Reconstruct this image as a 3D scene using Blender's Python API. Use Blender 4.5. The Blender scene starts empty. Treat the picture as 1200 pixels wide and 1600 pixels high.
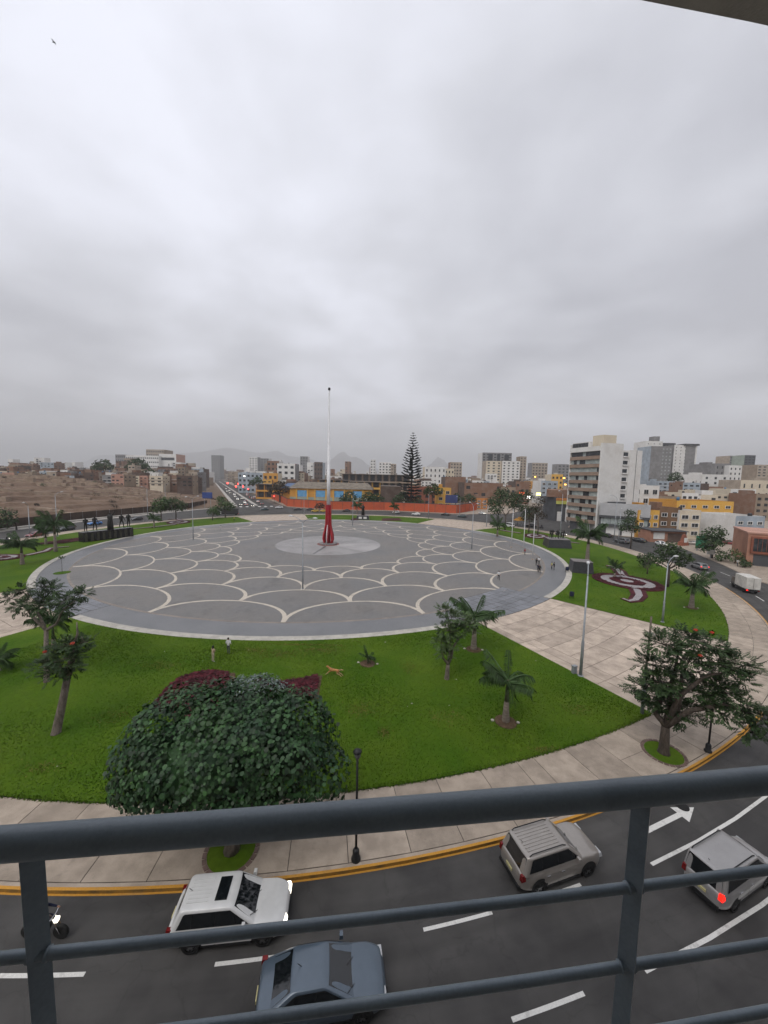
import bpy, math, random
import numpy as np
from mathutils import Vector, Matrix, noise

random.seed(7)
rng = np.random.default_rng(7)
rad = math.radians
scene = bpy.context.scene
col = scene.collection

# ------------------------------------------------------------------ camera
cam_d = bpy.data.cameras.new('camera')
cam = bpy.data.objects.new('camera', cam_d); col.objects.link(cam)
cam_d.sensor_fit = 'HORIZONTAL'; cam_d.sensor_width = 36.0; cam_d.lens = 36.0 * 570.0 / 1200.0
cam_d.clip_start = 0.02; cam_d.clip_end = 60000.0
cam.matrix_world = (Matrix.Translation((0, 0, 19.0)) @ Matrix.Rotation(rad(90.0) - math.atan(53.0 / 570.0), 4, 'X')
                    @ Matrix.Rotation(rad(1.2), 4, 'Z'))
scene.camera = cam

# ------------------------------------------------------------------ sky
SUN_EL, SUN_AZ = rad(52.0), rad(215.0)
world = bpy.data.worlds.new('World'); scene.world = world; world.use_nodes = True
wn, wl = world.node_tree.nodes, world.node_tree.links
wn.clear()
w_out = wn.new('ShaderNodeOutputWorld'); w_bg = wn.new('ShaderNodeBackground')
w_sky = wn.new('ShaderNodeTexSky'); w_sky.sky_type = 'NISHITA'; w_sky.sun_disc = False
w_sky.sun_elevation = SUN_EL; w_sky.sun_rotation = SUN_AZ; w_sky.dust_density = 3.0
w_tc = wn.new('ShaderNodeTexCoord'); w_sep = wn.new('ShaderNodeSeparateXYZ')
wl.new(w_tc.outputs['Generated'], w_sep.inputs[0])
def wmath(op, a, b=None, clamp=False):
    n = wn.new('ShaderNodeMath'); n.operation = op; n.use_clamp = clamp
    for i, x in enumerate((a, b)):
        if x is None: continue
        if isinstance(x, (int, float)): n.inputs[i].default_value = x
        else: wl.new(x, n.inputs[i])
    return n.outputs[0]
zz = wmath('MAXIMUM', w_sep.outputs[2], 0.0)
den = wmath('ADD', zz, 0.16)
cx = wmath('DIVIDE', w_sep.outputs[0], den); cy = wmath('DIVIDE', w_sep.outputs[1], den)
w_cmb = wn.new('ShaderNodeCombineXYZ'); wl.new(cx, w_cmb.inputs[0]); wl.new(cy, w_cmb.inputs[1])
def wnoise(scale, detail, rough, off, dist=0.0):
    mp = wn.new('ShaderNodeMapping'); mp.inputs['Location'].default_value = off
    wl.new(w_cmb.outputs[0], mp.inputs[0])
    n = wn.new('ShaderNodeTexNoise'); n.inputs['Scale'].default_value = scale; n.inputs['Detail'].default_value = detail
    n.inputs['Roughness'].default_value = rough; n.inputs['Distortion'].default_value = dist
    wl.new(mp.outputs[0], n.inputs['Vector']); return n.outputs[0]
n1 = wnoise(0.55, 5.0, 0.5, (3.1, 5.2, 0.0), 0.2)
n2 = wnoise(1.6, 5.0, 0.5, (1.3, 8.2, 2.0), 0.3)
nn = wmath('ADD', wmath('MULTIPLY', n1, 0.66), wmath('MULTIPLY', n2, 0.34))
w_rmp = wn.new('ShaderNodeValToRGB'); wl.new(nn, w_rmp.inputs[0])
e = w_rmp.color_ramp.elements
e[0].position = 0.38; e[0].color = (0.405, 0.412, 0.455, 1)
e[1].position = 0.60; e[1].color = (0.755, 0.77, 0.85, 1)
e.new(0.49).color = (0.565, 0.575, 0.625, 1)
# thin bright stratus high up, thicker and greyer toward the horizon, all round
hz = wmath('POWER', wmath('SUBTRACT', 1.0, zz), 5.0)
w_mix = wn.new('ShaderNodeMixRGB'); w_mix.inputs[2].default_value = (0.51, 0.485, 0.485, 1)
wl.new(wmath('MULTIPLY', hz, 0.62), w_mix.inputs[0]); wl.new(w_rmp.outputs[0], w_mix.inputs[1])
w_sc = wn.new('ShaderNodeMixRGB'); w_sc.blend_type = 'MULTIPLY'; w_sc.inputs[0].default_value = 1.0
w_sc.inputs[2].default_value = (10.0, 10.0, 10.0, 1); wl.new(w_mix.outputs[0], w_sc.inputs[1])
w_fin = wn.new('ShaderNodeMixRGB'); w_fin.inputs[0].default_value = 0.95   # cloud cover
wl.new(w_sky.outputs[0], w_fin.inputs[1]); wl.new(w_sc.outputs[0], w_fin.inputs[2])
wl.new(w_fin.outputs[0], w_bg.inputs[0]); w_bg.inputs[1].default_value = 0.1
wl.new(w_bg.outputs[0], w_out.inputs[0])

sun_d = bpy.data.lights.new('sun', 'SUN'); sun_d.energy = 1.4; sun_d.angle = rad(45.0); sun_d.color = (1.0, 0.96, 0.9)
sun = bpy.data.objects.new('sun', sun_d); col.objects.link(sun)
sd = Vector((math.sin(SUN_AZ) * math.cos(SUN_EL), math.cos(SUN_AZ) * math.cos(SUN_EL), math.sin(SUN_EL)))
sun.rotation_euler = sd.to_track_quat('Z', 'Y').to_euler()

vs = scene.view_settings
vs.view_transform = 'Standard'; vs.look = 'None'; vs.exposure = 0.52; vs.gamma = 1.0; vs.use_curve_mapping = False
scene.cycles.use_denoising = True
scene.cycles.max_bounces = 6; scene.cycles.diffuse_bounces = 3; scene.cycles.glossy_bounces = 3
scene.cycles.volume_bounces = 0
scene.cycles.use_adaptive_sampling = True; scene.cycles.adaptive_threshold = 0.02; scene.cycles.adaptive_min_samples = 16; scene.cycles.transparent_max_bounces = 12

# ------------------------------------------------------------------ helpers
class MB:
    """collects faces; build() links them as one mesh object"""
    def __init__(s): s.v = []; s.f = []; s.m = []; s.cur = 0
    def add(s, vs_, fs):
        n = len(s.v); s.v.extend(vs_)
        for f in fs: s.f.append(tuple(i + n for i in f)); s.m.append(s.cur)
        return s
    def box(s, x0, y0, z0, x1, y1, z1):
        return s.add([(x0,y0,z0),(x1,y0,z0),(x1,y1,z0),(x0,y1,z0),(x0,y0,z1),(x1,y0,z1),(x1,y1,z1),(x0,y1,z1)],
              [(0,3,2,1),(4,5,6,7),(0,1,5,4),(1,2,6,5),(2,3,7,6),(3,0,4,7)])
    def obox(s, c, sz, rz=0.0):
        a, b = math.cos(rz), math.sin(rz); out = []
        for dz in (0, 1):
            for dx, dy in ((-.5,-.5),(.5,-.5),(.5,.5),(-.5,.5)):
                x, y = dx * sz[0], dy * sz[1]
                out.append((c[0] + a*x - b*y, c[1] + b*x + a*y, c[2] + (dz - .5) * sz[2]))
        return s.add(out, [(0,3,2,1),(4,5,6,7),(0,1,5,4),(1,2,6,5),(2,3,7,6),(3,0,4,7)])
    def quad(s, a, b, c, d): return s.add([tuple(a), tuple(b), tuple(c), tuple(d)], [(0,1,2,3)])
    def prism(s, poly, z0, z1):
        n = len(poly)
        v = [(p[0], p[1], z0) for p in poly] + [(p[0], p[1], z1) for p in poly]
        return s.add(v, [tuple(range(n - 1, -1, -1)), tuple(range(n, 2 * n))] + [(i, (i + 1) % n, n + (i + 1) % n, n + i) for i in range(n)])
    def frustum(s, c, w0, d0, w1, d1, z0, z1, rz=0.0):
        a, b = math.cos(rz), math.sin(rz); out = []
        for w, d, z in ((w0, d0, z0), (w1, d1, z1)):
            for dx, dy in ((-.5,-.5),(.5,-.5),(.5,.5),(-.5,.5)):
                x, y = dx*w, dy*d; out.append((c[0] + a*x - b*y, c[1] + b*x + a*y, z))
        return s.add(out, [(0,3,2,1),(4,5,6,7),(0,1,5,4),(1,2,6,5),(2,3,7,6),(3,0,4,7)])
    def tube(s, pts, r, n=8, caps=True):
        pts = [Vector(p) for p in pts]; k = len(pts)
        rs = r if isinstance(r, (list, tuple)) else [r] * k
        out = []; up = None
        for i, p in enumerate(pts):
            t = (pts[min(i + 1, k - 1)] - pts[max(i - 1, 0)]).normalized()
            if up is None:
                up = Vector((0, 0, 1)) if abs(t.z) < .9 else Vector((1, 0, 0))
            a = t.cross(up).normalized(); b = a.cross(t).normalized(); up = b
            for j in range(n):
                th = 2 * math.pi * j / n
                out.append(tuple(p + (a * math.cos(th) + b * math.sin(th)) * rs[i]))
        fs = [(i*n + j, i*n + (j+1) % n, (i+1)*n + (j+1) % n, (i+1)*n + j) for i in range(k - 1) for j in range(n)]
        if caps: fs += [tuple(range(n - 1, -1, -1)), tuple(range((k-1)*n, k*n))]
        return s.add(out, fs)
    def lathe(s, prof, n=16, c=(0, 0, 0), caps=True):
        out = []; k = len(prof)
        for r, z in prof:
            for j in range(n):
                th = 2 * math.pi * j / n; out.append((c[0] + r*math.cos(th), c[1] + r*math.sin(th), c[2] + z))
        fs = [(i*n + j, i*n + (j+1) % n, (i+1)*n + (j+1) % n, (i+1)*n + j) for i in range(k - 1) for j in range(n)]
        if caps: fs += [tuple(range(n - 1, -1, -1)), tuple(range((k-1)*n, k*n))]
        return s.add(out, fs)
    def mesh(s, name, mats, smooth=False):
        me = bpy.data.meshes.new(name); me.from_pydata(s.v, [], s.f)
        for m in (mats if isinstance(mats, (list, tuple)) else [mats]): me.materials.append(m)
        if any(s.m): me.polygons.foreach_set('material_index', s.m)
        if smooth: me.polygons.foreach_set('use_smooth', [True] * len(me.polygons))
        me.update(); return me
    def build(s, name, mats, parent=None, smooth=False, auto=None):
        me = s.mesh(name, mats, smooth)
        if auto: me.set_sharp_from_angle(angle=rad(auto))
        return link(name, me, parent)
def link(name, me, parent=None):
    o = bpy.data.objects.new(name, me); col.objects.link(o)
    if parent is not None: o.parent = parent
    return o
def tag(o, label=None, cat=None, group=None, kind=None):
    if label: o['label'] = label
    if cat: o['category'] = cat
    if group: o['group'] = group
    if kind: o['kind'] = kind
    return o
def empty(name, loc=(0, 0, 0), rz=0.0, label=None, cat=None, group=None, sc=1.0):
    o = bpy.data.objects.new(name, None); col.objects.link(o)
    o.location = loc; o.rotation_euler = (0, 0, rz); o.scale = (sc, sc, sc); o.empty_display_size = 0.2
    return tag(o, label, cat, group)
def copy_tree(o, parent=None):
    c = o.copy(); col.objects.link(c); c.parent = parent
    for ch in KIDS(o): copy_tree(ch, c)
    return c
def KIDS(o): return [x for x in o.children]
def raw_mesh(name, verts, loops, starts, mats, smooth=False):
    me = bpy.data.meshes.new(name)
    me.vertices.add(len(verts)); me.vertices.foreach_set('co', np.asarray(verts, np.float32).ravel())
    me.loops.add(len(loops)); me.loops.foreach_set('vertex_index', np.asarray(loops, np.int32).ravel())
    me.polygons.add(len(starts)); me.polygons.foreach_set('loop_start', np.asarray(starts, np.int32))
    for m in (mats if isinstance(mats, (list, tuple)) else [mats]): me.materials.append(m)
    me.update(calc_edges=True); me.validate()
    if smooth: me.polygons.foreach_set('use_smooth', [True] * len(me.polygons))
    return me

# ------------------------------------------------------------------ materials
MATS = {}
def pm(name, base, rough=0.8, var=0.18, scale=2.0, col2=None, cover=0.5, fine=30.0, finev=0.12, bump=0.0, bscale=40.0,
       metallic=0.0, spec=0.4, island=0.0, emit=0.0, objvar=0.0, coat=0.0, sharp=0.12, aniso=None):
    if name in MATS: return MATS[name]
    m = bpy.data.materials.new(name); m.use_nodes = True; MATS[name] = m
    nt = m.node_tree; N, L = nt.nodes, nt.links
    b = N['Principled BSDF']; b.inputs['Roughness'].default_value = rough; b.inputs['Metallic'].default_value = metallic
    b.inputs['Specular IOR Level'].default_value = spec
    if coat: b.inputs['Coat Weight'].default_value = coat; b.inputs['Coat Roughness'].default_value = 0.06
    geo = N.new('ShaderNodeNewGeometry')
    src = geo.outputs['Position']
    if aniso:
        mp = N.new('ShaderNodeMapping'); mp.inputs['Scale'].default_value = aniso; L.new(src, mp.inputs[0]); src = mp.outputs[0]
    def nz(sc, det=3.5):
        n = N.new('ShaderNodeTexNoise'); n.inputs['Scale'].default_value = sc; n.inputs['Detail'].default_value = det
        n.inputs['Roughness'].default_value = 0.6; L.new(src, n.inputs['Vector']); return n.outputs[0]
    c = None
    def rgb(x): return (x[0], x[1], x[2], 1.0)
    big = nz(scale)
    mx = N.new('ShaderNodeMixRGB'); mx.inputs[1].default_value = rgb(base)
    mx.inputs[2].default_value = rgb(col2 if col2 else [x * (1 - 2*var) for x in base])
    mr = N.new('ShaderNodeMapRange'); mr.inputs[1].default_value = cover - sharp; mr.inputs[2].default_value = cover + sharp
    if not col2: mr.inputs[4].default_value = 1.0
    L.new(big, mr.inputs[0]); L.new(mr.outputs[0], mx.inputs[0]); c = mx.outputs[0]
    def vary(fac, lo, hi, c):
        r = N.new('ShaderNodeMapRange'); r.inputs[3].default_value = lo; r.inputs[4].default_value = hi; L.new(fac, r.inputs[0])
        v = N.new('ShaderNodeHueSaturation'); L.new(r.outputs[0], v.inputs['Value']); L.new(c, v.inputs['Color']); return v.outputs[0]
    if finev:
        c = vary(nz(fine, 3.0), 1 - 2*finev, 1 + 2*finev, c)
    if island: c = vary(geo.outputs['Random Per Island'], 1 - island, 1 + island, c)
    if objvar:
        oi = N.new('ShaderNodeObjectInfo'); c = vary(oi.outputs['Random'], 1 - objvar, 1 + objvar, c)
    L.new(c, b.inputs['Base Color'])
    if emit:
        L.new(c, b.inputs['Emission Color']); b.inputs['Emission Strength'].default_value = emit; m.cycles.emission_sampling = 'NONE'
    if bump:
        bp = N.new('ShaderNodeBump'); bp.inputs['Strength'].default_value = bump; bp.inputs['Distance'].default_value = 0.03
        L.new(nz(bscale, 4.0), bp.inputs['Height']); L.new(bp.outputs[0], b.inputs['Normal'])
    return m

asphalt = pm('asphalt', (.070,.067,.064), .85, .16, .35, col2=(.048,.046,.045), fine=60, finev=.16, bump=.25, bscale=90, spec=.25)
asphalt_far = pm('asphalt_worn', (.075,.07,.066), .9, .2, .2, fine=12, finev=.12, spec=.2)
ground_m = pm('dusty_ground', (.13,.11,.095), .95, .2, .05, fine=.8, finev=.15, spec=.1)
concrete = pm('concrete_slab', (.36,.30,.242), .85, .13, .9, fine=22, finev=.10, bump=.15, bscale=60, objvar=.14, spec=.2)
concrete_pink = pm('concrete_rosy', (.46,.38,.31), .8, .14, .7, fine=18, finev=.10, bump=.15, bscale=50, objvar=.15, spec=.25)
concrete_pale = pm('concrete_pale', (.42,.395,.36), .85, .15, .5, fine=9, finev=.10, spec=.2)
joint_m = pm('slab_joint', (.10,.085,.075), .95, .2, 2.0, spec=.1)
plaza_m = pm('plaza_paving', (.130,.129,.128), .55, .14, .09, col2=(.160,.146,.132), cover=.5, fine=1.3, finev=.10, spec=.35, sharp=.2)
plaza_ring_m = pm('plaza_ring_paving', (.112,.116,.122), .42, .12, .25, col2=(.16,.16,.164), fine=5, finev=.09, spec=.4, sharp=.25)
plaza_tile_m = pm('plaza_blue_tile', (.155,.162,.178), .38, .15, .5, fine=9, finev=.07, objvar=.2, spec=.45)
cream_m = pm('cream_stone', (.47,.42,.35), .7, .12, .5, col2=(.35,.31,.265), cover=.58, fine=5, finev=.1, spec=.3)
brown_line = pm('brown_stone_line', (.24,.205,.175), .7, .15, .6, fine=8, finev=.1)
kerb_m = pm('kerb_stone', (.43,.405,.36), .8, .12, .8, fine=14, finev=.1)
disc_m = pm('disc_paving', (.265,.255,.25), .55, .1, .2, fine=5, finev=.04)
disc2_m = pm('disc_paving_light', (.32,.305,.30), .55, .1, .2, fine=5, finev=.04)
lawn_m = pm('lawn', (.040,.088,.004), .9, .25, .16, col2=(.072,.118,.008), cover=.52, fine=3.5, finev=.2, bump=.6, bscale=18, spec=.1, sharp=.16)
grass_m = pm('grass_blades', (.040,.098,.004), .8, .25, .17, col2=(.088,.135,.011), cover=.54, fine=2.0, finev=.15, island=.35, spec=.15, sharp=.14)
dirt_m = pm('bare_soil', (.115,.075,.05), .95, .25, 2.0, fine=14, finev=.2, bump=.5, bscale=25, spec=.1)
yellow_m = pm('yellow_paint', (.46,.225,.03), .7, .2, 1.1, col2=(.36,.2,.06), cover=.62, fine=16, finev=.18, spec=.3)
yellow_face = pm('yellow_paint_dark', (.27,.145,.03), .8, .25, 1.5, col2=(.14,.09,.035), cover=.55, fine=16, finev=.2, spec=.2)  # worn paint, a darker yellow on the kerb's upright face
white_paint = pm('road_paint', (.62,.61,.58), .7, .2, 2.5, col2=(.33,.32,.30), cover=.66, fine=25, finev=.15, spec=.3)
maroon_m = pm('maroon_plants', (.075,.012,.018), .8, .3, 1.5, fine=9, finev=.3, island=.4, spec=.2)
gravel_m = pm('white_gravel', (.30,.28,.285), .9, .15, 2.5, fine=30, finev=.2, bump=.4, bscale=60)
rail_m = pm('railing_paint', (.18,.222,.255), .40, .12, 9.0, col2=(.14,.175,.205), cover=.58, fine=160, finev=.10, bump=.05, bscale=160, spec=.5)
pole_m = pm('galvanised_steel', (.30,.32,.34), .5, .1, 2.0, metallic=.35)
pole_white = pm('white_painted_steel', (.60,.60,.61), .4, .06, 1.0)
pole_black = pm('black_cast_iron', (.012,.012,.013), .5, .1, 4.0)
flag_red = pm('red_painted_steel', (.40,.010,.018), .35, .15, 1.0, spec=.5)
flag_dark = pm('dark_red_steel', (.27,.012,.022), .4, .15, 1.0)
stone_black = pm('black_granite', (.012,.012,.012), .22, .2, 3.0, spec=.5)
stone_dark = pm('dark_granite', (.035,.036,.042), .35, .2, 3.0, spec=.5)
bronze_m = pm('dark_bronze', (.018,.016,.013), .5, .3, 6.0, spec=.5, metallic=.3)
plaque_m = pm('bronze_relief', (.05,.046,.03), .6, .3, 6.0, bump=.6, bscale=9)
bark_m = pm('grey_bark', (.17,.14,.115), .95, .25, 6.0, fine=35, finev=.2, bump=.6, bscale=30, aniso=(1,1,.3))
bark_dark = pm('dark_bark', (.075,.058,.045), .95, .25, 6.0, fine=35, finev=.2, bump=.6, bscale=30, aniso=(1,1,.3))
palm_trunk = pm('palm_trunk', (.23,.19,.155), .9, .2, 5.0, bump=.5, bscale=20, aniso=(.4,.4,2.5))
palm_shaft = pm('palm_crownshaft', (.07,.062,.03), .7, .2, 4.0)
frond_m = pm('palm_leaf', (.044,.085,.026), .6, .25, 2.0, island=.45, spec=.22)
leaf_round = pm('round_leaf', (.012,.036,.013), .5, .25, .7, col2=(.029,.070,.021), fine=6, finev=.15, island=.65, spec=.3)
leaf_tulip = pm('pinnate_leaf', (.020,.040,.014), .6, .25, 1.0, col2=(.038,.064,.022), fine=6, finev=.2, island=.5, spec=.2)
leaf_mid = pm('tree_leaf', (.036,.066,.02), .6, .3, 1.0, col2=(.062,.098,.03), fine=5, finev=.2, island=.5, spec=.3)
leaf_far = pm('far_tree_leaf', (.028,.05,.02), .7, .3, .4, col2=(.046,.07,.028), island=.45, spec=.2)
leaf_light = pm('yellow_green_leaf', (.07,.095,.018), .7, .3, .4, island=.45, spec=.2)
leaf_dry = pm('dry_shrub', (.075,.06,.045), .9, .3, .8, island=.4, spec=.1)
leaf_conifer = pm('conifer_needle', (.018,.028,.020), .7, .3, .4, island=.35, spec=.2)
flower_red = pm('orange_red_flower', (.36,.03,.008), .6, .2, 4.0, island=.3)
tyre_m = pm('tyre_rubber', (.012,.012,.012), .85, .15, 8.0)
rim_m = pm('alloy_rim', (.35,.35,.36), .3, .1, 5.0, metallic=.8)
glass_m = pm('tinted_glass', (.008,.010,.012), .06, .1, 3.0, spec=.8, finev=0)
trim_m = pm('black_plastic', (.015,.015,.016), .6, .15, 8.0)
chrome_m = pm('chrome', (.55,.55,.56), .15, .05, 5.0, metallic=1.0)
tail_off = pm('tail_lens', (.16,.008,.008), .25, .1, 4.0)
tail_on = pm('tail_lamp_lit', (1.0,.015,.008), .3, .0, 4.0, emit=1.3, finev=0)
head_off = pm('headlight_lens', (.45,.46,.47), .15, .1, 4.0, spec=.7)
head_on = pm('headlight_lit', (1.0,.93,.78), .3, .0, 4.0, emit=2.5, finev=0)
amber_on = pm('amber_lamp_lit', (1.0,.45,.06), .3, .0, 4.0, emit=5.0, finev=0)
red_sig = pm('red_signal_lit', (1.0,.04,.03), .3, .0, 4.0, emit=7.0, finev=0)
white_sig = pm('shop_light_lit', (1.0,.97,.9), .3, .0, 4.0, emit=5.0, finev=0)
plate_m = pm('number_plate', (.55,.5,.25), .5, .1, 9.0)
def paint(name, c, rough=.32, metallic=0.0):
    return pm('paint_' + name, c, rough, .05, .9, fine=4, finev=.04, metallic=metallic, spec=.5, coat=.6)
C0 = (-15.3, 101.5)
def ring_wear(m):
    """tyre-polished tracks, long streaks and fine cracks that follow the ring road"""
    nt = m.node_tree; N, L = nt.nodes, nt.links; b = N['Principled BSDF']; src = b.inputs['Base Color'].links[0].from_socket
    geo = N.new('ShaderNodeNewGeometry'); sub_ = N.new('ShaderNodeVectorMath'); sub_.operation = 'SUBTRACT'; sub_.inputs[1].default_value = (C0[0], C0[1], -.15); L.new(geo.outputs['Position'], sub_.inputs[0])
    ln = N.new('ShaderNodeVectorMath'); ln.operation = 'LENGTH'; L.new(sub_.outputs[0], ln.inputs[0]); sp = N.new('ShaderNodeSeparateXYZ'); L.new(sub_.outputs[0], sp.inputs[0])
    def mt(op, a, b_=None):
        n = N.new('ShaderNodeMath'); n.operation = op
        for i, x in enumerate((a, b_)):
            if x is None: continue
            if isinstance(x, (int, float)): n.inputs[i].default_value = x
            else: L.new(x, n.inputs[i])
        return n.outputs[0]
    ang_ = mt('ARCTAN2', sp.outputs[1], sp.outputs[0]); r_ = ln.outputs['Value']
    track = mt('SINE', mt('MULTIPLY', mt('SUBTRACT', r_, 87.2), 2 * math.pi / 1.475))
    cmb = N.new('ShaderNodeCombineXYZ'); L.new(mt('MULTIPLY', r_, 2.2), cmb.inputs[0]); L.new(mt('MULTIPLY', ang_, 14.0), cmb.inputs[1])
    nz_ = N.new('ShaderNodeTexNoise'); nz_.inputs['Scale'].default_value = 1.0; nz_.inputs['Detail'].default_value = 6.0; L.new(cmb.outputs[0], nz_.inputs['Vector'])
    vo = N.new('ShaderNodeTexVoronoi'); vo.feature = 'DISTANCE_TO_EDGE'; vo.inputs['Scale'].default_value = .33
    wr = N.new('ShaderNodeTexNoise'); wr.inputs['Scale'].default_value = 1.2; wr.inputs['Detail'].default_value = 4; L.new(geo.outputs['Position'], wr.inputs['Vector'])
    ad_ = N.new('ShaderNodeVectorMath'); ad_.operation = 'ADD'; L.new(geo.outputs['Position'], ad_.inputs[0]); L.new(wr.outputs['Color'], ad_.inputs[1]); L.new(ad_.outputs[0], vo.inputs['Vector'])
    crack = N.new('ShaderNodeMapRange'); crack.inputs[1].default_value = .0; crack.inputs[2].default_value = .012; crack.inputs[3].default_value = .86; crack.inputs[4].default_value = 1.0; L.new(vo.outputs['Distance'], crack.inputs[0])
    val = mt('ADD', mt('ADD', .72, mt('MULTIPLY', nz_.outputs[0], .56)), mt('MULTIPLY', track, .06)); val = mt('MULTIPLY', val, crack.outputs[0])
    hs = N.new('ShaderNodeHueSaturation'); L.new(val, hs.inputs['Value']); L.new(src, hs.inputs['Color']); L.new(hs.outputs[0], b.inputs['Base Color'])
ring_wear(asphalt)
def stain(m, sc, amt, thr=.56, aniso=None):
    """blotches of old dirt with an outline of their own"""
    nt = m.node_tree; N, L = nt.nodes, nt.links; b = N['Principled BSDF']; src = b.inputs['Base Color'].links[0].from_socket
    geo = N.new('ShaderNodeNewGeometry'); pos = geo.outputs['Position']
    if aniso: mp = N.new('ShaderNodeMapping'); mp.inputs['Scale'].default_value = aniso; L.new(pos, mp.inputs[0]); pos = mp.outputs[0]
    n = N.new('ShaderNodeTexNoise'); n.inputs['Scale'].default_value = sc; n.inputs['Detail'].default_value = 6; n.inputs['Roughness'].default_value = .7; L.new(pos, n.inputs['Vector'])
    r = N.new('ShaderNodeMapRange'); r.inputs[1].default_value = thr; r.inputs[2].default_value = thr + .12; r.inputs[3].default_value = 1.0; r.inputs[4].default_value = 1 - amt; L.new(n.outputs[0], r.inputs[0])
    h = N.new('ShaderNodeHueSaturation'); L.new(r.outputs[0], h.inputs['Value']); L.new(src, h.inputs['Color']); L.new(h.outputs[0], b.inputs['Base Color'])
stain(plaza_m, .22, .22, .55, (1, .6, 1)); stain(plaza_m, .9, .14, .60); stain(plaza_ring_m, .5, .2, .56); stain(concrete, 1.1, .22, .58); stain(concrete_pink, .8, .22, .57); stain(asphalt, .5, .18, .6); stain(cream_m, .8, .2, .58)
def pol(r, deg, z=None):
    p = (C0[0] + r * math.cos(rad(deg)), C0[1] + r * math.sin(rad(deg)))
    return p if z is None else (p[0], p[1], z)
def arc_slab(mb, r0, r1, a0, a1, z0, z1, step=2.0):
    n = max(1, int(abs(a1 - a0) / step + .5)); vv = []
    for i in range(n + 1):
        a = a0 + (a1 - a0) * i / n
        vv += [pol(r0, a, z0), pol(r1, a, z0), pol(r0, a, z1), pol(r1, a, z1)]
    f = []
    for i in range(n):
        k = 4 * i
        f += [(k+2, k+3, k+7, k+6), (k+3, k+1, k+5, k+7), (k, k+2, k+6, k+4), (k, k+4, k+5, k+1)]
    if abs(a1 - a0) < 359.9:
        k = 4 * n; f += [(0, 1, 3, 2), (k, k+2, k+3, k+1)]
    return mb.add(vv, f)

# ------------------------------------------------------------------ ground, road, pavements
S = 16000.0
tag(MB().box(-S, -S, -1.0, S, S, -0.32).build('ground', ground_m), kind='structure')
AD, AN = Vector((-.434, .901)), Vector((.901, .434))      # the avenue's direction and its right-hand normal
AO = Vector((-80.6, 229.8))                                # a point on its median
def av(s, off): p = AO + AD * s + AN * off; return (p.x, p.y)
SD, SN = Vector((.56, .83)), Vector((.83, -.56))           # the side street beyond the lawns
SO = Vector((70.0, 190.0))
def ss(s, off): p = SO + SD * s + SN * off; return (p.x, p.y)

road = tag(arc_slab(MB(), 86.6, 135.0, 0, 360, -0.30, -0.15, 1.0).build('road', asphalt), kind='structure')
tag(MB().prism([av(-60, -11.3), av(-60, 11.6), av(1500, 11.6), av(1500, -11.3)], -.29, -.146).build('avenue', asphalt_far), kind='structure')
tag(MB().prism([ss(-40, -9), ss(-40, 9), ss(700, 9), ss(700, -9)][::-1], -.29, -.146).build('side_street', asphalt_far), kind='structure')

def strip(pts, w, z0, z1):
    """flat ribbon of width w along pts"""
    mb = MB(); pv = [Vector(p) for p in pts]; L_, R_ = [], []
    for i, p in enumerate(pv):
        t = (pv[min(i+1, len(pv)-1)] - pv[max(i-1, 0)]).normalized(); n = Vector((-t.y, t.x))
        ww = w[i] if isinstance(w, (list, tuple)) else w
        L_.append(p + n * ww/2); R_.append(p - n * ww/2)
    for i in range(len(pv) - 1):
        a, b, c, d = R_[i], R_[i+1], L_[i+1], L_[i]
        k = [(q.x, q.y, z0) for q in (a, b, c, d)] + [(q.x, q.y, z1) for q in (a, b, c, d)]
        mb.add(k, [(4,5,6,7), (0,1,5,4), (2,3,7,6), (0,4,7,3), (1,2,6,5)])
    return mb
# lane paint: dashes on two circles, a solid line, an arrow
def dash(r, a0, a1, w=.14):
    return strip([pol(r, a0 + (a1 - a0) * i / 6) for i in range(7)], w, -.15, -.146).build('lane_dash', white_paint, road)
d3 = 3.2 / 89.4 * 57.3
for a in (264.6, 270.9-.25, 276.0-.2, 281.2, 284.25): dash(89.35, a, a + d3)
for a in (277.0, 283.0-.35): dash(92.45, a, a + d3 * .92)
for a in range(302, 350, 6): dash(92.6, a, a + 2.0); 
for a in range(320, 350, 6): dash(89.6, a, a + 2.0)
dash(89.65, 289.0, 303.0, .16); dash(92.55, 286.3, 300.0, .15)
for a in range(150, 250, 6): dash(91.5, a, a + 2.0)
arr = MB()
a0 = Vector((15.27, 18.65)); a1 = Vector((18.84, 20.05)); t = (a1 - a0).normalized(); n = Vector((-t.y, t.x))
def q(s, o): p = a0 + t * s + n * o; return (p.x, p.y)
Ln = (a1 - a0).length
arr.prism([q(-1.2, -.13), q(Ln - 1.35, -.13), q(Ln - 1.35, -.5), q(Ln, 0), q(Ln - 1.35, .5), q(Ln - 1.35, .13), q(-1.2, .13)], -.15, -.1455)
arr.build('lane_arrow', white_paint, road)
for k in range(6):
    MB().prism([av(-8 + 0*k, -10.5 + 3.6*k), av(-8, -9 + 3.6*k), av(-3, -9 + 3.6*k), av(-3, -10.5 + 3.6*k)][::-1], -.146, -.142).build('crossing_bar', white_paint, road)

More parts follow.
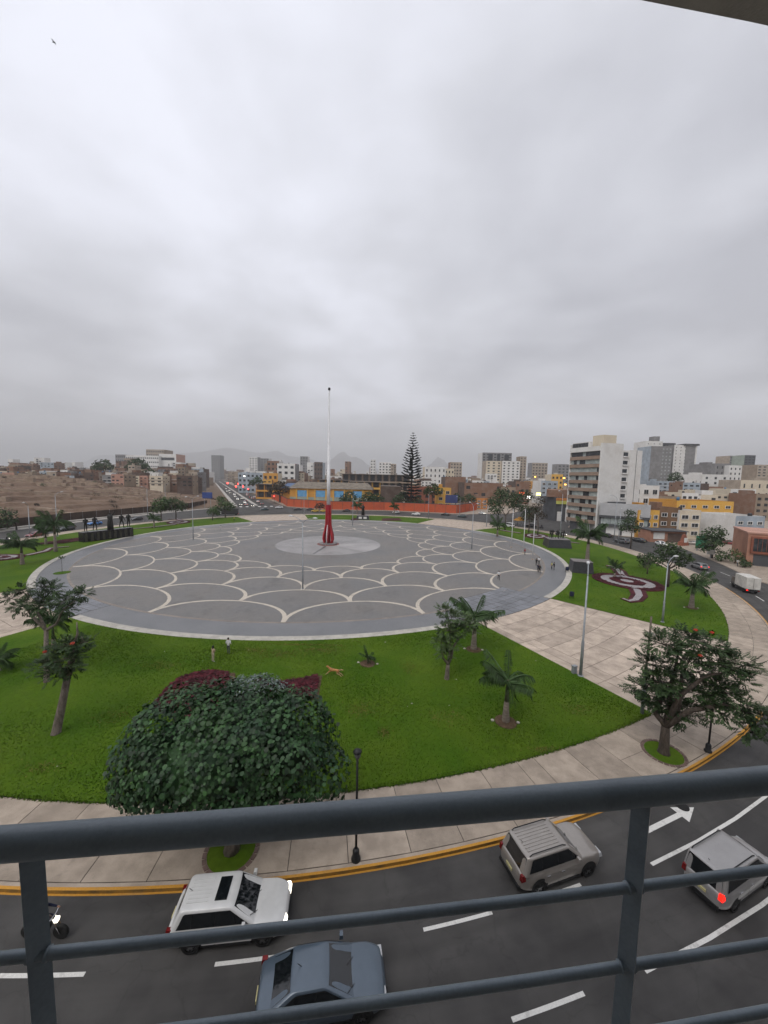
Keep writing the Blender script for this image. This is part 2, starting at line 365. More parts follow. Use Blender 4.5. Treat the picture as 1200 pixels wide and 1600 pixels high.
# plaza
pl = tag(arc_slab(MB(), 0.0, 55.6, 0, 360, -.3, 0.0, 2.0).build('plaza_pavement', plaza_m), kind='structure')
tag(arc_slab(MB(), 55.6, 59.9, 0, 360, -.3, -0.003, 2.0).build('plaza_border', plaza_ring_m), kind='structure')
kb = MB()
for a0_, a1_ in ((245.5, 297.5), (314.5, 396.0), (421.0, 467.0), (489.0, 586.5)):
    arc_slab(kb, 59.9, 61.0, a0_, a1_, -.3, .06, 1.5)
tag(kb.build('plaza_kerb', kerb_m), kind='structure')
arc_slab(MB(), 55.45, 55.85, 0, 360, 0.0, .004, 2.0).build('border_line', brown_line, pl)
RR = [55.5, 48.1, 41.7, 34.6, 28.8, 24.6]
for k in range(5):                                        # rings of cream arcs, each one opening outward
    r0, r1 = RR[k], RR[k + 1]; off = 272.5 + (10 if k % 2 else 0)
    if k == 4: r1 = 25.4
    me = None
    for j in range(18):
        ac = off + 10 + 20 * j
        pts = []; ws = []
        for i in range(19):
            th = math.pi * i / 18
            a = -math.cos(th); h = math.sin(th) ** .85
            pts.append(pol(r0 - (r0 - r1) * h, ac + 10 * a)); ws.append(.33 + .27 * abs(math.cos(th)) ** 1.5)
        strip(pts, ws, 0.0, .006 + .0012 * (j % 2) + .0004 * k).build('scale_arc', cream_m, pl)
MB().lathe([(14.6, 0), (14.6, .03)], 72, (-15.4, 102.0, 0)).build('centre_disc', disc_m, pl)
wd = MB()
def wedge(a0_, a1_):
    p = [(-15.4, 102.0)] + [(-15.4 + 14.4 * math.cos(rad(a0_ + (a1_ - a0_) * i / 8)), 102.0 + 14.4 * math.sin(rad(a0_ + (a1_ - a0_) * i / 8))) for i in range(9)]
    return MB().prism(p, .02, .036).build('disc_wedge', disc2_m, pl)
wedge(318, 372); 
cut = MB()
cut.prism([(-17.4,88.6),(-16.9,88.6),(-15.6,98.8),(-16.1,98.8)], .03, .045); cut.build('floor_groove', stone_dark, pl)
MB().prism([(-12.6,116.4),(-9.0,121.9),(-8.5,121.7),(-12.1,116.2)][::-1], 0, .012).build('floor_groove', stone_dark, pl)
# blue-grey tiles where the paths enter the plaza
def tile_patch(a0_, a1_, r0, r1, nr, na, mat, name, parent, gap=.06, z=.012):
    for i in range(nr):
        for j in range(na):
            ra, rb = r0 + (r1 - r0) * i / nr, r0 + (r1 - r0) * (i + 1) / nr - gap
            g = gap / ra * 57.3
            aa, ab = a0_ + (a1_ - a0_) * j / na, a0_ + (a1_ - a0_) * (j + 1) / na - g
            arc_slab(MB(), ra, rb, aa, ab, -.06, z + random.uniform(-.003, .003), 4.0).build(name, mat, parent)
pb = MB(); arc_slab(pb, 52.5, 61.0, 297.7, 314.3, -.05, .004, 2.0); arc_slab(pb, 55.86, 61.0, 227.2, 245.0, -.05, .004, 2.0)
tiles = tag(pb.build('entrance_paving', joint_m), kind='structure')
tile_patch(297.7, 314.3, 52.6, 61.0, 6, 12, plaza_tile_m, 'paving_slab', tiles)
tile_patch(227.2, 245.0, 55.9, 61.0, 4, 10, plaza_tile_m, 'paving_slab', tiles)

# lawns
def lawn(a0_, a1_, r1=82.1):
    mb = MB(); nr, na = 14, max(6, int(abs(a1_ - a0_) / 1.2)); vv = []; ff = []
    for i in range(nr + 1):
        for j in range(na + 1):
            r = 61.0 + (r1 - 61.0) * i / nr; a = a0_ + (a1_ - a0_) * j / na
            p = pol(r, a); z = .03 + .05 * noise.noise((p[0] * .15, p[1] * .15, 0)) * (0 < i < nr and 0 < j < na)
            vv.append((p[0], p[1], z))
    for i in range(nr):
        for j in range(na):
            k = i * (na + 1) + j; ff.append((k, k + na + 1, k + na + 2, k + 1))
    mb.add(vv, ff)
    o = mb.build('lawn', lawn_m, smooth=True); return tag(o, kind='structure')
LAWNS = [(245.5, 297.5), (314.5, 396.0), (421.0, 467.0), (489.0, 586.5)]
for a0_, a1_ in LAWNS: lawn(a0_, a1_)

# paths through the lawns and the ring of pavement round them
def path_between(a0_, a1_, name, slabs=True):
    o = tag(arc_slab(MB(), 61.0, 82.12, a0_, a1_, -.3, -.02 if slabs else 0.0, 2.0).build(name, joint_m if slabs else concrete_pink), kind='structure')
    if slabs:
        w = a1_ - a0_
        fr = [0, .06, .13, .37, .63, .87, .94, 1.0]
        for i in range(9):
            ra, rb = 61.05 + 21.0 * i / 9, 61.05 + 21.0 * (i + 1) / 9 - .05
            for j in range(7):
                aa, ab = a0_ + w * fr[j], a0_ + w * fr[j + 1] - .045
                if j in (0, 1, 5, 6) and i % 3: 
                    if i % 3 == 1: arc_slab(MB(), ra, rb + 2.33, aa, ab, -.05, random.uniform(-.004, .004), 4).build('paving_slab', concrete_pink, o)
                    continue
                arc_slab(MB(), ra, rb, aa, ab, -.05, random.uniform(-.004, .004), 4).build('paving_slab', concrete_pink, o)
path_between(297.5, 314.5, 'path'); path_between(226.5, 245.5, 'path')
path_between(36.0, 61.0, 'path', False); path_between(107.0, 129.0, 'path', False)
sw = tag(arc_slab(MB(), 82.1, 86.30, 0, 360, -.3, -.02, 1.5).build('pavement', joint_m), kind='structure')
TREE_PIT = [(Vector((-7.39, 16.88)), 1.15), (Vector((20.22, 24.26)), 1.15)]
a = 0.0
while a < 359.5:
    far = not (200 < a < 360)
    da = (2.1 if not far else 7.2) * random.uniform(.9, 1.1)
    if a + da > 359.5: da = 360 - a
    cuts = [82.16, 84.35, 86.28] if (292 < a < 330) else [82.16, 86.28]
    if 277.6 < a < 278.6 or 287 < a < 288: da *= .45
    for r0, r1 in zip(cuts[:-1], cuts[1:]):
        arc_slab(MB(), r0, r1 - .03, a, a + da - .028, -.06, random.uniform(-.004, .004), 2.0).build('paving_slab', concrete, sw)
    a += da
for (p, r) in TREE_PIT:                                   # planted pits in the pavement
    MB().lathe([(r, -.02), (r, .008), (r - .02, .012)], 28, (p.x, p.y, 0)).build('tree_pit', lawn_m, sw)
    rim = MB()
    for k in range(24):
        th = 2 * math.pi * k / 24
        rim.obox((p.x + (r + .11) * math.cos(th), p.y + (r + .11) * math.sin(th), .012), (.2, .28, .03), th)
    rim.build('pit_edging', pm('rosy_edging', (.16,.105,.09), .9, .2, 2.0), sw)
kerb = tag(arc_slab(MB(), 86.30, 86.60, 0, 360, -.3, .012, 1.0).build('kerb', concrete), kind='structure')
yk = MB()
for a0_, a1_ in ((255, 303.3), (307, 336)): arc_slab(yk, 86.47, 86.602, a0_, a1_, .0125, .017, 1.0)
yk.build('painted_kerb_top', yellow_m, kerb)
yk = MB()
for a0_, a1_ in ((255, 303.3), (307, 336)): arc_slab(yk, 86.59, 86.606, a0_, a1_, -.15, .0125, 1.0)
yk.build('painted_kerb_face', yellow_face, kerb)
yk = MB()
for a0_, a1_ in ((255, 303.3), (307, 336)): arc_slab(yk, 86.61, 86.70, a0_, a1_, -.148, -.1445, 1.0)
yk.build('painted_gutter', yellow_m, kerb)

# pavements and blocks on the far side of the ring road
blk = lambda name, pts, m=concrete_pale: tag(MB().prism(pts, -.3, 0.0).build(name, m), kind='structure')
blk('far_pavement', [av(900, 11.6), (-60.2, 226.0), (-30.5, 209.4), (0.0, 213.5), (41.5, 200.5), ss(20, -9.4), ss(520, -9.4)], concrete)
blk('bare_ground', [(-121, 108), (-116.9, 143), (-103, 192), av(0, -11.4), av(900, -11.4), (-900, 900), (-900, 108)], pm('dusty_verge', (.16,.115,.085), .95, .2, .1, col2=(.12,.09,.065), fine=1.2, finev=.2, spec=.1))
tag(strip([(-125, 70), (-120.0, 109), (-115.9, 143.5), (-102.5, 191), av(-2, -12.6), av(700, -12.6)], 2.6, -.2, .02).build('far_pavement', concrete_pale), kind='structure')
blk('far_pavement', [(75.4, 64), (260, 40), (900, 40), (900, 900), ss(520, 9.4), (78, 153.5), (81.5, 133.5), (90, 127.5), (91.5, 115), (87.6, 102.4), (82.4, 88), (75.4, 72)], concrete)
tag(arc_slab(MB(), 95.6, 103.0, 240, 332, -.3, -.01, 1.5).build('near_pavement', concrete), kind='structure')
med = MB(); med.prism([av(2, -1.1), av(2, 1.1), av(900, 1.1), av(900, -1.1)][::1], -.29, .0)
tag(med.build('median', concrete_pale), kind='structure')

# grass blades on the nearest lawns: one uncountable mass
def blades(n, a0_, a1_, r0, r1, hmin, hmax):
    a = np.radians(rng.uniform(a0_, a1_, n)); r = np.sqrt(rng.uniform(r0 * r0, r1 * r1, n))
    x = C0[0] + r * np.cos(a); y = C0[1] + r * np.sin(a)
    th = rng.uniform(0, 6.28, n); h = rng.uniform(hmin, hmax, n); w = rng.uniform(.03, .06, n)
    v = np.empty((n, 3, 3), np.float32)
    v[:, 0] = np.stack([x - w*np.cos(th), y - w*np.sin(th), np.full(n, .0)], 1)
    v[:, 1] = np.stack([x + w*np.cos(th), y + w*np.sin(th), np.full(n, .0)], 1)
    v[:, 2] = np.stack([x + rng.normal(0, .05, n), y + rng.normal(0, .05, n), h + .03], 1)
    return v
gv = np.concatenate([blades(120000, 250, 297.45, 60.95, 82.2, .03, .09), blades(26000, 314.55, 345, 60.95, 82.2, .04, .10), blades(5000, 250, 297.5, 81.9, 82.24, .03, .08)])
gme = raw_mesh('grass', gv.reshape(-1, 3), np.arange(len(gv) * 3), np.arange(0, len(gv) * 3, 3), grass_m)
tag(link('grass', gme), 'short mown green grass covering the lawns round the plaza', 'grass', kind='stuff')

# worn and dry patches in the grass
LIT = []
dry_m = pm('dry_grass', (.17,.145,.045), .9, .25, 1.2, col2=(.07,.11,.012), cover=.5, fine=5, finev=.25, spec=.1, sharp=.2)
dv_ = []
for (x_, y_, rx_, ry_, n_) in [(*(2.9, 35.0), 1.0, 1.1, 420), (*(-10.65, 37.48), 2.4, .9, 700), (*(-6.72, 38.53), 2.6, .7, 600), (*(-13.65, 38.23), 1.6, .6, 300), (*(-8.37, 32.59), .8, .5, 160), (*(0.35, 25.68), .5, .5, 160), (*(11.72, 24.26), 1.0, .3, 160), (*(-1.76, 28.26), 1.2, .9, 260), (*(-21.92, 34.61), 2.0, .8, 360), (*(5.49, 27.69), 1.6, 1.0, 240), (*(-20.66, 26.85), 1.6, 1.0, 240), (*(-21.85, 21.76), 1.4, .6, 200), (*(16.39, 28.86), 1.3, .8, 200), (*(-8.37, 39.69), 4.5, .25, 500)]:
    x = rng.normal(x_, rx_ * .55, n_); y = rng.normal(y_, ry_ * .55, n_); th = rng.uniform(0, 6.28, n_); w_ = rng.uniform(.03, .06, n_); v = np.empty((n_, 3, 3), np.float32)
    v[:, 0] = np.stack([x - w_*np.cos(th), y - w_*np.sin(th), np.full(n_, .04)], 1); v[:, 1] = np.stack([x + w_*np.cos(th), y + w_*np.sin(th), np.full(n_, .04)], 1); v[:, 2] = np.stack([x + rng.normal(0, .06, n_), y + rng.normal(0, .06, n_), rng.uniform(.08, .13, n_)], 1); dv_.append(v)
dv_ = np.concatenate(dv_); tag(link('dry_grass', raw_mesh('dry_grass', dv_.reshape(-1, 3), np.arange(len(dv_) * 3), np.arange(0, len(dv_) * 3, 3), dry_m)), 'scattered dry yellow grass in worn patches on the near lawn', 'grass', kind='stuff')
for k in range(26):                                       # litter and fallen leaves on the near lawn
    a_, r_ = random.uniform(262, 297), random.uniform(62, 82); q_ = pol(r_, a_)
    if k % 2: continue
    s_ = random.uniform(.05, .11); th = random.uniform(0, 6.3); o = MB().add([(q_[0] - s_, q_[1], .10), (q_[0], q_[1] - s_ * .7, .11), (q_[0] + s_, q_[1] + .02, .12), (q_[0], q_[1] + s_ * .7, .10), (q_[0], q_[1], .16)], [(0,1,4),(1,2,4),(2,3,4),(3,0,4),(3,2,1,0)]).build('paper_scrap', kerb_m)
    LIT.append((q_[0] / q_[1], o))
for k, (d_, o) in enumerate(sorted(LIT, key=lambda a_: a_[0])): tag(o, 'pale paper scrap on the near lawn, number %s from the left' % ('one two three four five six seven eight nine ten eleven twelve thirteen'.split()[k]), 'litter', 'litter on the near lawn')

# flower beds: maroon planting with white gravel figures
def plant_tops(n, inside, box, z):
    pts = []
    while len(pts) < n:
        x, y = random.uniform(box[0], box[2]), random.uniform(box[1], box[3])
        if inside(x, y): pts.append((x, y))
    mb = MB()
    for x, y in pts:
        th = random.uniform(0, 6.28); s = random.uniform(.10, .2); zz_ = z + random.uniform(0, .12)
        c_, s_ = math.cos(th) * s, math.sin(th) * s
        mb.add([(x - c_, y - s_, zz_), (x + s_, y - c_, zz_ + .05), (x + c_, y + s_, zz_ + .02), (x - s_, y + c_, zz_ - .03)], [(0, 1, 2, 3)])
    return mb
def inpoly(poly):
    def f(x, y):
        c = False
        for i in range(len(poly)):
            x1, y1 = poly[i]; x2, y2 = poly[i - 1]
            if (y1 > y) != (y2 > y) and x < (x2 - x1) * (y - y1) / (y2 - y1) + x1: c = not c
        return c
    return f
def motif(c, ax, ay, rot, label, tails=(), dens=700):
    """ring figure: maroon ellipse, gravel ring, maroon ring, gravel eye, and curling tails"""
    root = empty('flower_bed', (c[0], c[1], 0), 0, label, 'flower bed', 'flower beds with ring figures on the lawns')
    def ell(k, n=40):
        return [(ax*k*math.cos(t_)*math.cos(rot) - ay*k*math.sin(t_)*math.sin(rot), ax*k*math.cos(t_)*math.sin(rot) + ay*k*math.sin(t_)*math.cos(rot)) for t_ in [2*math.pi*i/n for i in range(n)]]
    big = MB().prism(ell(1.0), -.02, .16)
    for pts, w in tails:
        loc = [(p[0] - c[0], p[1] - c[1]) for p in pts]
        sm = strip(loc, [x * 1.0 for x in w], -.02, .145); big.add(sm.v, sm.f)
    big.build('planting', maroon_m, root)
    MB().prism(ell(.74), .10, .18).build('gravel_ring', gravel_m, root)
    MB().prism(ell(.48), .12, .24).build('inner_planting', maroon_m, root)
    MB().prism(ell(.18), .15, .26).build('gravel_eye', gravel_m, root)
    for pts, w in tails:
        loc = [(p[0] - c[0], p[1] - c[1]) for p in pts]
        strip(loc, [x * .42 for x in w], .1, .165).build('gravel_tail', gravel_m, root)
    e1 = inpoly(ell(.97)); e2 = inpoly(ell(.76)); e3 = inpoly(ell(.5)); e4 = inpoly(ell(.2))
    tops = plant_tops(dens, lambda x, y: (e1(x, y) and not e2(x, y)) or (e3(x, y) and not e4(x, y)), (-ax*1.1, -ay*1.6, ax*1.1, ay*1.6), .2)
    tag(tops.build('plant_leaves', maroon_m, root), kind='stuff')
motif((47.2, 69.0), 5.4, 6.2, rad(25), 'maroon flower bed with white gravel ring and two curling tails on the right lawn',
      [([(51.29, 82.45), (52.05, 81.3), (51.04, 77.23), (49.49, 73.99), (48.98, 72.01)], [.6, 2.0, 2.6, 2.4, 2.2]),
       ([(45.74, 65.31), (45.5, 63.76), (43.64, 60.44), (41.33, 58.01), (39.81, 57.3), (39.58, 58.53)], [2.2, 2.6, 2.4, 2.0, 1.6, 1.0])])
motif((-80.5, 142.0), 4.2, 6.0, rad(20), 'small maroon ring flower bed on the far left lawn beyond the black plinth',
      [([(-83, 148.5), (-87, 152), (-90, 151)], [1.6, 1.8, .8]), ([(-78, 135.5), (-82, 127), (-86, 121)], [1.6, 1.8, .8])], 300)
motif((53.0, 125.5), 4.0, 6.0, rad(-25), 'maroon ring flower bed on the far right lawn behind the white flagpoles',
      [([(50, 131.5), (46, 137), (44, 142)], [1.6, 1.8, .8]), ([(56, 119.5), (59, 114), (61, 112)], [1.6, 1.8, .8])], 300)
motif((-83.5, 77.5), 4.8, 3.6, rad(10), 'maroon ring flower bed with gravel at the left edge of the picture',
      [([(-80, 80.5), (-80, 85), (-82, 88.5), (-79.5, 91)], [1.8, 2.0, 1.6, .8])], 300)
def flat_bed(pts, label, leaves=900, extra=()):
    root = empty('flower_bed', (0, 0, 0), 0, label, 'flower bed')
    MB().prism(pts, -.02, .16).build('planting', maroon_m, root)
    xs, ys = [p[0] for p in pts], [p[1] for p in pts]
    tag(plant_tops(leaves, inpoly(pts), (min(xs), min(ys), max(xs), max(ys)), .15).build('plant_leaves', maroon_m, root), kind='stuff')
    for p in extra: MB().prism(p, -.02, .05).build('soil_edge', dirt_m, root)
    return root
w1 = [(-18.6, 28.0), (-15.0, 26.5), (-12.0, 28.0), (-14.6, 33.4), (-15.8, 33.6), (-17.3, 33.4), (-18.6, 32.5), (-18.9, 30.5)]
flat_bed(w1, 'maroon flower bed wing behind the big round-leaved tree, left side', 2600, [[(-14.7, 33.45), (-12.0, 28.0), (-11.5, 28.2), (-14.0, 33.5)]])
w2 = [(-11.5, 29.0), (-5.6, 29.6), (-5.75, 32.0), (-6.0, 33.3), (-7.6, 32.4), (-9.6, 31.9), (-11.5, 32.2)]
flat_bed(w2, 'maroon flower bed tip beside the running dog, right of the big tree', 1700, [[(-5.75, 32.0), (-5.6, 29.6), (-5.3, 29.7), (-5.6, 33.4), (-6.0, 33.3)]])
flat_bed([(-90.71, 93.72), (-87.37, 104.42), (-83.31, 99.5), (-84.65, 95.37), (-89.17, 92.98)], 'dark red flower bed strip left of the long black plinth', 500)
flat_bed([(-0.53, 170.15), (7.39, 173.02), (8.19, 163.97), (-1.05, 161.08)], 'dark red bed right of the small far statue', 100)
flat_bed([(-14.83, 168.8), (-11.3, 169.47), (-11.34, 161.68), (-14.71, 161.06)], 'dark red bed left of the small far statue', 80)

# ------------------------------------------------------------------ buildings
def wall(name, c, **k): return pm('wall_' + name, c, .9, k.pop('var', .12), k.pop('scale', .25), fine=2.0, finev=.1, spec=.2, **k)
W = dict(
 white=wall('white', (.66,.65,.63), col2=(.56,.54,.51), cover=.6), cream=wall('cream', (.58,.51,.40), col2=(.49,.42,.33), cover=.6), beige=wall('beige', (.40,.335,.27)),
 brick=wall('brick', (.205,.115,.078), col2=(.24,.165,.125), cover=.55),
 darkbrick=wall('dark_brick', (.095,.066,.055), col2=(.13,.10,.085), cover=.55), grey=wall('grey', (.24,.235,.235)), darkgrey=wall('dark_grey', (.085,.088,.095)),
 ochre=wall('ochre', (.56,.28,.06), col2=(.46,.24,.07), cover=.6), yellow=wall('yellow', (.64,.37,.085), col2=(.54,.31,.09), cover=.6), orange=wall('orange', (.50,.20,.06)),
 brown=wall('brown', (.19,.115,.07)), pink=wall('pink', (.46,.27,.21)), terracotta=wall('terracotta', (.27,.10,.065)), blue=wall('blue', (.09,.20,.33)),
 teal=wall('teal', (.08,.22,.25)), palegreen=wall('pale_green', (.33,.38,.33)), paleblue=wall('pale_blue', (.36,.41,.46)), tan=wall('tan', (.31,.245,.185)),
 redwall=wall('red_wall', (.46,.095,.04), col2=(.38,.085,.045), cover=.55), salmon=wall('salmon', (.41,.215,.15)))
roof_m = pm('flat_roof', (.20,.175,.155), .95, .25, .3, col2=(.13,.11,.10), fine=1.5, finev=.2, spec=.1)
win_m = pm('window_glass_dark', (.022,.025,.03), .15, .2, .8, col2=(.06,.068,.075), cover=.6, spec=.6)
win_l = pm('window_glass_pale', (.42,.46,.44), .3, .2, .5, col2=(.25,.285,.28), cover=.5, spec=.5)
tank_m = pm('water_tank_black', (.02,.02,.022), .6, .1, 1.0)
sheet_blue = pm('blue_sheet_roof', (.06,.12,.24), .6, .2, .4)
fibre_m = pm('fibre_cement_roof', (.20,.17,.135), .9, .2, .4, fine=3, finev=.15)
blue_panel = pm('blue_mural', (.13,.36,.62), .7, .1, .6)
lattice_m = pm('mast_steel', (.12,.12,.13), .6, .1, 1.0)

def shell(root, w, d, h, front, side, roof=roof_m, z0=0.0, name='wall', par=.9, x0=0.0, y0=0.0):
    """walls with a parapet round a sunken flat roof; the street front may have its own paint"""
    mb = MB(); t = .25
    X0, X1, Y0, Y1 = x0, x0 + w, y0, y0 + d
    mb.cur = 1
    mb.add([(X1,Y0,z0),(X1,Y1,z0),(X0,Y1,z0),(X0,Y0,z0),(X1,Y0,h),(X1,Y1,h),(X0,Y1,h),(X0,Y0,h)], [(0,1,5,4),(1,2,6,5),(2,3,7,6)])
    mb.cur = 0
    mb.add([(X0,Y0,z0),(X1,Y0,z0),(X1,Y0,h),(X0,Y0,h)], [(0,1,2,3)])
    mb.cur = 1
    mb.add([(X0,Y0,h),(X1,Y0,h),(X1,Y1,h),(X0,Y1,h),(X0+t,Y0+t,h),(X1-t,Y0+t,h),(X1-t,Y1-t,h),(X0+t,Y1-t,h),
            (X0+t,Y0+t,h-par),(X1-t,Y0+t,h-par),(X1-t,Y1-t,h-par),(X0+t,Y1-t,h-par)],
           [(0,1,5,4),(1,2,6,5),(2,3,7,6),(3,0,4,7),(4,5,9,8),(5,6,10,9),(6,7,11,10),(7,4,8,11)])
    mb.cur = 2
    mb.add([(X0+t,Y0+t,h-par),(X1-t,Y0+t,h-par),(X1-t,Y1-t,h-par),(X0+t,Y1-t,h-par)], [(0,1,2,3)])
    return mb.build(name, [front, side, roof], root)
def window_grid(root, w, z0, z1, rows, cols, mat=win_m, fw=.55, fh=.5, join=True, side=None, x0=0.0, skip=0.0, out=.05, sill=None):
    """openings on the street front (side None) or on the left / right flank (side 'L' / 'R', w is then the flank's depth)"""
    mb = MB(); n = 0; fz = (z1 - z0) / rows
    for i in range(rows):
        for j in range(cols):
            if random.random() < skip: continue
            ww = w / cols; xa = x0 + ww * (j + .5 - fw/2); xb = xa + ww * fw
            za = z0 + fz * (i + .5 - fh/2); zb = za + fz * fh
            m1 = MB()
            def bx(m_, a, b, c, d, o):
                if side == 'L': m_.box(-o, a, c, .02, b, d)
                elif side is None: m_.box(a, -o, c, b, .02, d)
                else: m_.box(side - .02, a, c, side + o, b, d)
            bx(m1, xa, xb, za, zb, out)
            if join: mb.add(m1.v, m1.f)
            else:
                o = m1.build('window', mat, root); fr_ = MB()
                bx(fr_, xa - .12, xa, za - .12, zb + .12, out + .13); bx(fr_, xb, xb + .12, za - .12, zb + .12, out + .13); bx(fr_, xa, xb, zb, zb + .12, out + .13); bx(fr_, xa - .05, xb + .05, za - .14, za, out + .2)
                bx(fr_, (xa + xb) / 2 - .035, (xa + xb) / 2 + .035, za, zb, out + .04); fr_.build('frame', W['white'], o)
                if sill:
                    m2 = MB(); bx(m2, xa - .1, xb + .1, za - .14, za, out + .08); m2.build('sill', sill, o)
            n += 1
    if join and n: tag(mb.build('windows', mat, root), kind='stuff')
def roof_bits(root, w, d, h, side, n=None):
    k = random.random()
    if k < .75:
        a, b = w * random.uniform(.2, .38), d * random.uniform(.2, .35); x = random.uniform(.3, w - a - .3); y = random.uniform(d * .3, d - b - .3)
        MB().box(x, y, h - .9, x + a, y + b, h + random.uniform(1.3, 2.3)).build('stair_hut', side, root)
    if k > .3:
        x, y = random.uniform(1, w - 1), random.uniform(1, d - 1)
        MB().lathe([(.6, h - .9), (.62, h + .5), (.5, h + .8), (.15, h + .95)], 10, (x, y, 0)).build('water_tank', tank_m if random.random() < .6 else W['blue'], root, True)
def block(label, p0, p1, depth, front, side, rows, cols, name='house', rz=0.0, cat='house', group=None, z0=0.0, glass=win_m, fw=.5, fh=.45, join=True,
          base=.5, top=1.0, bits=True, flank=None, flankcols=3, sill=None, skip=.0, roof=roof_m):
    w = math.hypot(p1[0] - p0[0], p1[1] - p0[1]) if rz else abs(p1[0] - p0[0]); h = p0[2]
    root = empty(name, (p0[0], p0[1], 0), rz, label, cat, group)
    shell(root, w, depth, h, front, side, roof, z0 - .3)
    window_grid(root, w, z0 + base, h - top, rows, cols, glass, fw, fh, join, sill=sill, skip=skip)
    if flank: window_grid(root, depth, z0 + base, h - top, rows, flankcols, glass, fw, fh, join, side='L' if flank == 'L' else w, skip=skip)
    if bits: roof_bits(root, w, depth, h, side)
    return root, w, h

# --- tall apartment block beside the ring road: brown balcony bands and a blank white flank
p0 = (76.1, 152.0); rz8 = math.atan2(-.966, .26); Wd, Dp, Ht = 15.6, 19.0, 33.5
ap = empty('apartment_block', (p0[0], p0[1], 0), rz8, 'tall white apartment block with brown balcony bands beside the ring road', 'building')
mb = MB(); mb.box(0.0, .62, 3.0, Wd, Dp, Ht - 2.2); mb.box(.3, 2.2, -.3, Wd - .3, Dp - .5, 3.0); mb.build('wall', W['white'], ap)
mb = MB(); mb.box(0, 0, 2.4, .35, 1.2, Ht + .6); mb.box(0, 1.2, Ht - 2.2, .35, 6, Ht + .6); mb.build('end_fin', W['white'], ap)
MB().box(Wd - .5, 0, 0, Wd + .25, Dp * .52, Ht + .2).build('flank_wall', W['white'], ap)
MB().box(Wd - 1.0, Dp * .56 + 2.6, 0, Wd + .28, Dp + .1, Ht - 2.0).build('flank_wall', W['white'], ap)
nf = 9; fz = (Ht - 2.6 - 3.2) / nf
for i in range(nf):
    z = 3.2 + fz * i
    MB().box(.35, -.1, z, Wd - .5, .62, z + fz * .42).build('balcony_band', pm('balcony_tan', (.30,.215,.165), .85, .1, .4), ap)
    for j in range(10):
        xa = .45 + (Wd - 1.0) * j / 10; dark = random.random() < (.85 if i in (8,) else .24)
        o = MB().box(xa + .03, .54, z + fz * .42, xa + (Wd - 1.0) / 10 - .05, .61, z + fz * .98).build('window', win_m if dark else win_l, ap)
MB().box(.35, -.2, Ht - 2.6, Wd - .5, 1.2, Ht - .8).build('top_fascia', W['white'], ap)
for j in range(5): MB().box(1.0 + j * 1.6, .2, Ht - .8, 2.4 + j * 1.6, .4, Ht + .9).build('roof_window', win_m, ap)
MB().box(.9, .35, Ht - .8, 9.4, 1.6, Ht + 1.2).build('penthouse', W['white'], ap)
MB().box(9.2, 2.0, Ht - 2.2, 14.2, 8.0, Ht + 3.4).build('lift_tower', W['cream'], ap)
for i in range(9):
    z = 4.0 + i * 3.15
    MB().box(Wd - .2, Dp * .545, z, Wd + .02, Dp * .545 + 2.2, z + 1.4).build('window', win_m, ap)
    MB().box(Wd, Dp * .54, z - .45, Wd + .5, Dp * .54 + 2.4, z - .1).build('ledge', W['white'], ap)
MB().box(2.0, .4, -.2, 5.4, .6, 3.0).build('entrance_door', W['darkgrey'], ap)
for k in range(6): MB().box(6.4 + k * .95, .9, -.2, 7.1 + k * .95, 1.1, 2.7).build('ground_window', win_l, ap)
MB().tube([(Wd + .35, Dp * .86, 3), (Wd + .35, Dp * .86, Ht - 2)], .06, 6).build('drain_pipe', W['darkgrey'], ap)

# --- low commercial building with a blank pale fascia below it
q0, q1 = Vector((79.8, 134.6)), Vector((92.6, 126.6)); rzl = math.atan2(q1.y - q0.y, q1.x - q0.x); wl_ = (q1 - q0).length
lw = empty('shop_building', (q0.x, q0.y, 0), rzl, 'low shop building with blank pale fascia and white shutters below the tall block', 'building')
MB().box(0, .8, -.3, wl_, 16, 11.0).build('wall', W['darkgrey'], lw)
MB().box(-.1, 0, 7.1, wl_ + .1, .8, 11.6).build('fascia', pm('pale_panel', (.42,.42,.43), .7, .08, .3), lw)
MB().box(-.1, .1, 6.3, wl_ + .1, .9, 7.1).build('canopy', W['darkgrey'], lw)
MB().box(.6, .72, 3.9, wl_ - .4, .8, 6.2).build('glazing', win_l, lw)
for k in range(6): MB().box(1.2 + k * 2.3, .66, 3.9, 1.32 + k * 2.3, .72, 6.2).build('mullion', W['darkgrey'], lw)
MB().box(-.2, -.5, 3.2, wl_ + .2, .8, 3.8).build('ledge', W['darkgrey'], lw)
MB().box(2.4, .6, -.2, 6.8, .8, 3.1).build('shutter', W['white'], lw)
MB().box(7.4, .6, -.2, 11.2, .8, 3.0).build('shutter', W['white'], lw)
MB().box(2.2, 3, 11.0, 8.0, 9, 11.9).build('roof_canopy', W['darkgrey'], lw)

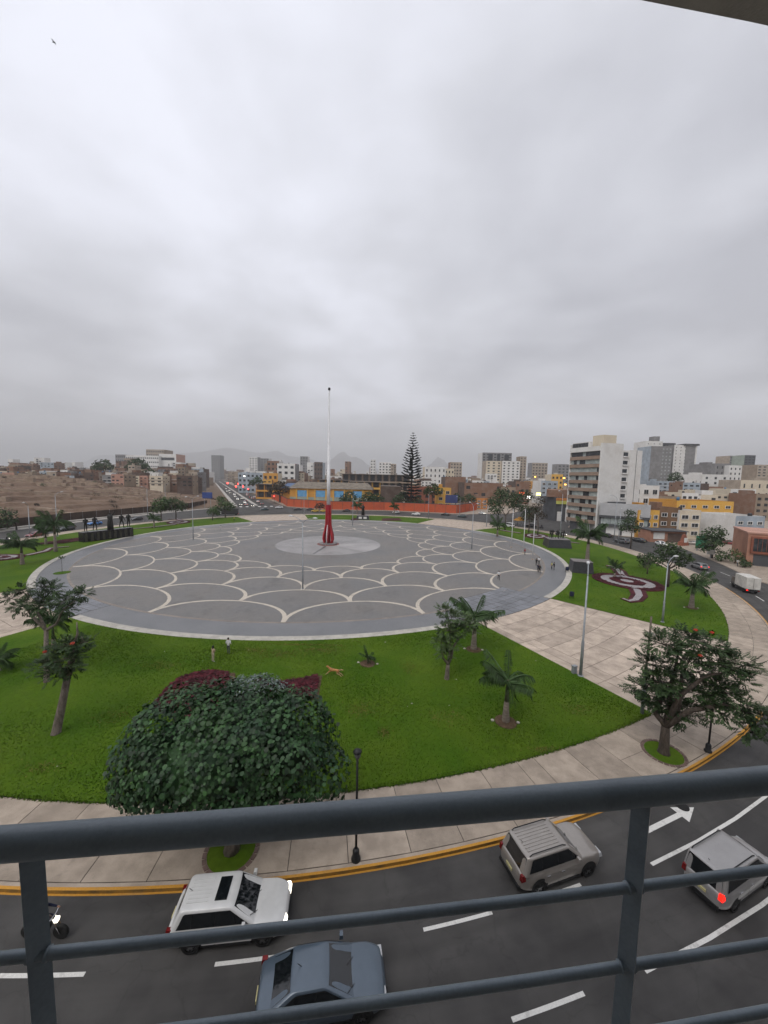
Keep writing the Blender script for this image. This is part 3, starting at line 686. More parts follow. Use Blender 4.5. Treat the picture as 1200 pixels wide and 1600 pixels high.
HB = 'houses and blocks right of the tall apartment block'
block('yellow two-storey house with dark red window beside the pale fascia', (89.56, 128.0, 9.66), (96.98, 128.0, 9.82), 12, W['yellow'], W['ochre'], 3, 3, group=HB, join=False)
block('brown three-storey house between the yellow and the cream one', (97.2, 128.4, 10.69), (104.41, 128.4, 10.84), 13, W['brown'], W['brick'], 3, 2, group=HB, join=False, fw=.5, fh=.4)
block('cream three-storey house with dark windows beside the brown one', (103.76, 127.5, 10.0), (111.14, 127.5, 10.16), 12, W['cream'], W['white'], 3, 2, group=HB, join=False, fw=.62, fh=.45)
block('long ochre yellow building with grey windows behind the cream house', (120.38, 150.0, 12.34), (143.83, 150.0, 12.04), 16, W['yellow'], W['ochre'], 4, 5, group=HB, join=False, fw=.42, fh=.36)
block('white modern house with a roof terrace right of the tall block', (116.94, 172.0, 18.15), (129.25, 172.0, 18.41), 14, W['white'], W['white'], 4, 3, group=HB, join=False, fw=.5, fh=.5)
block('pale blue house with dark windows behind the pink house', (114.25, 118.0, 9.18), (123.78, 118.0, 9.38), 14, W['paleblue'], W['white'], 3, 3, group=HB, join=False, fw=.45, fh=.35)
block('white narrow house with balconies above the ochre building', (166.97, 205.0, 14.27), (176.29, 205.0, 14.46), 14, W['white'], W['cream'], 4, 3, group=HB, fw=.6)
block('tan house with roof terrace above the brown house', (142.95, 190.0, 12.7), (154.25, 190.0, 12.94), 14, W['tan'], W['brick'], 4, 3, group=HB)
block('beige block with a plain end wall above the ochre building', (202.29, 230.0, 13.2), (217.16, 230.0, 13.51), 16, W['beige'], W['cream'], 4, 3, group=HB)
block('white four-storey house with two windows at the right edge', (227.07, 240.0, 16.64), (243.82, 240.0, 16.99), 16, W['white'], W['cream'], 4, 3, group=HB)
block('tan house with iron balconies at the far right edge', (203.51, 200.0, 14.53), (215.03, 200.0, 14.77), 16, W['tan'], W['brick'], 4, 3, group=HB)
block('long white warehouse block with a plain wall below the grey tower', (285.54, 330.0, 28.4), (309.64, 330.0, 28.9), 25, W['white'], W['white'], 6, 3, group=HB, fw=.25)
block('white block with a column of small windows below the far towers', (322.81, 345.0, 37.68), (334.78, 345.0, 37.93), 25, W['white'], W['white'], 8, 3, group=HB, fw=.3)
block('grey slab block with a plain end wall under a roof mast', (313.94, 350.0, 39.48), (327.9, 350.0, 39.77), 30, W['grey'], W['grey'], 7, 3, group=HB, fw=.2)
block('wide cream hall with a long plain wall at the right edge', (291.4, 300.0, 23.52), (328.99, 300.0, 24.3), 20, W['cream'], W['beige'], 3, 6, group=HB, fw=.2)
block('brown brick block between the white tower and the warehouse', (217.46, 260.0, 19.92), (230.15, 260.0, 20.19), 20, W['darkbrick'], W['brick'], 4, 3, group=HB, skip=.5)
# low shops and yard in front of the yellow houses
sh = empty('shop_row', (*(88.11, 119.23), 0), rad(-6), 'low brick shops with a white banner in front of the yellow houses', 'shop')
MB().box(0, 0, -.3, 10.5, 7, 3.6).build('wall', W['salmon'], sh)
MB().box(-.3, -1.2, 3.6, 10.8, 7, 3.85).build('roof', W['darkgrey'], sh)
MB().box(.8, -.15, .9, 4.2, -.02, 3.1).build('banner', W['white'], sh)
MB().box(5.2, -.1, 0, 9.8, -.0, 2.9).build('shutter', W['darkbrick'], sh)
# pink house at the right edge
ph = empty('pink_house', (87.6, 86.8, 0), rad(-33), 'pink two-storey house with a framed bay window at the right edge', 'house')
MB().box(0, 0, -.3, 9.2, 14, 7.6).build('wall', W['salmon'], ph)
MB().box(9.2, -.4, -.3, 22, 14, 7.4).build('side_wing', W['terracotta'], ph)
MB().box(-.2, -.2, 7.6, 9.3, 14, 7.95).build('roof_edge', W['pink'], ph)
bay = MB().box(.5, -.55, 3.0, 4.3, 0, 7.0).build('bay_frame', W['terracotta'], ph)
MB().box(.9, -.6, 3.5, 3.9, -.5, 6.6).build('pane', win_m, bay)
for k in range(3): MB().box(1.6 + k * .75, -.64, 3.5, 1.66 + k * .75, -.59, 6.6).build('bar', W['terracotta'], bay)
for k in range(4): MB().box(5.4 + k * .85, -.06, 4.6, 5.7 + k * .85, .02, 6.4).build('slit_window', win_m, ph)
for k in range(5): MB().box(5.2 + k * .75, -.06, .8, 5.5 + k * .75, .02, 2.6).build('slit_window', W['terracotta'], ph)
MB().box(1.2, -.05, -.2, 4.0, .02, 2.7).build('garage_door', W['darkgrey'], ph)
MB().box(10, -.45, -.2, 13.5, -.38, 2.8).build('gate', W['darkgrey'], ph)
MB().box(14.6, -.45, 3.6, 17.5, -.38, 5.4).build('window', win_m, ph)

# --- towers on the skyline
TW = 'towers on the skyline'
def tower(label, x0, x1, z, d, front, side, rows, cols, **k):
    return block(label, x0, x1, d, front, side, rows, cols, name='tower', cat='tower', group=TW, bits=False, **k)
r_, w_, h_ = tower('white tower with a rooftop box left of the grey glass tower', (302.15, 430.0, 68.24), (322.18, 430.0, 68.65), 0, 20, W['white'], W['white'], 16, 3, fw=.12, fh=.3)
MB().box(w_ * .6, 4, h_, w_ * .95, 12, h_ + 6).build('rooftop_box', W['grey'], r_)
r_, w_, h_ = tower('grey tower with a pale glazed edge in front of the white tower', (291.37, 405.0, 59.98), (314.45, 405.0, 60.46), 0, 22, W['grey'], W['paleblue'], 15, 6, fw=.35, fh=.35, glass=win_l)
MB().box(-.05, -.3, 0, w_ * .55, .05, h_).build('blank_bay', W['grey'], r_)
r_, w_, h_ = tower('dark glass tower between the two grey towers', (329.88, 440.0, 67.56), (345.07, 440.0, 67.87), 0, 20, W['darkgrey'], W['darkgrey'], 18, 4, fw=.6, fh=.4)
r_, w_, h_ = tower('broad pale grey tower with a flared dark roof edge', (332.05, 425.0, 64.0), (358.46, 425.0, 64.55), 0, 24, W['white'], W['grey'], 17, 5, fw=.16, fh=.3)
MB().box(w_ * .5, -.4, 0, w_ * .92, .05, h_ - 1).build('blank_bay', W['grey'], r_); MB().box(w_ * .4, -1.5, h_ - .5, w_ + 1.2, 20, h_ + 1.4).build('roof_edge', W['darkgrey'], r_)
tower('twin grey tower far right, its left block with a curved top', (523.39, 560.0, 63.77), (547.61, 560.0, 64.28), 0, 24, W['grey'], W['beige'], 16, 5, fw=.5)
tower('dark slim tower far right beside the twin grey tower', (526.08, 540.0, 63.54), (541.96, 540.0, 63.87), 0, 22, W['darkgrey'], W['palegreen'], 16, 3, fw=.6)
tower('beige tower block at the right edge of the skyline', (485.66, 480.0, 46.58), (511.46, 480.0, 47.12), 0, 22, W['beige'], W['tan'], 12, 4)
r_, w_, h_ = tower('grey towers with dark glass bays and a flat roof edge, centre right', (168.78, 640.0, 66.76), (219.8, 640.0, 67.82), 0, 30, W['grey'], W['white'], 14, 8, fw=.55)
MB().box(w_ * .2, -.5, h_ * .55, w_ * .35, .2, h_ - 2).build('glass_bay', win_m, r_); MB().box(w_ * .5, -.5, h_ * .55, w_ * .6, .2, h_ - 2).build('glass_bay', win_m, r_); MB().box(w_ * .75, -.5, h_ * .5, w_ * .9, .2, h_ - 3).build('glass_bay', win_m, r_)
tower('cream slab block below the grey towers, centre right', (162.34, 590.0, 49.98), (186.94, 590.0, 50.49), 0, 24, W['cream'], W['beige'], 11, 3, fw=.4)
tower('pale block with dark window columns beside the cream slab', (186.37, 585.0, 50.24), (214.81, 585.0, 50.83), 0, 24, W['white'], W['beige'], 11, 4, fw=.4)
tower('slim beige tower with a grey top right of the cream slabs', (219.92, 600.0, 58.87), (230.33, 600.0, 59.09), 0, 18, W['beige'], W['tan'], 13, 2, fw=.4)
tower('far pale twin block left of the tall apartment block', (304.38, 760.0, 56.95), (336.06, 760.0, 57.61), 0, 24, W['beige'], W['grey'], 9, 5)
tower('far grey block touching the tall apartment block', (329.13, 700.0, 52.55), (351.02, 700.0, 53.01), 0, 24, W['grey'], W['grey'], 9, 3)
tower('lone hazy slab tower on the left skyline', (-708.73, 1500.0, 97.74), (-674.81, 1500.0, 98.44), 0, 40, W['grey'], W['grey'], 12, 4)
tower('white tower pair left of the flagpole', (-425.43, 1150.0, 75.87), (-399.43, 1150.0, 76.41), 0, 30, W['white'], W['grey'], 10, 3)
tower('grey tower right of the white tower pair', (-414.75, 1200.0, 74.81), (-379.26, 1200.0, 75.55), 0, 30, W['grey'], W['white'], 10, 4)
tower('pale tower with dark top left of the flagpole', (-230.8, 1000.0, 73.06), (-209.94, 1000.0, 73.49), 0, 26, W['grey'], W['white'], 10, 3)
tower('white slim tower right of the flagpole', (-35.54, 900.0, 63.48), (-23.03, 900.0, 63.73), 0, 22, W['white'], W['grey'], 9, 2)
tower('white block beside the slim tower, left of the tall conifer', (-11.73, 700.0, 49.09), (12.62, 700.0, 49.6), 0, 24, W['white'], W['grey'], 9, 4)
tower('brownish block with flat roof left of the centre towers', (110.36, 620.0, 48.16), (129.76, 620.0, 48.57), 0, 22, W['beige'], W['brick'], 9, 4)
HS = 'hospital blocks on the left skyline'
def hosp(label, x0, x1, d, f, s, r, c, **k): return block(label, x0, x1, d, f, s, r, c, name='hospital_block', cat='building', group=HS, bits=False, **k)
hosp('grey square block at the left end of the hospital', (-645.45, 880.0, 61.94), (-620.94, 880.0, 62.45), 40, W['grey'], W['grey'], 7, 5)
hosp('long white hospital wing with rows of dark windows', (-613.95, 870.0, 60.46), (-535.3, 870.0, 59.09), 40, W['white'], W['white'], 6, 16, fw=.6, fh=.35)
hosp('beige hospital tower behind the white wing', (-603.91, 930.0, 78.8), (-558.65, 930.0, 79.73), 40, W['beige'], W['tan'], 9, 8)
hosp('white stepped hospital block with one long dark window', (-541.24, 880.0, 65.62), (-499.9, 880.0, 66.48), 40, W['white'], W['pink'], 3, 1, fw=.8, fh=.3)

# --- buildings in the middle distance
MD = 'buildings beyond the red wall'
block('white stepped building with a tall stair window left of the flagpole', (-123.28, 420.0, 33.19), (-102.79, 420.0, 33.62), 20, W['white'], W['grey'], 5, 3, group=MD, fw=.5)
block('brick flats under a white roof frame, left of the white stepped building', (-151.02, 470.0, 37.85), (-135.48, 470.0, 38.18), 18, W['brick'], W['white'], 6, 3, group=MD)
block('grey office block with a dark glass side near the flagpole', (-107.81, 560.0, 41.03), (-95.13, 560.0, 41.29), 24, W['darkbrick'], W['paleblue'], 6, 3, group=MD)
block('pale blue two-storey shop row along the avenue', (-160.08, 400.0, 21.93), (-132.83, 400.0, 22.5), 20, W['paleblue'], W['white'], 4, 6, group=MD)
block('ochre house at the avenue corner by the traffic lights', (-126.2, 380.0, 21.66), (-110.93, 380.0, 21.98), 16, W['ochre'], W['cream'], 3, 3, group=MD)
block('broad white flats behind the tall conifer', (46.8, 430.0, 33.41), (71.5, 430.0, 33.92), 24, W['white'], W['cream'], 5, 5, group=MD, fw=.3)
block('cream flats with dark stair openings right of the broad white ones', (67.88, 440.0, 31.88), (83.2, 440.0, 32.19), 22, W['cream'], W['beige'], 5, 4, group=MD, fw=.4)
block('tan brick block with blank walls behind the billboard', (49.66, 300.0, 21.09), (66.41, 300.0, 21.43), 22, W['brick'], W['darkbrick'], 3, 3, group=MD, skip=.7)
block('long brown brick block with white roof, right of the billboard', (60.09, 275.0, 16.91), (88.99, 275.0, 16.07), 24, W['brick'], W['darkbrick'], 3, 5, group=MD, skip=.7)
block('yellow corner house by the billboard', (34.22, 235.0, 13.57), (42.86, 235.0, 13.75), 12, W['yellow'], W['ochre'], 3, 2, group=MD, join=False)
block('orange house with small windows right of the billboard', (56.6, 238.0, 7.29), (67.45, 238.0, 7.52), 12, W['orange'], W['brick'], 3, 3, group=MD, join=False)
block('red brick house with a roof shed behind the conifer', (17.04, 262.0, 13.42), (39.04, 262.0, 13.88), 18, W['terracotta'], W['brick'], 3, 4, group=MD)
block('blue and white flats beside the lit shops', (132.61, 310.0, 19.62), (146.67, 310.0, 19.91), 18, W['paleblue'], W['white'], 5, 3, group=MD, join=False)
block('cream house with a pitched hut left of the tall apartment block', (172.74, 380.0, 26.57), (184.65, 380.0, 26.82), 16, W['yellow'], W['cream'], 5, 3, group=MD)
block('dark brick house above the street trees', (107.42, 300.0, 18.64), (118.94, 300.0, 18.88), 18, W['brick'], W['darkbrick'], 4, 3, group=MD, skip=.5)
block('tan house with white tarpaulin above the street trees', (86.05, 270.0, 14.21), (96.91, 270.0, 14.44), 16, W['tan'], W['brick'], 3, 3, group=MD, skip=.3)
rs = empty('round_shop', (*(83.01, 176.0, 4.38)[:2], 0), 0, 'dark shop with an orange fascia and a white door left of the tall block', 'shop')
x0_ = (82.46, 176.0, 13.04); x1_ = (89.23, 176.0, 13.19); ws_ = x1_[0] - x0_[0]
MB().box(0, 0, -.3, ws_, 14, 11.5).build('wall', W['darkgrey'], rs)
MB().lathe([(5.2, 11.5), (5.2, 15.0), (4.9, 15.3)], 20, (ws_ * .5, 6, 0)).build('drum', W['brick'], rs)
MB().box(-.1, -.6, 10.0, ws_ + .1, 0, 11.2).build('fascia', W['orange'], rs); MB().box(0, -.5, 8.3, ws_, 0, 9.9).build('sign_strip', pm('lime_sign', (.5,.5,.12), .6, .1, .5), rs)
MB().box(ws_ * .12, -.12, 0, ws_ * .42, -.02, 4.6).build('door', W['white'], rs); MB().box(ws_ * .7, -.4, 0, ws_ * 1.05, -.02, 6.5).build('pillar', W['white'], rs)

# --- school behind the red wall
hall = empty('school_hall', ((-61.65, 238.0, -0.22)[0], 238, 0), 0, 'low school hall with grey roof and four blue panels behind the red wall', 'building')
hw = (-8.46, 238.0, 0.9)[0] - (-61.65, 238.0, -0.22)[0]; eave = (-33.67, 238.0, 11.24)[2]
MB().box(0, 0, -.3, hw, 22, eave).build('wall', W['ochre'], hall)
MB().add([(-1, -1, eave), (hw + 1, -1, eave), (hw + 1, 23, eave), (-1, 23, eave), (3, 11, eave + 4.2), (hw - 3, 11, eave + 4.2)], [(0,1,5,4), (2,3,4,5), (1,2,5), (3,0,4), (3,2,1,0)]).build('roof', fibre_m, hall)
for k in range(4):
    xa = 5.0 + k * (hw - 10) / 3.6
    MB().box(xa, -.15, eave - 5.4, xa + 6.0, -.02, eave - 1.2).build('blue_panel', blue_panel, hall)
    for s_ in (-1.0, 6.2): MB().box(xa + s_, -.5, 0, xa + s_ + .8, 0, eave).build('pilaster', W['yellow'], hall)
MB().box(0, -.3, 0, hw, -.1, eave - 5.6).build('base_wall', W['palegreen'], hall)
bh = empty('blue_roof_shed', ((-72.87, 262.0, 11.54)[0], 262, 0), 0, 'shed with a blue sheet roof behind the school hall', 'shed')
bw = (-47.17, 262.0, 12.08)[0] - (-72.87, 262.0, 11.54)[0]; bz = (-60.02, 262.0, 13.19)[2]
MB().box(0, 0, -.3, bw, 16, bz - 2.5).build('wall', W['ochre'], bh)
MB().add([(-1,-1,bz-2.6),(bw+1,-1,bz-2.6),(bw+1,17,bz+.5),(-1,17,bz+.5),(-1,-1,bz-2.9),(bw+1,-1,bz-2.9),(bw+1,17,bz-2.9),(-1,17,bz-2.9)], [(0,1,2,3),(4,5,1,0),(5,6,2,1),(7,4,0,3),(6,7,3,2)]).build('roof', sheet_blue, bh)
def gallery(label, x0, x1, Y, d, floors, wm, sm):
    """open-gallery school block: slabs and parapets with deep dark recesses and columns"""
    w = x1[0] - x0[0]; h = x0[2]; root = empty('school_block', (x0[0], Y, 0), 0, label, 'building', 'school blocks behind the red wall')
    MB().box(0, 2.2, -.3, w, d, h - .4).build('wall', sm, root); MB().box(-.5, -.6, h - .4, w + .5, d + .4, h).build('roof', roof_m, root)
    fz = h / floors
    for i in range(floors):
        MB().box(0, 0, i * fz - .2, w, 2.2, i * fz + .1).build('floor_slab', wm, root)
        MB().box(0, 0, i * fz + .1, w, .25, i * fz + 1.2).build('parapet', wm, root)
    n = max(2, int(w / 5.5))
    for j in range(n + 1): MB().box(j * w / n - .2, -.05, 0, j * w / n + .2, .3, h - .4).build('column', wm, root)
    mbw = MB()
    for i in range(floors):
        for j in range(n): mbw.box((j + .2) * w / n, 2.1, i * fz + 1.3, (j + .8) * w / n, 2.25, i * fz + fz - .6)
    tag(mbw.build('windows', win_m, root), kind='stuff'); return root
gallery('ochre school block with open galleries just right of the flagpole', (-51.83, 285.0, 16.93), (-27.42, 285.0, 17.44), 285, 14, 3, W['ochre'], W['tan'])
gallery('yellow school block with dark galleries left of the tall conifer', (-26.24, 268.0, 16.12), (-3.28, 268.0, 16.6), 268, 14, 3, W['yellow'], W['brown'])
gallery('long tan school block with a row of dark windows by the conifer', (-38.15, 330.0, 22.23), (22.3, 330.0, 23.49), 330, 16, 3, W['tan'], W['darkbrick'])
gallery('low ochre school wing left of the flagpole', (-105.5, 300.0, 12.1), (-78.18, 300.0, 12.67), 300, 14, 2, W['ochre'], W['brown'])
dw = empty('dark_hall', ((-2.53, 232.0, 1.47)[0], 232, 0), 0, 'dark grey hall wall with netting behind the red wall', 'building')
MB().box(0, 0, -.3, (10.52, 232.0, 1.75)[0] - (-2.53, 232.0, 1.47)[0], 20, (-0.34, 232.0, 13.74)[2]).build('wall', W['darkbrick'], dw); MB().box(.3, .3, (-0.34, 232.0, 13.74)[2], 10.5, 19, (-0.34, 232.0, 13.74)[2] + .3).build('roof', roof_m, dw)

# --- red perimeter wall: panels between darker posts with a coping
rw = empty('perimeter_wall', (0, 0, 0), 0, 'long red orange perimeter wall round the school, in panels', 'wall')
post_m = W['terracotta']
pts = [av(300, 19.6), av(20, 19.6), (-61.2, 229.4), (-30.5, 213.4), (0.0, 217.0), (41.0, 205.4), (58.9, 231.0)]
for s0, s1 in zip(pts[:-1], pts[1:]):
    a_, b_ = Vector(s0), Vector(s1); Lg = (b_ - a_).length; n = max(2, int(round(Lg / 6.2))); ang = math.atan2(b_.y - a_.y, b_.x - a_.x)
    for k in range(n):
        c = a_ + (b_ - a_) * ((k + .5) / n)
        MB().obox((c.x, c.y, 2.25), (Lg / n - .35, .22, 4.9), ang).build('wall_panel', W['redwall'], rw)
        e_ = a_ + (b_ - a_) * (k / n)
        MB().obox((e_.x, e_.y, 2.4), (.36, .42, 5.3), ang).build('wall_post', post_m, rw)
        MB().obox((c.x, c.y, 4.85), (Lg / n - .3, .34, .3), ang).build('coping', W['darkgrey'], rw)

# --- houses: jittered rows of small flat-roofed houses
NAMES = {'brick':'bare brick','darkbrick':'dark brick','white':'white','cream':'cream','beige':'beige','tan':'tan','grey':'grey','yellow':'yellow','pink':'pink','palegreen':'pale green','paleblue':'pale blue','teal':'teal','ochre':'ochre','salmon':'salmon','orange':'orange'}
PAL_L = ['brick']*6 + ['darkbrick']*2 + ['tan','tan','beige','beige','cream','cream','white','white','teal','pink','paleblue','grey']
PAL_C = ['brick']*4 + ['white']*5 + ['cream']*3 + ['tan','grey','beige','beige','ochre','darkbrick','paleblue','pink','yellow']
ORD = 'first second third fourth fifth sixth seventh eighth ninth tenth eleventh twelfth thirteenth fourteenth fifteenth sixteenth seventeenth eighteenth nineteenth twentieth'.split()
ORD += ['twenty-' + o for o in ORD[:9]] + ['thirtieth'] + ['thirty-' + o for o in ORD[:9]] + ['fortieth'] + ['forty-' + o for o in ORD[:9]]
ROWS = {}
def fill_house(px, Y, wpx, ztop, pal, zone, z0=0.0, detail=True):
    """px is the direction x/y of the house's middle"""
    w = max(6.0, wpx); d = random.uniform(.9, 1.4) * min(w, 16)
    f = random.choice(pal); s = f if random.random() < .25 else random.choice(['brick', 'darkbrick', 'brick', 'grey', 'tan', f])
    storeys = max(1, int(round((ztop - z0) / 3.0)))
    root = empty('house', (px * Y - w / 2, Y, 0), random.uniform(-.25, .25), None, 'house', 'small houses ' + zone)
    ROWS.setdefault(zone, []).append((px, root, NAMES[f]))
    shell(root, w, d, ztop, W[f], W[s], z0=-.3, par=random.choice([.4, .9, 1.2]))
    cols = max(2, int(w / 3.6))
    window_grid(root, w, z0 + .4, ztop - .8, storeys, cols, win_m, random.uniform(.35, .6), random.uniform(.35, .5), True, skip=.2)
    window_grid(root, d, z0 + .4, ztop - .8, storeys, 3, win_m, .3, .35, True, side=('L' if px > 0 else w), skip=.6)
    roof_bits(root, w, d, ztop, W[s])
    if random.random() < .6:
        lm = W[random.choice(['grey', 'white', 'tan', f])]
        for i in range(1, storeys): zz_ = z0 + .4 + i * (ztop - .8 - z0 - .4) / storeys; MB().box(-.05, -.35, zz_ - .15, w + .05, .02, zz_ + .12).build('ledge', lm, root)
    if random.random() < .5:
        rb = MB()
        for i in range(random.randint(3, 6)): xx, yy_ = random.uniform(.2, w - .2), random.choice([.15, d - .15]); rb.box(xx - .12, yy_ - .12, ztop - .1, xx + .12, yy_ + .12, ztop + random.uniform(.8, 1.6))
        tag(rb.build('column_stubs', W['darkbrick'], root), kind='stuff')
    if random.random() < .35:
        xx, yy_ = random.uniform(.1, .5) * w, random.uniform(.2, .6) * d; MB().box(xx, yy_, ztop + .4, xx + w * .4, yy_ + d * .3, ztop + .55).build('roof_sheet', random.choice([fibre_m, sheet_blue, W['white'], W['terracotta']]), root)
    if random.random() < .3:
        MB().box(.3, .3, ztop - .05, w * .7, d * .6, ztop + random.uniform(2.0, 2.7)).build('roof_storey', W[random.choice(['brick','tan','white','darkbrick'])], root)
def rowfill(Y, xa, xb, wavg, z0, zlo, zhi, pal, zone, tall=.08):
    x = xa
    while x < xb:
        w = wavg * random.uniform(.7, 1.4); yy = Y * random.uniform(.965, 1.035)
        zt = random.uniform(zlo, zhi) + (random.uniform(4, 9) if random.random() < tall else 0)
        c = x + w / 2; x += w + (random.uniform(0, .4) if random.random() < .8 else random.uniform(2, 6))
        p = Vector((c, yy)) - AO
        if abs(p.dot(AN)) < 13 + w * .6 and p.dot(AD) > -30: continue
        p = Vector((c, yy)) - SO
        if abs(p.dot(SN)) < 9 + w * .6 and p.dot(SD) > -30: continue
        fill_house(c / yy, yy, w, zt, pal, zone, z0)
rowfill(305, -330, -165, 9, 8, 15.5, 18.5, PAL_L, 'along the crest behind the ruins')
rowfill(324, -350, -170, 8, 8, 15.5, 19.5, PAL_L, 'just behind the crest row of the ruins')
rowfill(345, -380, -190, 10, 8, 17, 20.5, PAL_L, 'in the second row behind the ruins')
rowfill(410, -455, -215, 12, 8, 18, 22, PAL_L, 'in the third row behind the ruins')
rowfill(520, -580, -265, 18, 6, 21, 28, PAL_L, 'far behind the ruins')
rowfill(330, -118, -60, 11, 0, 8, 12, PAL_C, 'along the avenue behind the school')
rowfill(380, -135, 170, 11, 0, 11, 15.5, PAL_C, 'in the rows behind the school')
rowfill(450, -170, 200, 11, 0, 14, 19, PAL_C, 'in the city rows behind the flagpole')
rowfill(255, 105, 215, 12, 0, 9, 12.5, PAL_C, 'between the lit shops and the towers')
rowfill(215, 150, 240, 12, 0, 9, 14, PAL_C, 'right of the tall apartment block')
rowfill(300, 150, 330, 14, 0, 11, 16, PAL_C, 'behind the houses on the right')
rowfill(395, 180, 440, 17, 0, 13, 19, PAL_C, 'below the right-hand towers')
rowfill(470, 160, 330, 17, 0, 14, 20, PAL_C, 'far behind the street trees')
for zone, hs in ROWS.items():
    for k, (d_, o, cn) in enumerate(sorted(hs, key=lambda a_: a_[0])): o['label'] = 'small %s house, %s from the left %s' % (cn, ORD[k], zone)
# beyond that the city reads as one mass
def mass(n, Ya, Yb, xs, h0, h1, name, label, tall, mats):
    mb = MB()
    for k in range(n):
        Y = random.uniform(Ya, Yb); x = random.uniform(*xs) * Y; w, d = random.uniform(9, 24), random.uniform(9, 24); h = random.uniform(h0, h1)
        if random.random() < tall: h += random.uniform(6, 26); w *= .7
        p = Vector((x, Y)) - AO
        if abs(p.dot(AN)) < 16 + w * .6: continue
        mb.cur = random.randrange(len(mats) - 1); mb.obox((x, Y, h / 2 - .2), (w, d, h), random.uniform(-.3, .3))
        mb.cur = len(mats) - 1
        for i in range(int(h / 3.4)):
            for j in range(int(w / 5)):
                if random.random() < .55: mb.box(x - w/2 + 1 + j * 5, Y - d/2 - 1.4, 1.2 + i * 3.4, x - w/2 + 3.6 + j * 5, Y - d/2 - .3, 2.7 + i * 3.4)
    return tag(mb.build(name, mats, None), label, 'city', kind='stuff')
cm = [W['white'], W['cream'], W['brick'], W['white'], W['beige'], W['tan'], W['brick'], W['white'], win_m]
mass(1300, 570, 1500, (-1.05, 1.15), 13, 27, 'distant_city', 'mass of pale and brick buildings along the horizon', .10, cm)
mass(1100, 1500, 3800, (-1.0, 1.1), 18, 44, 'distant_city', 'hazy mass of buildings at the foot of the hills', .12, cm)

# --- the ruins: a terraced adobe mound
adobe = pm('adobe_earth', (.175,.122,.088), .95, .2, .06, col2=(.125,.085,.062), cover=.5, fine=.9, finev=.2, bump=.6, bscale=1.2, spec=.1)
adobe_l = pm('adobe_wall', (.33,.255,.195), .95, .15, .3, fine=2, finev=.15, spec=.1)
edge = [Vector(p) for p in [(-150, 60), (-128, 112), (-124, 146), (-112, 196), av(6, -17), av(330, -17)]]
def dist_edge(x, y):
    best = 1e9; P_ = Vector((x, y))
    for a_, b_ in zip(edge[:-1], edge[1:]):
        ab = b_ - a_; t_ = max(0, min(1, (P_ - a_).dot(ab) / ab.length_squared)); q_ = a_ + ab * t_
        dd = (P_ - q_).length; cr = ab.x * (P_.y - a_.y) - ab.y * (P_.x - a_.x)
        if dd < best: best = dd; sg = 1 if cr > 0 else -1
    return best * sg
def mound(x, y):
    s = dist_edge(x, y)
    if s < 0: return -.5
    s2 = s + 9 * noise.noise((x * .02, y * .02, 1.5)) + 3 * noise.noise((x * .08, y * .08, 4.0))
    # lower on the avenue side
    ave = max(0.0, min(1.0, (-(Vector((x, y)) - AO).dot(AN) - 30) / 70))
    h = min(1.4, s * .12); 
    for st, hh in ((14, 1.2), (24, 1.5), (34, 1.3), (46, 1.7), (58, 1.5), (72, 1.7), (88, 1.8), (106, 1.6)):
        h += hh * max(0.0, min(1.0, (s2 - st) / 1.6)) * (.25 + .75 * ave)
    return h + .45 * noise.noise((x * .11, y * .11, 0)) + .2 * noise.noise((x * .4, y * .4, 3))
nx, ny = 190, 150; X0, X1, Y0, Y1 = -400.0, -92.0, 70.0, 330.0
vv = []; ff = []
for j in range(ny + 1):
    for i in range(nx + 1):
        x, y = X0 + (X1 - X0) * i / nx, Y0 + (Y1 - Y0) * j / ny; vv.append((x, y, mound(x, y)))
for j in range(ny):
    for i in range(nx):
        k = j * (nx + 1) + i; ff.append((k, k + 1, k + nx + 2, k + nx + 1))
tag(MB().add(vv, ff).build('ruin_mound', adobe), kind='structure')
AW = 'low adobe walls on the ruins'
def adobe_line(pts, hgt, th, label):
    mb = MB(); P_ = []
    for a_, b_ in zip(pts[:-1], pts[1:]):
        n = max(2, int((Vector(b_) - Vector(a_)).length / 4))
        P_ += [Vector(a_) + (Vector(b_) - Vector(a_)) * (i / n) for i in range(n)]
    P_.append(Vector(pts[-1]))
    for a_, b_ in zip(P_[:-1], P_[1:]):
        c = (a_ + b_) / 2; z = min(mound(a_.x, a_.y), mound(b_.x, b_.y)); ang = math.atan2(b_.y - a_.y, b_.x - a_.x)
        hh = hgt * random.uniform(.75, 1.15); mb.obox((c.x, c.y, z + hh / 2 - .4), ((b_ - a_).length + .1, th * random.uniform(.9, 1.2), hh + .8), ang)
    tag(mb.build('adobe_wall', adobe_l), label, 'wall', AW)
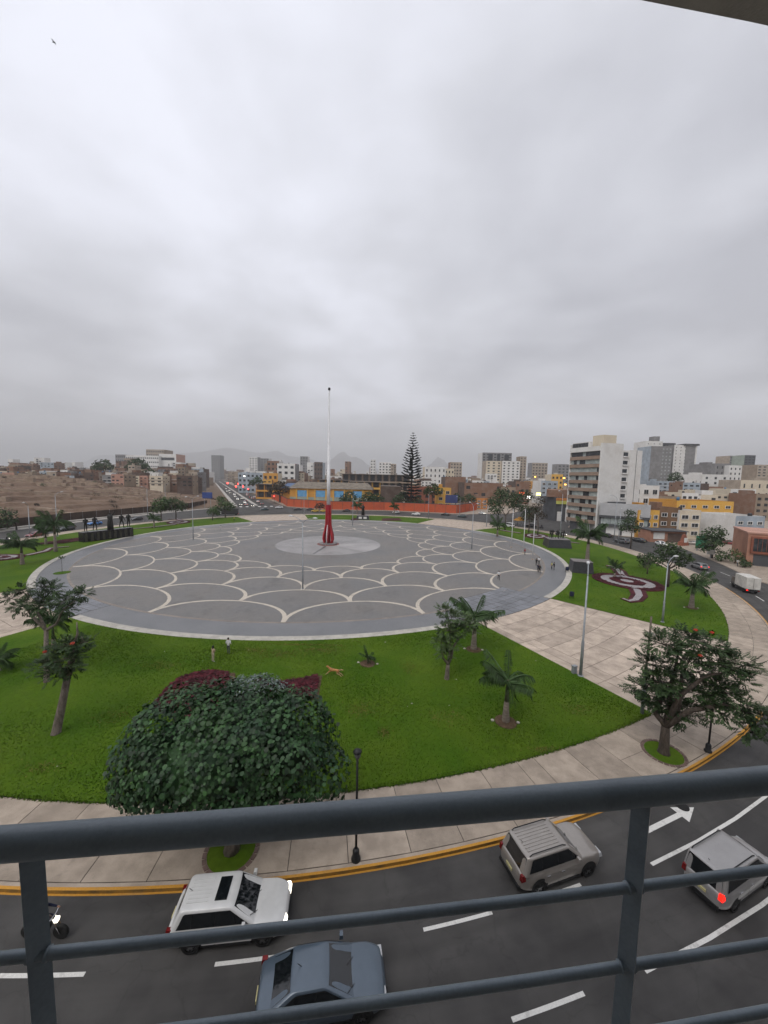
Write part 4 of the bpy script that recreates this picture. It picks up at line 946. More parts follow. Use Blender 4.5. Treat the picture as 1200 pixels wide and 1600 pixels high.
for k, (pts_, h_, lab) in enumerate([
    ([(-260,170),(-215,172),(-196,180)], 1.0, 'lowest pale adobe wall on the left of the ruins'),
    ([(-300,205),(-240,206),(-205,214),(-180,212)], 1.3, 'long pale adobe wall with a bend across the middle of the ruins'),
    ([(-165,205),(-140,212)], 1.1, 'short adobe wall on the right slope of the ruins'),
    ([(-172,228),(-135,236)], 1.2, 'pale adobe wall high on the right slope of the ruins'),
    ([(-330,238),(-262,240)], 1.1, 'upper adobe wall at the left of the ruins'),
    ([(-250,248),(-205,252),(-188,246)], 1.3, 'upper adobe wall in the middle of the ruins'),
    ([(-180,262),(-150,268)], 1.4, 'topmost adobe wall stub on the right of the ruins'),
    ([(-300,272),(-230,276)], 1.2, 'topmost long adobe wall on the crest of the ruins'),
    ([(-190,176),(-150,186)], 1.0, 'lowest adobe wall on the right of the ruins'), ([(-340,186),(-275,188)], 1.2, 'adobe wall at the far left of the ruins, low down'), ([(-230,190),(-200,196)], .9, 'short adobe wall between the two long ones on the left'), ([(-320,222),(-270,223),(-245,228)], 1.1, 'adobe wall below the upper left one'), ([(-215,232),(-190,230)], 1.0, 'short adobe wall above the bend of the long one'), ([(-160,250),(-138,256)], 1.0, 'short adobe wall near the right crest'), ([(-280,258),(-240,261)], 1.1, 'adobe wall just under the crest on the left')]):
    adobe_line(pts_, h_ * 1.6, 2.2, lab)
ST_ = []
for k in range(24):
    x, y = random.uniform(-340, -130), random.uniform(150, 285)
    if dist_edge(x, y) < 12: continue
    ST_.append((x / y, x, y, random.uniform(8, 22), random.uniform(-.25, .25)))
for k, (d_, x, y, l_, t_) in enumerate(sorted(ST_)): adobe_line([(x, y), (x + l_, y + l_ * t_)], random.uniform(.8, 1.8), random.uniform(1.2, 3.0), 'broken adobe wall stub on the ruins, %s from the left' % ORD[k])
# brown screen fence along the foot of the ruins
cloth = pm('brown_screen_cloth', (.085,.062,.050), .95, .2, .3, fine=3, finev=.15, spec=.1)
fe = empty('screen_fence', (0, 0, 0), 0, 'dark brown screen fence along the road below the ruins', 'fence')
fp = [Vector(p) for p in [(-140, 70), (-124.5, 110), (-120.5, 145), (-108.5, 193), (-110, 226)]]
for a_, b_ in zip(fp[:-1], fp[1:]):
    n = max(1, int((b_ - a_).length / 5)); ang = math.atan2(b_.y - a_.y, b_.x - a_.x)
    for k in range(n):
        c = a_ + (b_ - a_) * ((k + .5) / n); MB().obox((c.x, c.y, 1.5 + random.uniform(-.1, .1)), ((b_ - a_).length / n - .12, .06, 3.0), ang).build('screen_panel', cloth, fe)
        e_ = a_ + (b_ - a_) * (k / n); MB().tube([(e_.x, e_.y, -.2), (e_.x, e_.y, 3.3)], .05, 6).build('fence_post', pole_m, fe)
tag(strip([(-141, 62), (-122, 109), (-117.8, 144), (-105, 192.5)], 1.6, .0, .5).build('low_wall', concrete_pale), 'low pale concrete wall edging the road below the screen fence', 'wall')

# --- hills far behind
hill_m = pm('bare_hill', (.16,.14,.13), .95, .2, .002, fine=.01, finev=.1, spec=.1)
def hill(cx_, Y, half, peak, depth, seed, prof):
    n, m = 60, 14; vv = []; ff = []
    for j in range(m + 1):
        for i in range(n + 1):
            u = i / n; v = j / m
            hp = 0
            for (u0, h0), (u1, h1) in zip(prof[:-1], prof[1:]):
                if u0 <= u <= u1: t_ = (u - u0) / (u1 - u0); t_ = t_*t_*(3 - 2*t_); hp = h0 + (h1 - h0) * t_
            r = math.sin(math.pi * v) ** 1.2
            x = cx_ + (u - .5) * 2 * half; y = Y + (v - .5) * depth
            z = peak * hp * r * (1 + .18 * noise.noise((u * 9, v * 4, seed)) + .08 * noise.noise((u * 25, v * 12, seed))) - 3
            vv.append((x, y, z))
    for j in range(m):
        for i in range(n):
            k = j * (n + 1) + i; ff.append((k, k + 1, k + n + 2, k + n + 1))
    tag(MB().add(vv, ff).build('hill', hill_m, smooth=True), kind='structure')
hill(-4450, 10000, 3850, 730, 4200, 1.0, [(0, 0), (.12, .25), (.2, .2), (.38, .75), (.52, 1.0), (.66, .92), (.8, .7), (.92, .3), (1, 0)])
hill(-1000, 9000, 1150, 590, 2700, 5.0, [(0, 0), (.2, .35), (.45, 1.0), (.62, .85), (.8, .5), (1, 0)])
hill(1300, 9000, 720, 540, 2100, 9.0, [(0, 0), (.25, .45), (.5, 1.0), (.7, .6), (1, 0)])
hill(-8200, 11000, 1600, 540, 2600, 12.0, [(0, 0), (.3, .6), (.5, 1), (.7, .6), (1, 0)])

# ------------------------------------------------------------------ vegetation
SHAPES = {
 'round': np.array([(math.cos(t) * .5, math.sin(t) * .5 + .42, (0.06 if i % 2 else 0.0)) for i, t in enumerate(np.linspace(0, 2*math.pi, 7)[:-1])]),
 'quad': np.array([(-.0, -.5, 0), (.34, 0, .05), (0, .5, 0), (-.34, 0, .05)]),
 'lance': np.array([(0, 0, 0), (.25, .45, .02), (0, 1.0, -.12), (-.25, .45, .02)])}
def unit(a): return a / np.maximum(np.linalg.norm(a, axis=1, keepdims=True), 1e-6)
def leaf_mesh(name, pts, nrm, size, shape, mat, along=None):
    n = len(pts); S_ = SHAPES[shape]; k = len(S_)
    N_ = unit(np.asarray(nrm, float)); R_ = rng.normal(size=(n, 3)) if along is None else np.asarray(along, float)
    T_ = unit(np.cross(N_, R_)); B_ = np.cross(T_, N_)
    if along is not None: B_, T_ = unit(R_), unit(np.cross(unit(R_), N_)); N_ = np.cross(T_, B_)
    s = np.asarray(size, float).reshape(n, 1, 1)
    v = np.asarray(pts, float)[:, None, :] + s * (S_[None, :, 0:1] * T_[:, None, :] + S_[None, :, 1:2] * B_[:, None, :] + S_[None, :, 2:3] * N_[:, None, :])
    return raw_mesh(name, v.reshape(-1, 3), np.arange(n * k), np.arange(0, n * k, k), mat)
def shell_points(ells, n, lo=.72, hi=1.03, up=.35, jit=.45, under=1.0):
    """points near the skin of a union of ellipsoids, with outward normals"""
    area = np.array([(e[1][0]*e[1][1] + e[1][1]*e[1][2] + e[1][0]*e[1][2]) for e in ells]); area /= area.sum()
    P_, N_ = [], []
    for (c, r), a in zip(ells, area):
        m = int(n * a) + 1; c = np.array(c); r = np.array(r)
        d = unit(rng.normal(size=(m, 3)))
        d = d[(d[:, 2] > -.25) | (rng.random(m) < under)]
        p = c + d * r * rng.uniform(lo, hi, (len(d), 1)); keep = np.ones(len(d), bool)
        for (c2, r2) in ells:
            if c2 is not c.tolist() and not np.allclose(c2, c):
                keep &= (((p - np.array(c2)) / np.array(r2)) ** 2).sum(1) > .5
        P_.append(p[keep]); N_.append(unit(d / r)[keep])
    P_ = np.concatenate(P_); N_ = np.concatenate(N_)
    return P_, N_ + np.array([0, 0, up]) + rng.normal(0, jit, P_.shape)
def limb(mb, a, b, r0, r1, n=7, wob=.12, seg=5):
    a, b = Vector(a), Vector(b); L_ = (b - a).length; pts = []
    for i in range(seg + 1):
        t_ = i / seg; o = Vector((random.gauss(0, wob), random.gauss(0, wob), random.gauss(0, wob * .5))) * (L_ * .25 if 0 < i < seg else 0)
        pts.append(a + (b - a) * t_ + o)
    mb.tube(pts, [r0 + (r1 - r0) * i / seg for i in range(seg + 1)], n)

# --- the big round-leaved tree on the near pavement
t0 = (-7.39, 16.88)
bt = empty('round_leaf_tree', (0, 0, 0), 0, 'big dense dark green round-leaved tree on the near pavement', 'tree')
tr = MB(); hub = (t0[0] - .1, t0[1] + .1, 2.0)
tr.tube([(t0[0], t0[1], -.05), (t0[0] + .05, t0[1], .6), hub], [.42, .32, .28], 10)
ells = [((-8.5, 18.0, 4.5), (4.7, 3.4, 2.7)), ((-11.3, 18.0, 4.1), (2.4, 2.6, 2.3)), ((-5.0, 18.2, 4.5), (2.5, 2.9, 2.2)), ((-7.4, 18.8, 5.5), (3.6, 2.7, 1.7)), ((-11.2, 18.8, 5.2), (2.1, 2.2, 1.7)), ((-4.6, 19.1, 5.4), (2.1, 2.1, 1.6)),
        ((-3.3, 17.7, 3.5), (1.6, 1.6, 1.2)), ((-12.3, 17.4, 3.4), (1.3, 1.5, 1.2)), ((-8.2, 16.8, 4.1), (3.8, 2.0, 1.8)), ((-10.0, 17.0, 3.5), (2.0, 1.5, 1.2)), ((-6.0, 16.9, 3.4), (1.8, 1.5, 1.1)), ((-9.2, 18.4, 6.2), (1.6, 1.6, 1.2)), ((-6.2, 18.6, 6.3), (1.5, 1.5, 1.1))]
for (c, r) in ells: limb(tr, hub, (c[0], c[1], c[2] - .3), .17, .05)
tr.build('trunk', bark_m, bt, True)
P_, N_ = shell_points(ells, 30000, .78, 1.04, .35, .42, .55)
# clumps: push leaves in and out so that lit tufts and dark gaps form
off = np.array([noise.noise(Vector(p) * .9) * .75 + noise.noise(Vector(p) * .38 + Vector((7, 3, 1))) * 1.0 for p in P_]); P_ = P_ + unit(N_) * off[:, None]
link('crown', leaf_mesh('crown', P_, N_, rng.uniform(.11, .25, len(P_)), 'round', leaf_round), bt)
core = MB()
for (c, r) in ells[:1] + ells[1:4]: core.lathe([(r[0] * .02, -r[2] * .5), (r[0] * .52, -r[2] * .3), (r[0] * .6, 0), (r[0] * .5, r[2] * .35), (r[0] * .02, r[2] * .55)], 10, c)
core.build('inner_foliage', leaf_round, bt)

# silvery shrub in the bed behind it
sv = empty('silver_shrub', (0, 0, 0), 0, 'silvery grey shrub between the two maroon beds behind the big tree', 'shrub')
se = [((-12.2, 30.6, .45), (1.5, 1.5, .6)), ((-10.6, 31.0, .5), (1.6, 1.4, .65)), ((-9.4, 30.4, .4), (1.2, 1.3, .5))]
sm_ = MB()
for (c, r) in se: limb(sm_, (c[0], c[1], -.05), (c[0], c[1], c[2]), .05, .02)
sm_.build('stems', bark_m, sv)
P2, N2 = shell_points(se, 1800, .6, 1.08, .5, .4, .5); link('foliage', leaf_mesh('foliage', P2, N2, rng.uniform(.1, .22, len(P2)), 'round', pm('silver_leaf', (.16,.20,.185), .7, .25, 2.0, island=.4, spec=.2)), sv)

# --- tulip trees with pinnate leaves, built limb by limb
def spray_tree(label, base, fork, limbs, clumps, r0, nleaf, lsize, mat=leaf_tulip, bark=bark_m, flowers=(), name='tulip_tree', group=None, shape='lance', lean=None):
    root = empty(name, (0, 0, 0), 0, label, 'tree', group); mb = MB()
    mb.tube([(base[0], base[1], -.06), (base[0], base[1], .12), tuple(Vector((base[0], base[1], 0)) * .5 + Vector(fork) * .5), fork], [r0 * 1.5, r0 * 1.15, r0, r0 * .85], 10)
    for l in limbs:
        pts = [Vector(fork)] + [Vector(p) for p in l]; fine = []
        for a_, b_ in zip(pts[:-1], pts[1:]): fine += [a_ + (b_ - a_) * (i / 3) + Vector((random.gauss(0, .05), random.gauss(0, .05), 0)) * (i > 0) for i in range(3)]
        fine.append(pts[-1]); m = len(fine)
        mb.tube(fine, [r0 * .75 * (1 - .82 * i / (m - 1)) for i in range(m)], 7)
    ends = [Vector(p) for l in limbs for p in l]
    PP, NN, AA, SZ = [], [], [], []
    for (c, r) in clumps:
        near = min(ends, key=lambda e_: (e_ - Vector(c)).length) if ends else Vector(fork)
        limb(mb, near, c, r0 * .2, r0 * .07, 5, .15, 4)
        nt_ = max(8, int(2.2 * nleaf * r * r))
        for k in range(nt_):
            d = Vector((random.gauss(0, 1), random.gauss(0, 1), random.gauss(.35, .7))).normalized()
            tip = Vector(c) + Vector((d.x * r, d.y * r, d.z * r * .62)) * random.uniform(.45, 1.0)
            if k % 5 == 0: mb.tube([c, tip], [r0 * .06, .008], 4)
            axis = (d + Vector((0, 0, -.15)) + Vector((random.gauss(0, .4), random.gauss(0, .4), random.gauss(0, .25)))).normalized()
            side = axis.cross(Vector((0, 0, 1))).normalized() if abs(axis.z) < .95 else Vector((1, 0, 0))
            upv = side.cross(axis); L_ = lsize * random.uniform(.8, 1.25)
            for i in range(4):                       # leaflet pairs along one pinnate leaf
                for sgn in (-1, 1):
                    PP.append(tip + axis * (L_ * (.15 + .26 * i))); AA.append(side * sgn + axis * .55 + Vector((0, 0, -.18))); NN.append(upv + side * random.gauss(0, .2)); SZ.append(L_ * .55 * random.uniform(.8, 1.1))
            PP.append(tip + axis * L_); AA.append(axis); NN.append(upv); SZ.append(L_ * .5)
    mb.build('trunk', bark, root, True)
    link('crown', leaf_mesh('crown', np.array([tuple(p) for p in PP]), np.array([tuple(p) for p in NN]), np.array(SZ), shape, mat, np.array([tuple(p) for p in AA])), root)
    for f in flowers:
        fm = MB()
        for k in range(9):
            th = k * .7; fm.tube([f, (f[0] + .11 * math.cos(th), f[1] + .11 * math.sin(th), f[2] + .08 + .05 * (k % 2))], [.02, .05], 5)
        fm.build('flower', flower_red, root)
    return root
bR = (20.22, 24.26)
spray_tree('spreading tulip tree with red flowers in a grassed pit beside the kerb', bR, (20.21, 24.3, 1.95),
    [[(19.7, 24.8, 2.7), (20.52, 25.2, 3.53), (19.87, 25.4, 4.62)], [(20.63, 23.9, 3.66), (21.08, 24.4, 5.47), (21.7, 24.6, 6.78)],
     [(20.3, 23.6, 4.54), (21.9, 23.6, 6.04), (23.38, 23.4, 6.63)], [(20.9, 23.2, 3.9), (22.6, 22.8, 4.65), (23.94, 22.4, 4.28)], [(21.26, 25.2, 5.5), (21.48, 25.4, 7.33)]],
    [(p, r) for p, r in [((19.81, 24.6, 7.77), 1.2), ((21.82, 25.2, 7.91), 1.3), ((23.14, 24.8, 7.65), 1.2), ((19.92, 25.6, 5.74), 1.25), ((19.51, 25.6, 4.0), 1.2), ((20.3, 25.2, 3.43), 1.2), ((21.86, 25.8, 4.28), 1.1),
      ((22.33, 24.6, 5.85), 1.1), ((23.26, 24.0, 6.85), 1.2), ((24.4, 23.6, 6.91), 1.05), ((21.26, 24.6, 2.97), 1.2), ((22.16, 24.0, 4.7), 1.25), ((23.11, 23.4, 5.09), 1.2), ((23.89, 22.8, 4.46), 1.1), ((24.53, 22.2, 3.86), 1.0),
      ((22.43, 23.0, 3.98), 1.0), ((24.08, 23.6, 5.9), .9), ((19.76, 24.4, 5.2), 1.1), ((20.77, 24.2, 6.97), 1.0), ((24.18, 22.3, 3.04), .7)]], .3, 30, .42,
    flowers=[(21.9, 24.6, 8.84), (22.85, 24.4, 8.76), (21.4, 23.5, 7.52)], bark=bark_dark)
bL = (-23.51, 24.9)
spray_tree('leaning tulip tree with a pale trunk and lopsided crown on the left lawn', bL, (-22.73, 25.2, 4.05),
    [[(-22.42, 25.2, 5.51), (-22.14, 25.4, 6.86), (-22.14, 25.6, 8.12)], [(-23.19, 25.0, 5.12), (-23.91, 24.8, 5.21)], [(-22.37, 25.6, 5.79), (-22.0, 25.8, 6.93)]],
    [(p, r * .86) for p, r in [((-23.83, 24.8, 5.11), 1.0), ((-23.08, 24.6, 4.76), .9), ((-22.52, 24.8, 5.71), 1.15), ((-22.54, 25.4, 4.67), .8), ((-22.82, 25.2, 6.46), 1.0), ((-22.25, 25.6, 6.28), 1.0), ((-21.67, 25.6, 6.64), .7), ((-23.41, 25.2, 5.87), .8)]], .26, 34, .36,
    flowers=[(-21.86, 24.8, 6.81), (-23.66, 24.6, 6.26)])
bL1 = (-30.15, 31.34)
spray_tree('forked tulip tree with a flat airy crown near the left path', bL1, (-31.09, 32.6, 4.29),
    [[(-32.7, 33.0, 5.51), (-33.73, 33.2, 6.46), (-34.91, 33.4, 6.98)], [(-29.92, 32.4, 5.01), (-28.77, 32.0, 6.58), (-27.5, 31.8, 7.51)], [(-32.58, 33.4, 5.79), (-32.11, 33.8, 7.53)]],
    [(p, r * .86) for p, r in [((-35.16, 33.4, 6.98), 1.0), ((-34.01, 33.4, 7.81), 1.0), ((-33.54, 33.0, 6.35), 1.1), ((-32.49, 33.0, 6.86), 1.3), ((-32.09, 33.8, 7.97), 1.3), ((-31.2, 33.6, 7.62), .9), ((-31.17, 32.6, 6.73), 1.2), ((-29.38, 32.4, 7.02), 1.2), ((-28.01, 32.0, 7.6), 1.1), ((-26.9, 31.8, 8.11), .9), ((-28.47, 32.0, 6.7), .9)]], .2, 30, .38)
bC = (6.33, 33.26)
spray_tree('tree with a tufted bright crown and pruned trunk in the middle of the near lawn', bC, (6.4, 33.3, 1.45),
    [[(6.48, 33.4, 3.18), (6.63, 33.6, 4.99)], [(5.88, 33.2, 2.13), (5.71, 33.2, 3.26)], [(7.29, 33.6, 3.74), (8.22, 33.8, 4.62)]],
    [(p, r) for p, r in [((5.96, 33.6, 6.55), .8), ((6.66, 33.6, 5.94), .9), ((7.68, 33.8, 5.69), .9), ((6.18, 33.4, 4.75), 1.0), ((7.3, 33.8, 4.6), .9), ((8.49, 33.8, 5.26), .7), ((5.7, 33.2, 3.57), .8), ((6.65, 33.4, 3.63), .9), ((6.04, 33.2, 2.51), .7), ((8.76, 34.0, 4.55), .6)]], .2, 42, .34, mat=leaf_mid, name='lawn_tree')

# --- palms
def frond_mesh(L_, droop, nm, n=46, wid=.34, rise=.5):
    """curved rachis with hanging leaflets, leaving the origin along +x"""
    mb = MB(); pts = []
    for i in range(9):
        t_ = i / 8; pts.append((L_ * t_ * (1 - .18 * droop * t_), 0, L_ * (rise * t_ - droop * .62 * t_ ** 2.1)))
    mb.tube(pts, [.035 * (1 - .8 * i / 8) + .005 for i in range(9)], 4)
    def at(t_):
        k = min(7, int(t_ * 8)); f = t_ * 8 - k; return Vector(pts[k]) + (Vector(pts[k+1]) - Vector(pts[k])) * f
    for i in range(n):
        t_ = .10 + .9 * i / (n - 1); p = at(min(.999, t_)); ll = wid * L_ * (.55 + .6 * math.sin(math.pi * min(1, t_ * .95))) * random.uniform(.85, 1.1)
        for sg in (-1, 1):
            d = Vector((.35, sg * .6, -.55 - .5 * random.random())).normalized(); q_ = p + d * ll; sd_ = Vector((.015, 0, .006))
            mid = p + d * (ll * .5) + Vector((0, 0, .05 * ll))
            mb.add([tuple(p), tuple(mid - sd_), tuple(q_), tuple(mid + sd_)], [(0, 1, 2, 3)])
    return mb.mesh(nm, frond_m)
FR = [frond_mesh(1.0, .9, 'frond', 32, .34, .7), frond_mesh(1.0, .55, 'frond', 32, .30, 1.0), frond_mesh(1.0, 1.25, 'frond', 32, .34, .5)]
def palm(label, base, trunk, shaft, flen, nf=9, r=.17, spear=True, pit=True, seed=1, small=False):
    rs_ = random.Random(seed); root = empty('palm', (base[0], base[1], 0), 0, label, 'palm', 'palms on the lawns')
    if trunk > 0: MB().lathe([(r * 1.35, -.05), (r * 1.5, .12 * trunk), (r * 1.15, .55 * trunk), (r * .95, trunk)], 12, (0, 0, 0)).build('trunk', palm_trunk, root, True)
    MB().lathe([(r * .95, trunk), (r * .75, trunk + shaft * .3), (r * .42, trunk + shaft)], 10, (0, 0, 0)).build('crown_shaft', palm_shaft, root, True)
    top = trunk + shaft
    nf = int(nf * 1.5)
    for k in range(nf):
        o = link('frond', FR[k % 3], root); o.location = (0, 0, top - .15 - .02 * k); L_ = flen * rs_.uniform(.85, 1.12)
        o.scale = (L_, L_, L_); o.rotation_euler = (0, rad(rs_.uniform(-28, 18)), 2.4 * k + rs_.uniform(-.3, .3))
    if spear:
        o = link('frond', FR[1], root); o.location = (0, 0, top - .1); o.scale = (flen * .8,) * 3; o.rotation_euler = (0, rad(-30), rs_.uniform(0, 6))
    if pit:
        MB().lathe([(.85, -.02), (.85, .04), (.5, .075), (.02, .08)], 20).build('soil_ring', dirt_m, root)
        for sx in (-1.0, .95):
            st = MB(); st.lathe([(.04, 0), (.14, .03), (.13, .09), (.04, .13)], 7, (sx, -.12 * sx, 0)); st.build('stone', kerb_m, root)
    return root
palm('royal palm with arching fronds on the near lawn beside the concrete path', (9.96, 27.21), 1.75, 1.8, 2.5, 9, .2, seed=3)
palm('royal palm at the plaza end of the near lawn behind the tufted tree', (10.4, 39.45), 2.2, 1.9, 2.7, 10, .24, seed=5)
palm('young palm sapling in a round soil pit on the near lawn', (-1.32, 35.84), .0, .9, 1.05, 6, .1, seed=8)
palm('palm with drooping fronds beside the snake-like flower bed, nearest the road', (47.78, 54.86), 2.3, 1.5, 3.0, 11, .26, seed=11)
palm('tall palm with a pale trunk between the two dark plinths on the right', (48.12, 84.69), 4.6, 2.4, 4.2, 11, .34, pit=False, seed=13)
palm('small palm at the edge of the curling flower bed on the right lawn', (46.55, 71.82), 1.0, 1.5, 1.9, 8, .16, pit=False, seed=14)
palm('slender palm left of the long black plinth', (-77.64, 85.12), 4.2, 2.6, 4.0, 10, .26, pit=False, seed=17)
palm('bushy palm on the left lawn beside the gravel figure', (-73.2, 72.64), 2.4, 1.8, 3.4, 11, .26, pit=False, seed=19)
palm('palm behind the slender one, close to the left road', (-87.38, 93.18), 1.8, 2.0, 3.4, 10, .24, pit=False, seed=21)
palm('small dark palm on the far left lawn right of the statues', (-79.98, 125.98), 2.0, 1.4, 2.6, 8, .2, pit=False, seed=23)
palm('small palm by the far right lawn next to the flagpoles', (38.86, 123.38), 2.2, 1.8, 3.4, 9, .26, pit=False, seed=24)
palm('young palm at the foot of the forked tulip tree by the left path', (-35.39, 37.85), 1.0, 2.2, 2.3, 9, .17, pit=False, seed=26)
palm('low palm cut by the left edge of the near lawn', (-36.3, 33.0), .4, .8, 1.8, 8, .15, pit=False, seed=28)
palm('palm before the red wall right of the flagpole', (-14.07, 190.28), 3.0, 1.6, 3.6, 9, .25, pit=False, seed=29)
palm('palm before the red wall below the tall conifer', (5.51, 194.47), 2.6, 1.4, 3.2, 9, .25, pit=False, seed=30)

# --- other trees
def bushy(label, base, h, ells, mat=leaf_far, n=1400, ls=.5, tr_=.2, bark=bark_dark, name='street_tree', group='trees round the plaza', shape='quad'):
    root = empty(name, (0, 0, 0), 0, label, 'tree', group); mb = MB(); z1 = min(e_[0][2] for e_ in ells)
    hub_ = (base[0], base[1], z1 * .8); mb.tube([(base[0], base[1], -.05), (base[0] + .05, base[1], z1 * .4), hub_], [tr_ * 1.3, tr_, tr_ * .85], 8)
    for (c, r) in ells: limb(mb, hub_, c, tr_ * .55, tr_ * .15, 5)
    mb.build('trunk', bark, root, True)
    P2, N2 = shell_points(ells, n, .45, 1.05, .3, .55, .6); off2 = np.array([noise.noise(Vector(p) * .6) for p in P2]); P2 = P2 + unit(N2) * (off2 * .6)[:, None]
    link('crown', leaf_mesh('crown', P2, N2, rng.uniform(ls * .6, ls * 1.3, len(P2)), shape, mat), root); return root
def E3(px, py, Y, rx, rz, ry=None): return None
def crown(pts, Y0): return [((x, y, z), (r, r * .9, r * .75)) for (x, y, z), r in pts]
def btree(label, base, clumps, **k):
    h = max(c[0][2] for c in clumps); return bushy(label, base, h, crown(clumps, base[1]), **k)
btree('dark bushy tree on the left beyond the statues, right one of two', (-86.28, 150.37), [((-82.53, 142.0, 7.32), 3.6), ((-80.62, 143.0, 6.54), 3.2), ((-83.73, 141.0, 6.12), 2.6)], n=1500, ls=.7)
btree('lighter tree beside the dark bushy one beyond the statues', (-89.3, 145.28), [((-85.7, 139.0, 7.22), 3.2), ((-86.36, 138.0, 5.57), 2.4), ((-84.79, 140.0, 8.4), 2.4)], mat=leaf_mid, n=1200, ls=.7)
btree('dark tree at the left edge of the picture by the road', (-118, 116), [((-119.61, 114.0, 4.87), 3.6), ((-119.93, 113.0, 2.76), 3.4), ((-118.14, 114.0, 2.87), 2.4), ((-122.48, 114.0, 4.2), 3.0)], n=1500, ls=.7)
btree('spreading tree hiding the lorry at the avenue corner', (-70.36, 160.81), [((-70.46, 160.0, 6.04), 3.2), ((-73.89, 160.0, 3.7), 2.6), ((-68.5, 162.0, 4.79), 2.6), ((-74.06, 165.0, 7.93), 2.2)], mat=leaf_mid, n=1400, ls=.7)
btree('small tree in front of the lorry at the avenue corner', (-71.33, 150.78), [((-73.98, 156.0, 3.21), 2.4), ((-72.54, 157.0, 2.32), 1.8)], mat=leaf_mid, n=700, ls=.6)
btree('big dark street tree left of the white van, right side of the plaza', (46.35, 138.22), [((45.4, 148.0, 10.11), 4.2), ((52.53, 150.0, 11.45), 4.4), ((49.12, 152.0, 13.39), 3.8), ((59.11, 155.0, 12.38), 4.2), ((44.94, 146.0, 7.14), 3.0), ((54.25, 150.0, 8.84), 3.2)], n=2600, ls=.8)
btree('sparse grey-green tall tree left of the tall apartment block', (54.06, 126.8), [((57.74, 138.0, 8.6), 2.8), ((59.67, 139.0, 11.74), 2.4), ((56.06, 137.0, 5.5), 2.6), ((60.31, 138.0, 6.22), 2.0)], mat=leaf_dry, n=900, ls=.6)
btree('green tree beside the sparse tall one, behind the flagpoles', (53.88, 134.34), [((59.79, 150.0, 4.19), 3.2), ((58.79, 152.0, 7.45), 2.8), ((62.31, 152.0, 6.71), 2.8)], n=1100, ls=.7)
btree('slim dark street tree in front of the pale shop fascia', (72.29, 105.41), [((73.68, 109.0, 7.52), 2.4), ((75.19, 109.0, 5.61), 2.2), ((72.48, 109.0, 5.75), 2.0), ((74.54, 110.0, 9.95), 1.8)], n=1300, ls=.5, tr_=.16)
btree('round dark tree on the right lawn left of the pale grey lamp post', (55.74, 75.5), [((59.41, 81.0, 1.41), 1.6), ((58.61, 81.0, 2.27), 1.4), ((60.17, 81.0, 2.6), 1.3)], n=800, ls=.45, tr_=.12)
btree('forked tree with a wide crown by the pale grey lamp post on the right lawn', (52.88, 66.21), [((51.75, 66.0, 6.65), 1.9), ((53.67, 66.0, 6.21), 1.8), ((55.38, 66.0, 5.53), 1.5), ((50.72, 66.0, 5.07), 1.4), ((53.26, 66.5, 7.3), 1.5), ((54.56, 66.0, 4.32), 1.0)], n=1500, ls=.45, tr_=.2)
btree('dark tree over the road by the pink house', (85.74, 93.84), [((82.34, 92.0, 5.96), 2.2), ((84.67, 92.0, 7.0), 2.4), ((83.26, 91.0, 4.19), 2.2), ((80.92, 91.0, 3.32), 1.8), ((85.71, 92.0, 4.88), 1.8)], n=1500, ls=.55, tr_=.2)
for k, (c_, r_2, lab, mt) in enumerate([
   ((-22.02, 226.0, 7.48),4.2,'dark tree behind the red wall right of the flagpole',leaf_far), ((-24.54, 224.0, 4.38),3.2,'low dark bush behind the red wall near the flagpole',leaf_far), ((-10.2, 228.0, 6.83),4.4,'dense dark tree behind the red wall left of the conifer',leaf_far),
   ((-4.97, 227.0, 6.6),3.6,'second dense tree behind the red wall left of the conifer',leaf_far), ((-75.17, 262.0, 10.58),6.0,'grey bare-looking tree beside the blue roofed shed',leaf_dry), ((-116.02, 330.0, 13.71),5.0,'dark tree by the avenue traffic lights',leaf_far),
   ((30.58, 232.0, 12.36),5.0,'yellow-green tree behind the red wall by the yellow house',leaf_light), ((45.4, 232.0, 7.38),3.6,'dark bush behind the billboard',leaf_far), ((54.46, 236.0, 7.35),3.6,'dark palm-like bush right of the billboard',leaf_far),
   ((10.92, 226.0, 6.98),4.6,'dark low tree under the tall conifer, left',leaf_far), ((19.53, 224.0, 5.3),4.2,'green shrub under the tall conifer, right',leaf_mid), ((-36.32, 206.0, 2.72),2.4,'leafless dark street tree in front of the red wall left of the flagpole',leaf_dry),
   ((-277.15, 360.0, 25.11),8.0,'dark tree clump among the houses behind the ruins',leaf_far), ((-256.69, 380.0, 26.85),9.0,'large dark tree left of the white hospital houses',leaf_far), ((-288.28, 320.0, 14.67),5.0,'dark tree on the crest of the ruins',leaf_far), ((-219.24, 340.0, 19.76),5.0,'tree beside the white houses at the end of the ruins',leaf_far),
   ((237.35, 300.0, 25.0),5.0,'roadside tree mass below the right-hand towers',leaf_far), ((86.28, 88.0, 1.94),1.8,'bush by the pink house gate',leaf_mid), ((84.79, 84.0, 0.95),1.2,'low shrub in front of the pink house',leaf_far), ((84.72, 90.0, 1.48),1.6,'garden bush left of the pink house',leaf_mid)]):
    cl = [(c_, r_2), ((c_[0] - r_2 * .7, c_[1] - .5, c_[2] - r_2 * .35), r_2 * .7), ((c_[0] + r_2 * .75, c_[1], c_[2] - r_2 * .2), r_2 * .7), ((c_[0] + .2 * r_2, c_[1] + 1, c_[2] + r_2 * .4), r_2 * .6)]
    cl = [((a_[0], a_[1], max(a_[2], b_ * .8)), b_) for a_, b_ in cl]
    btree(lab, (c_[0], c_[1]), cl, mat=mt, n=int(420 + 45 * r_2), ls=.28 * r_2 if r_2 > 2 else .4, tr_=.06 * r_2 + .05, group=None)
SHR = []
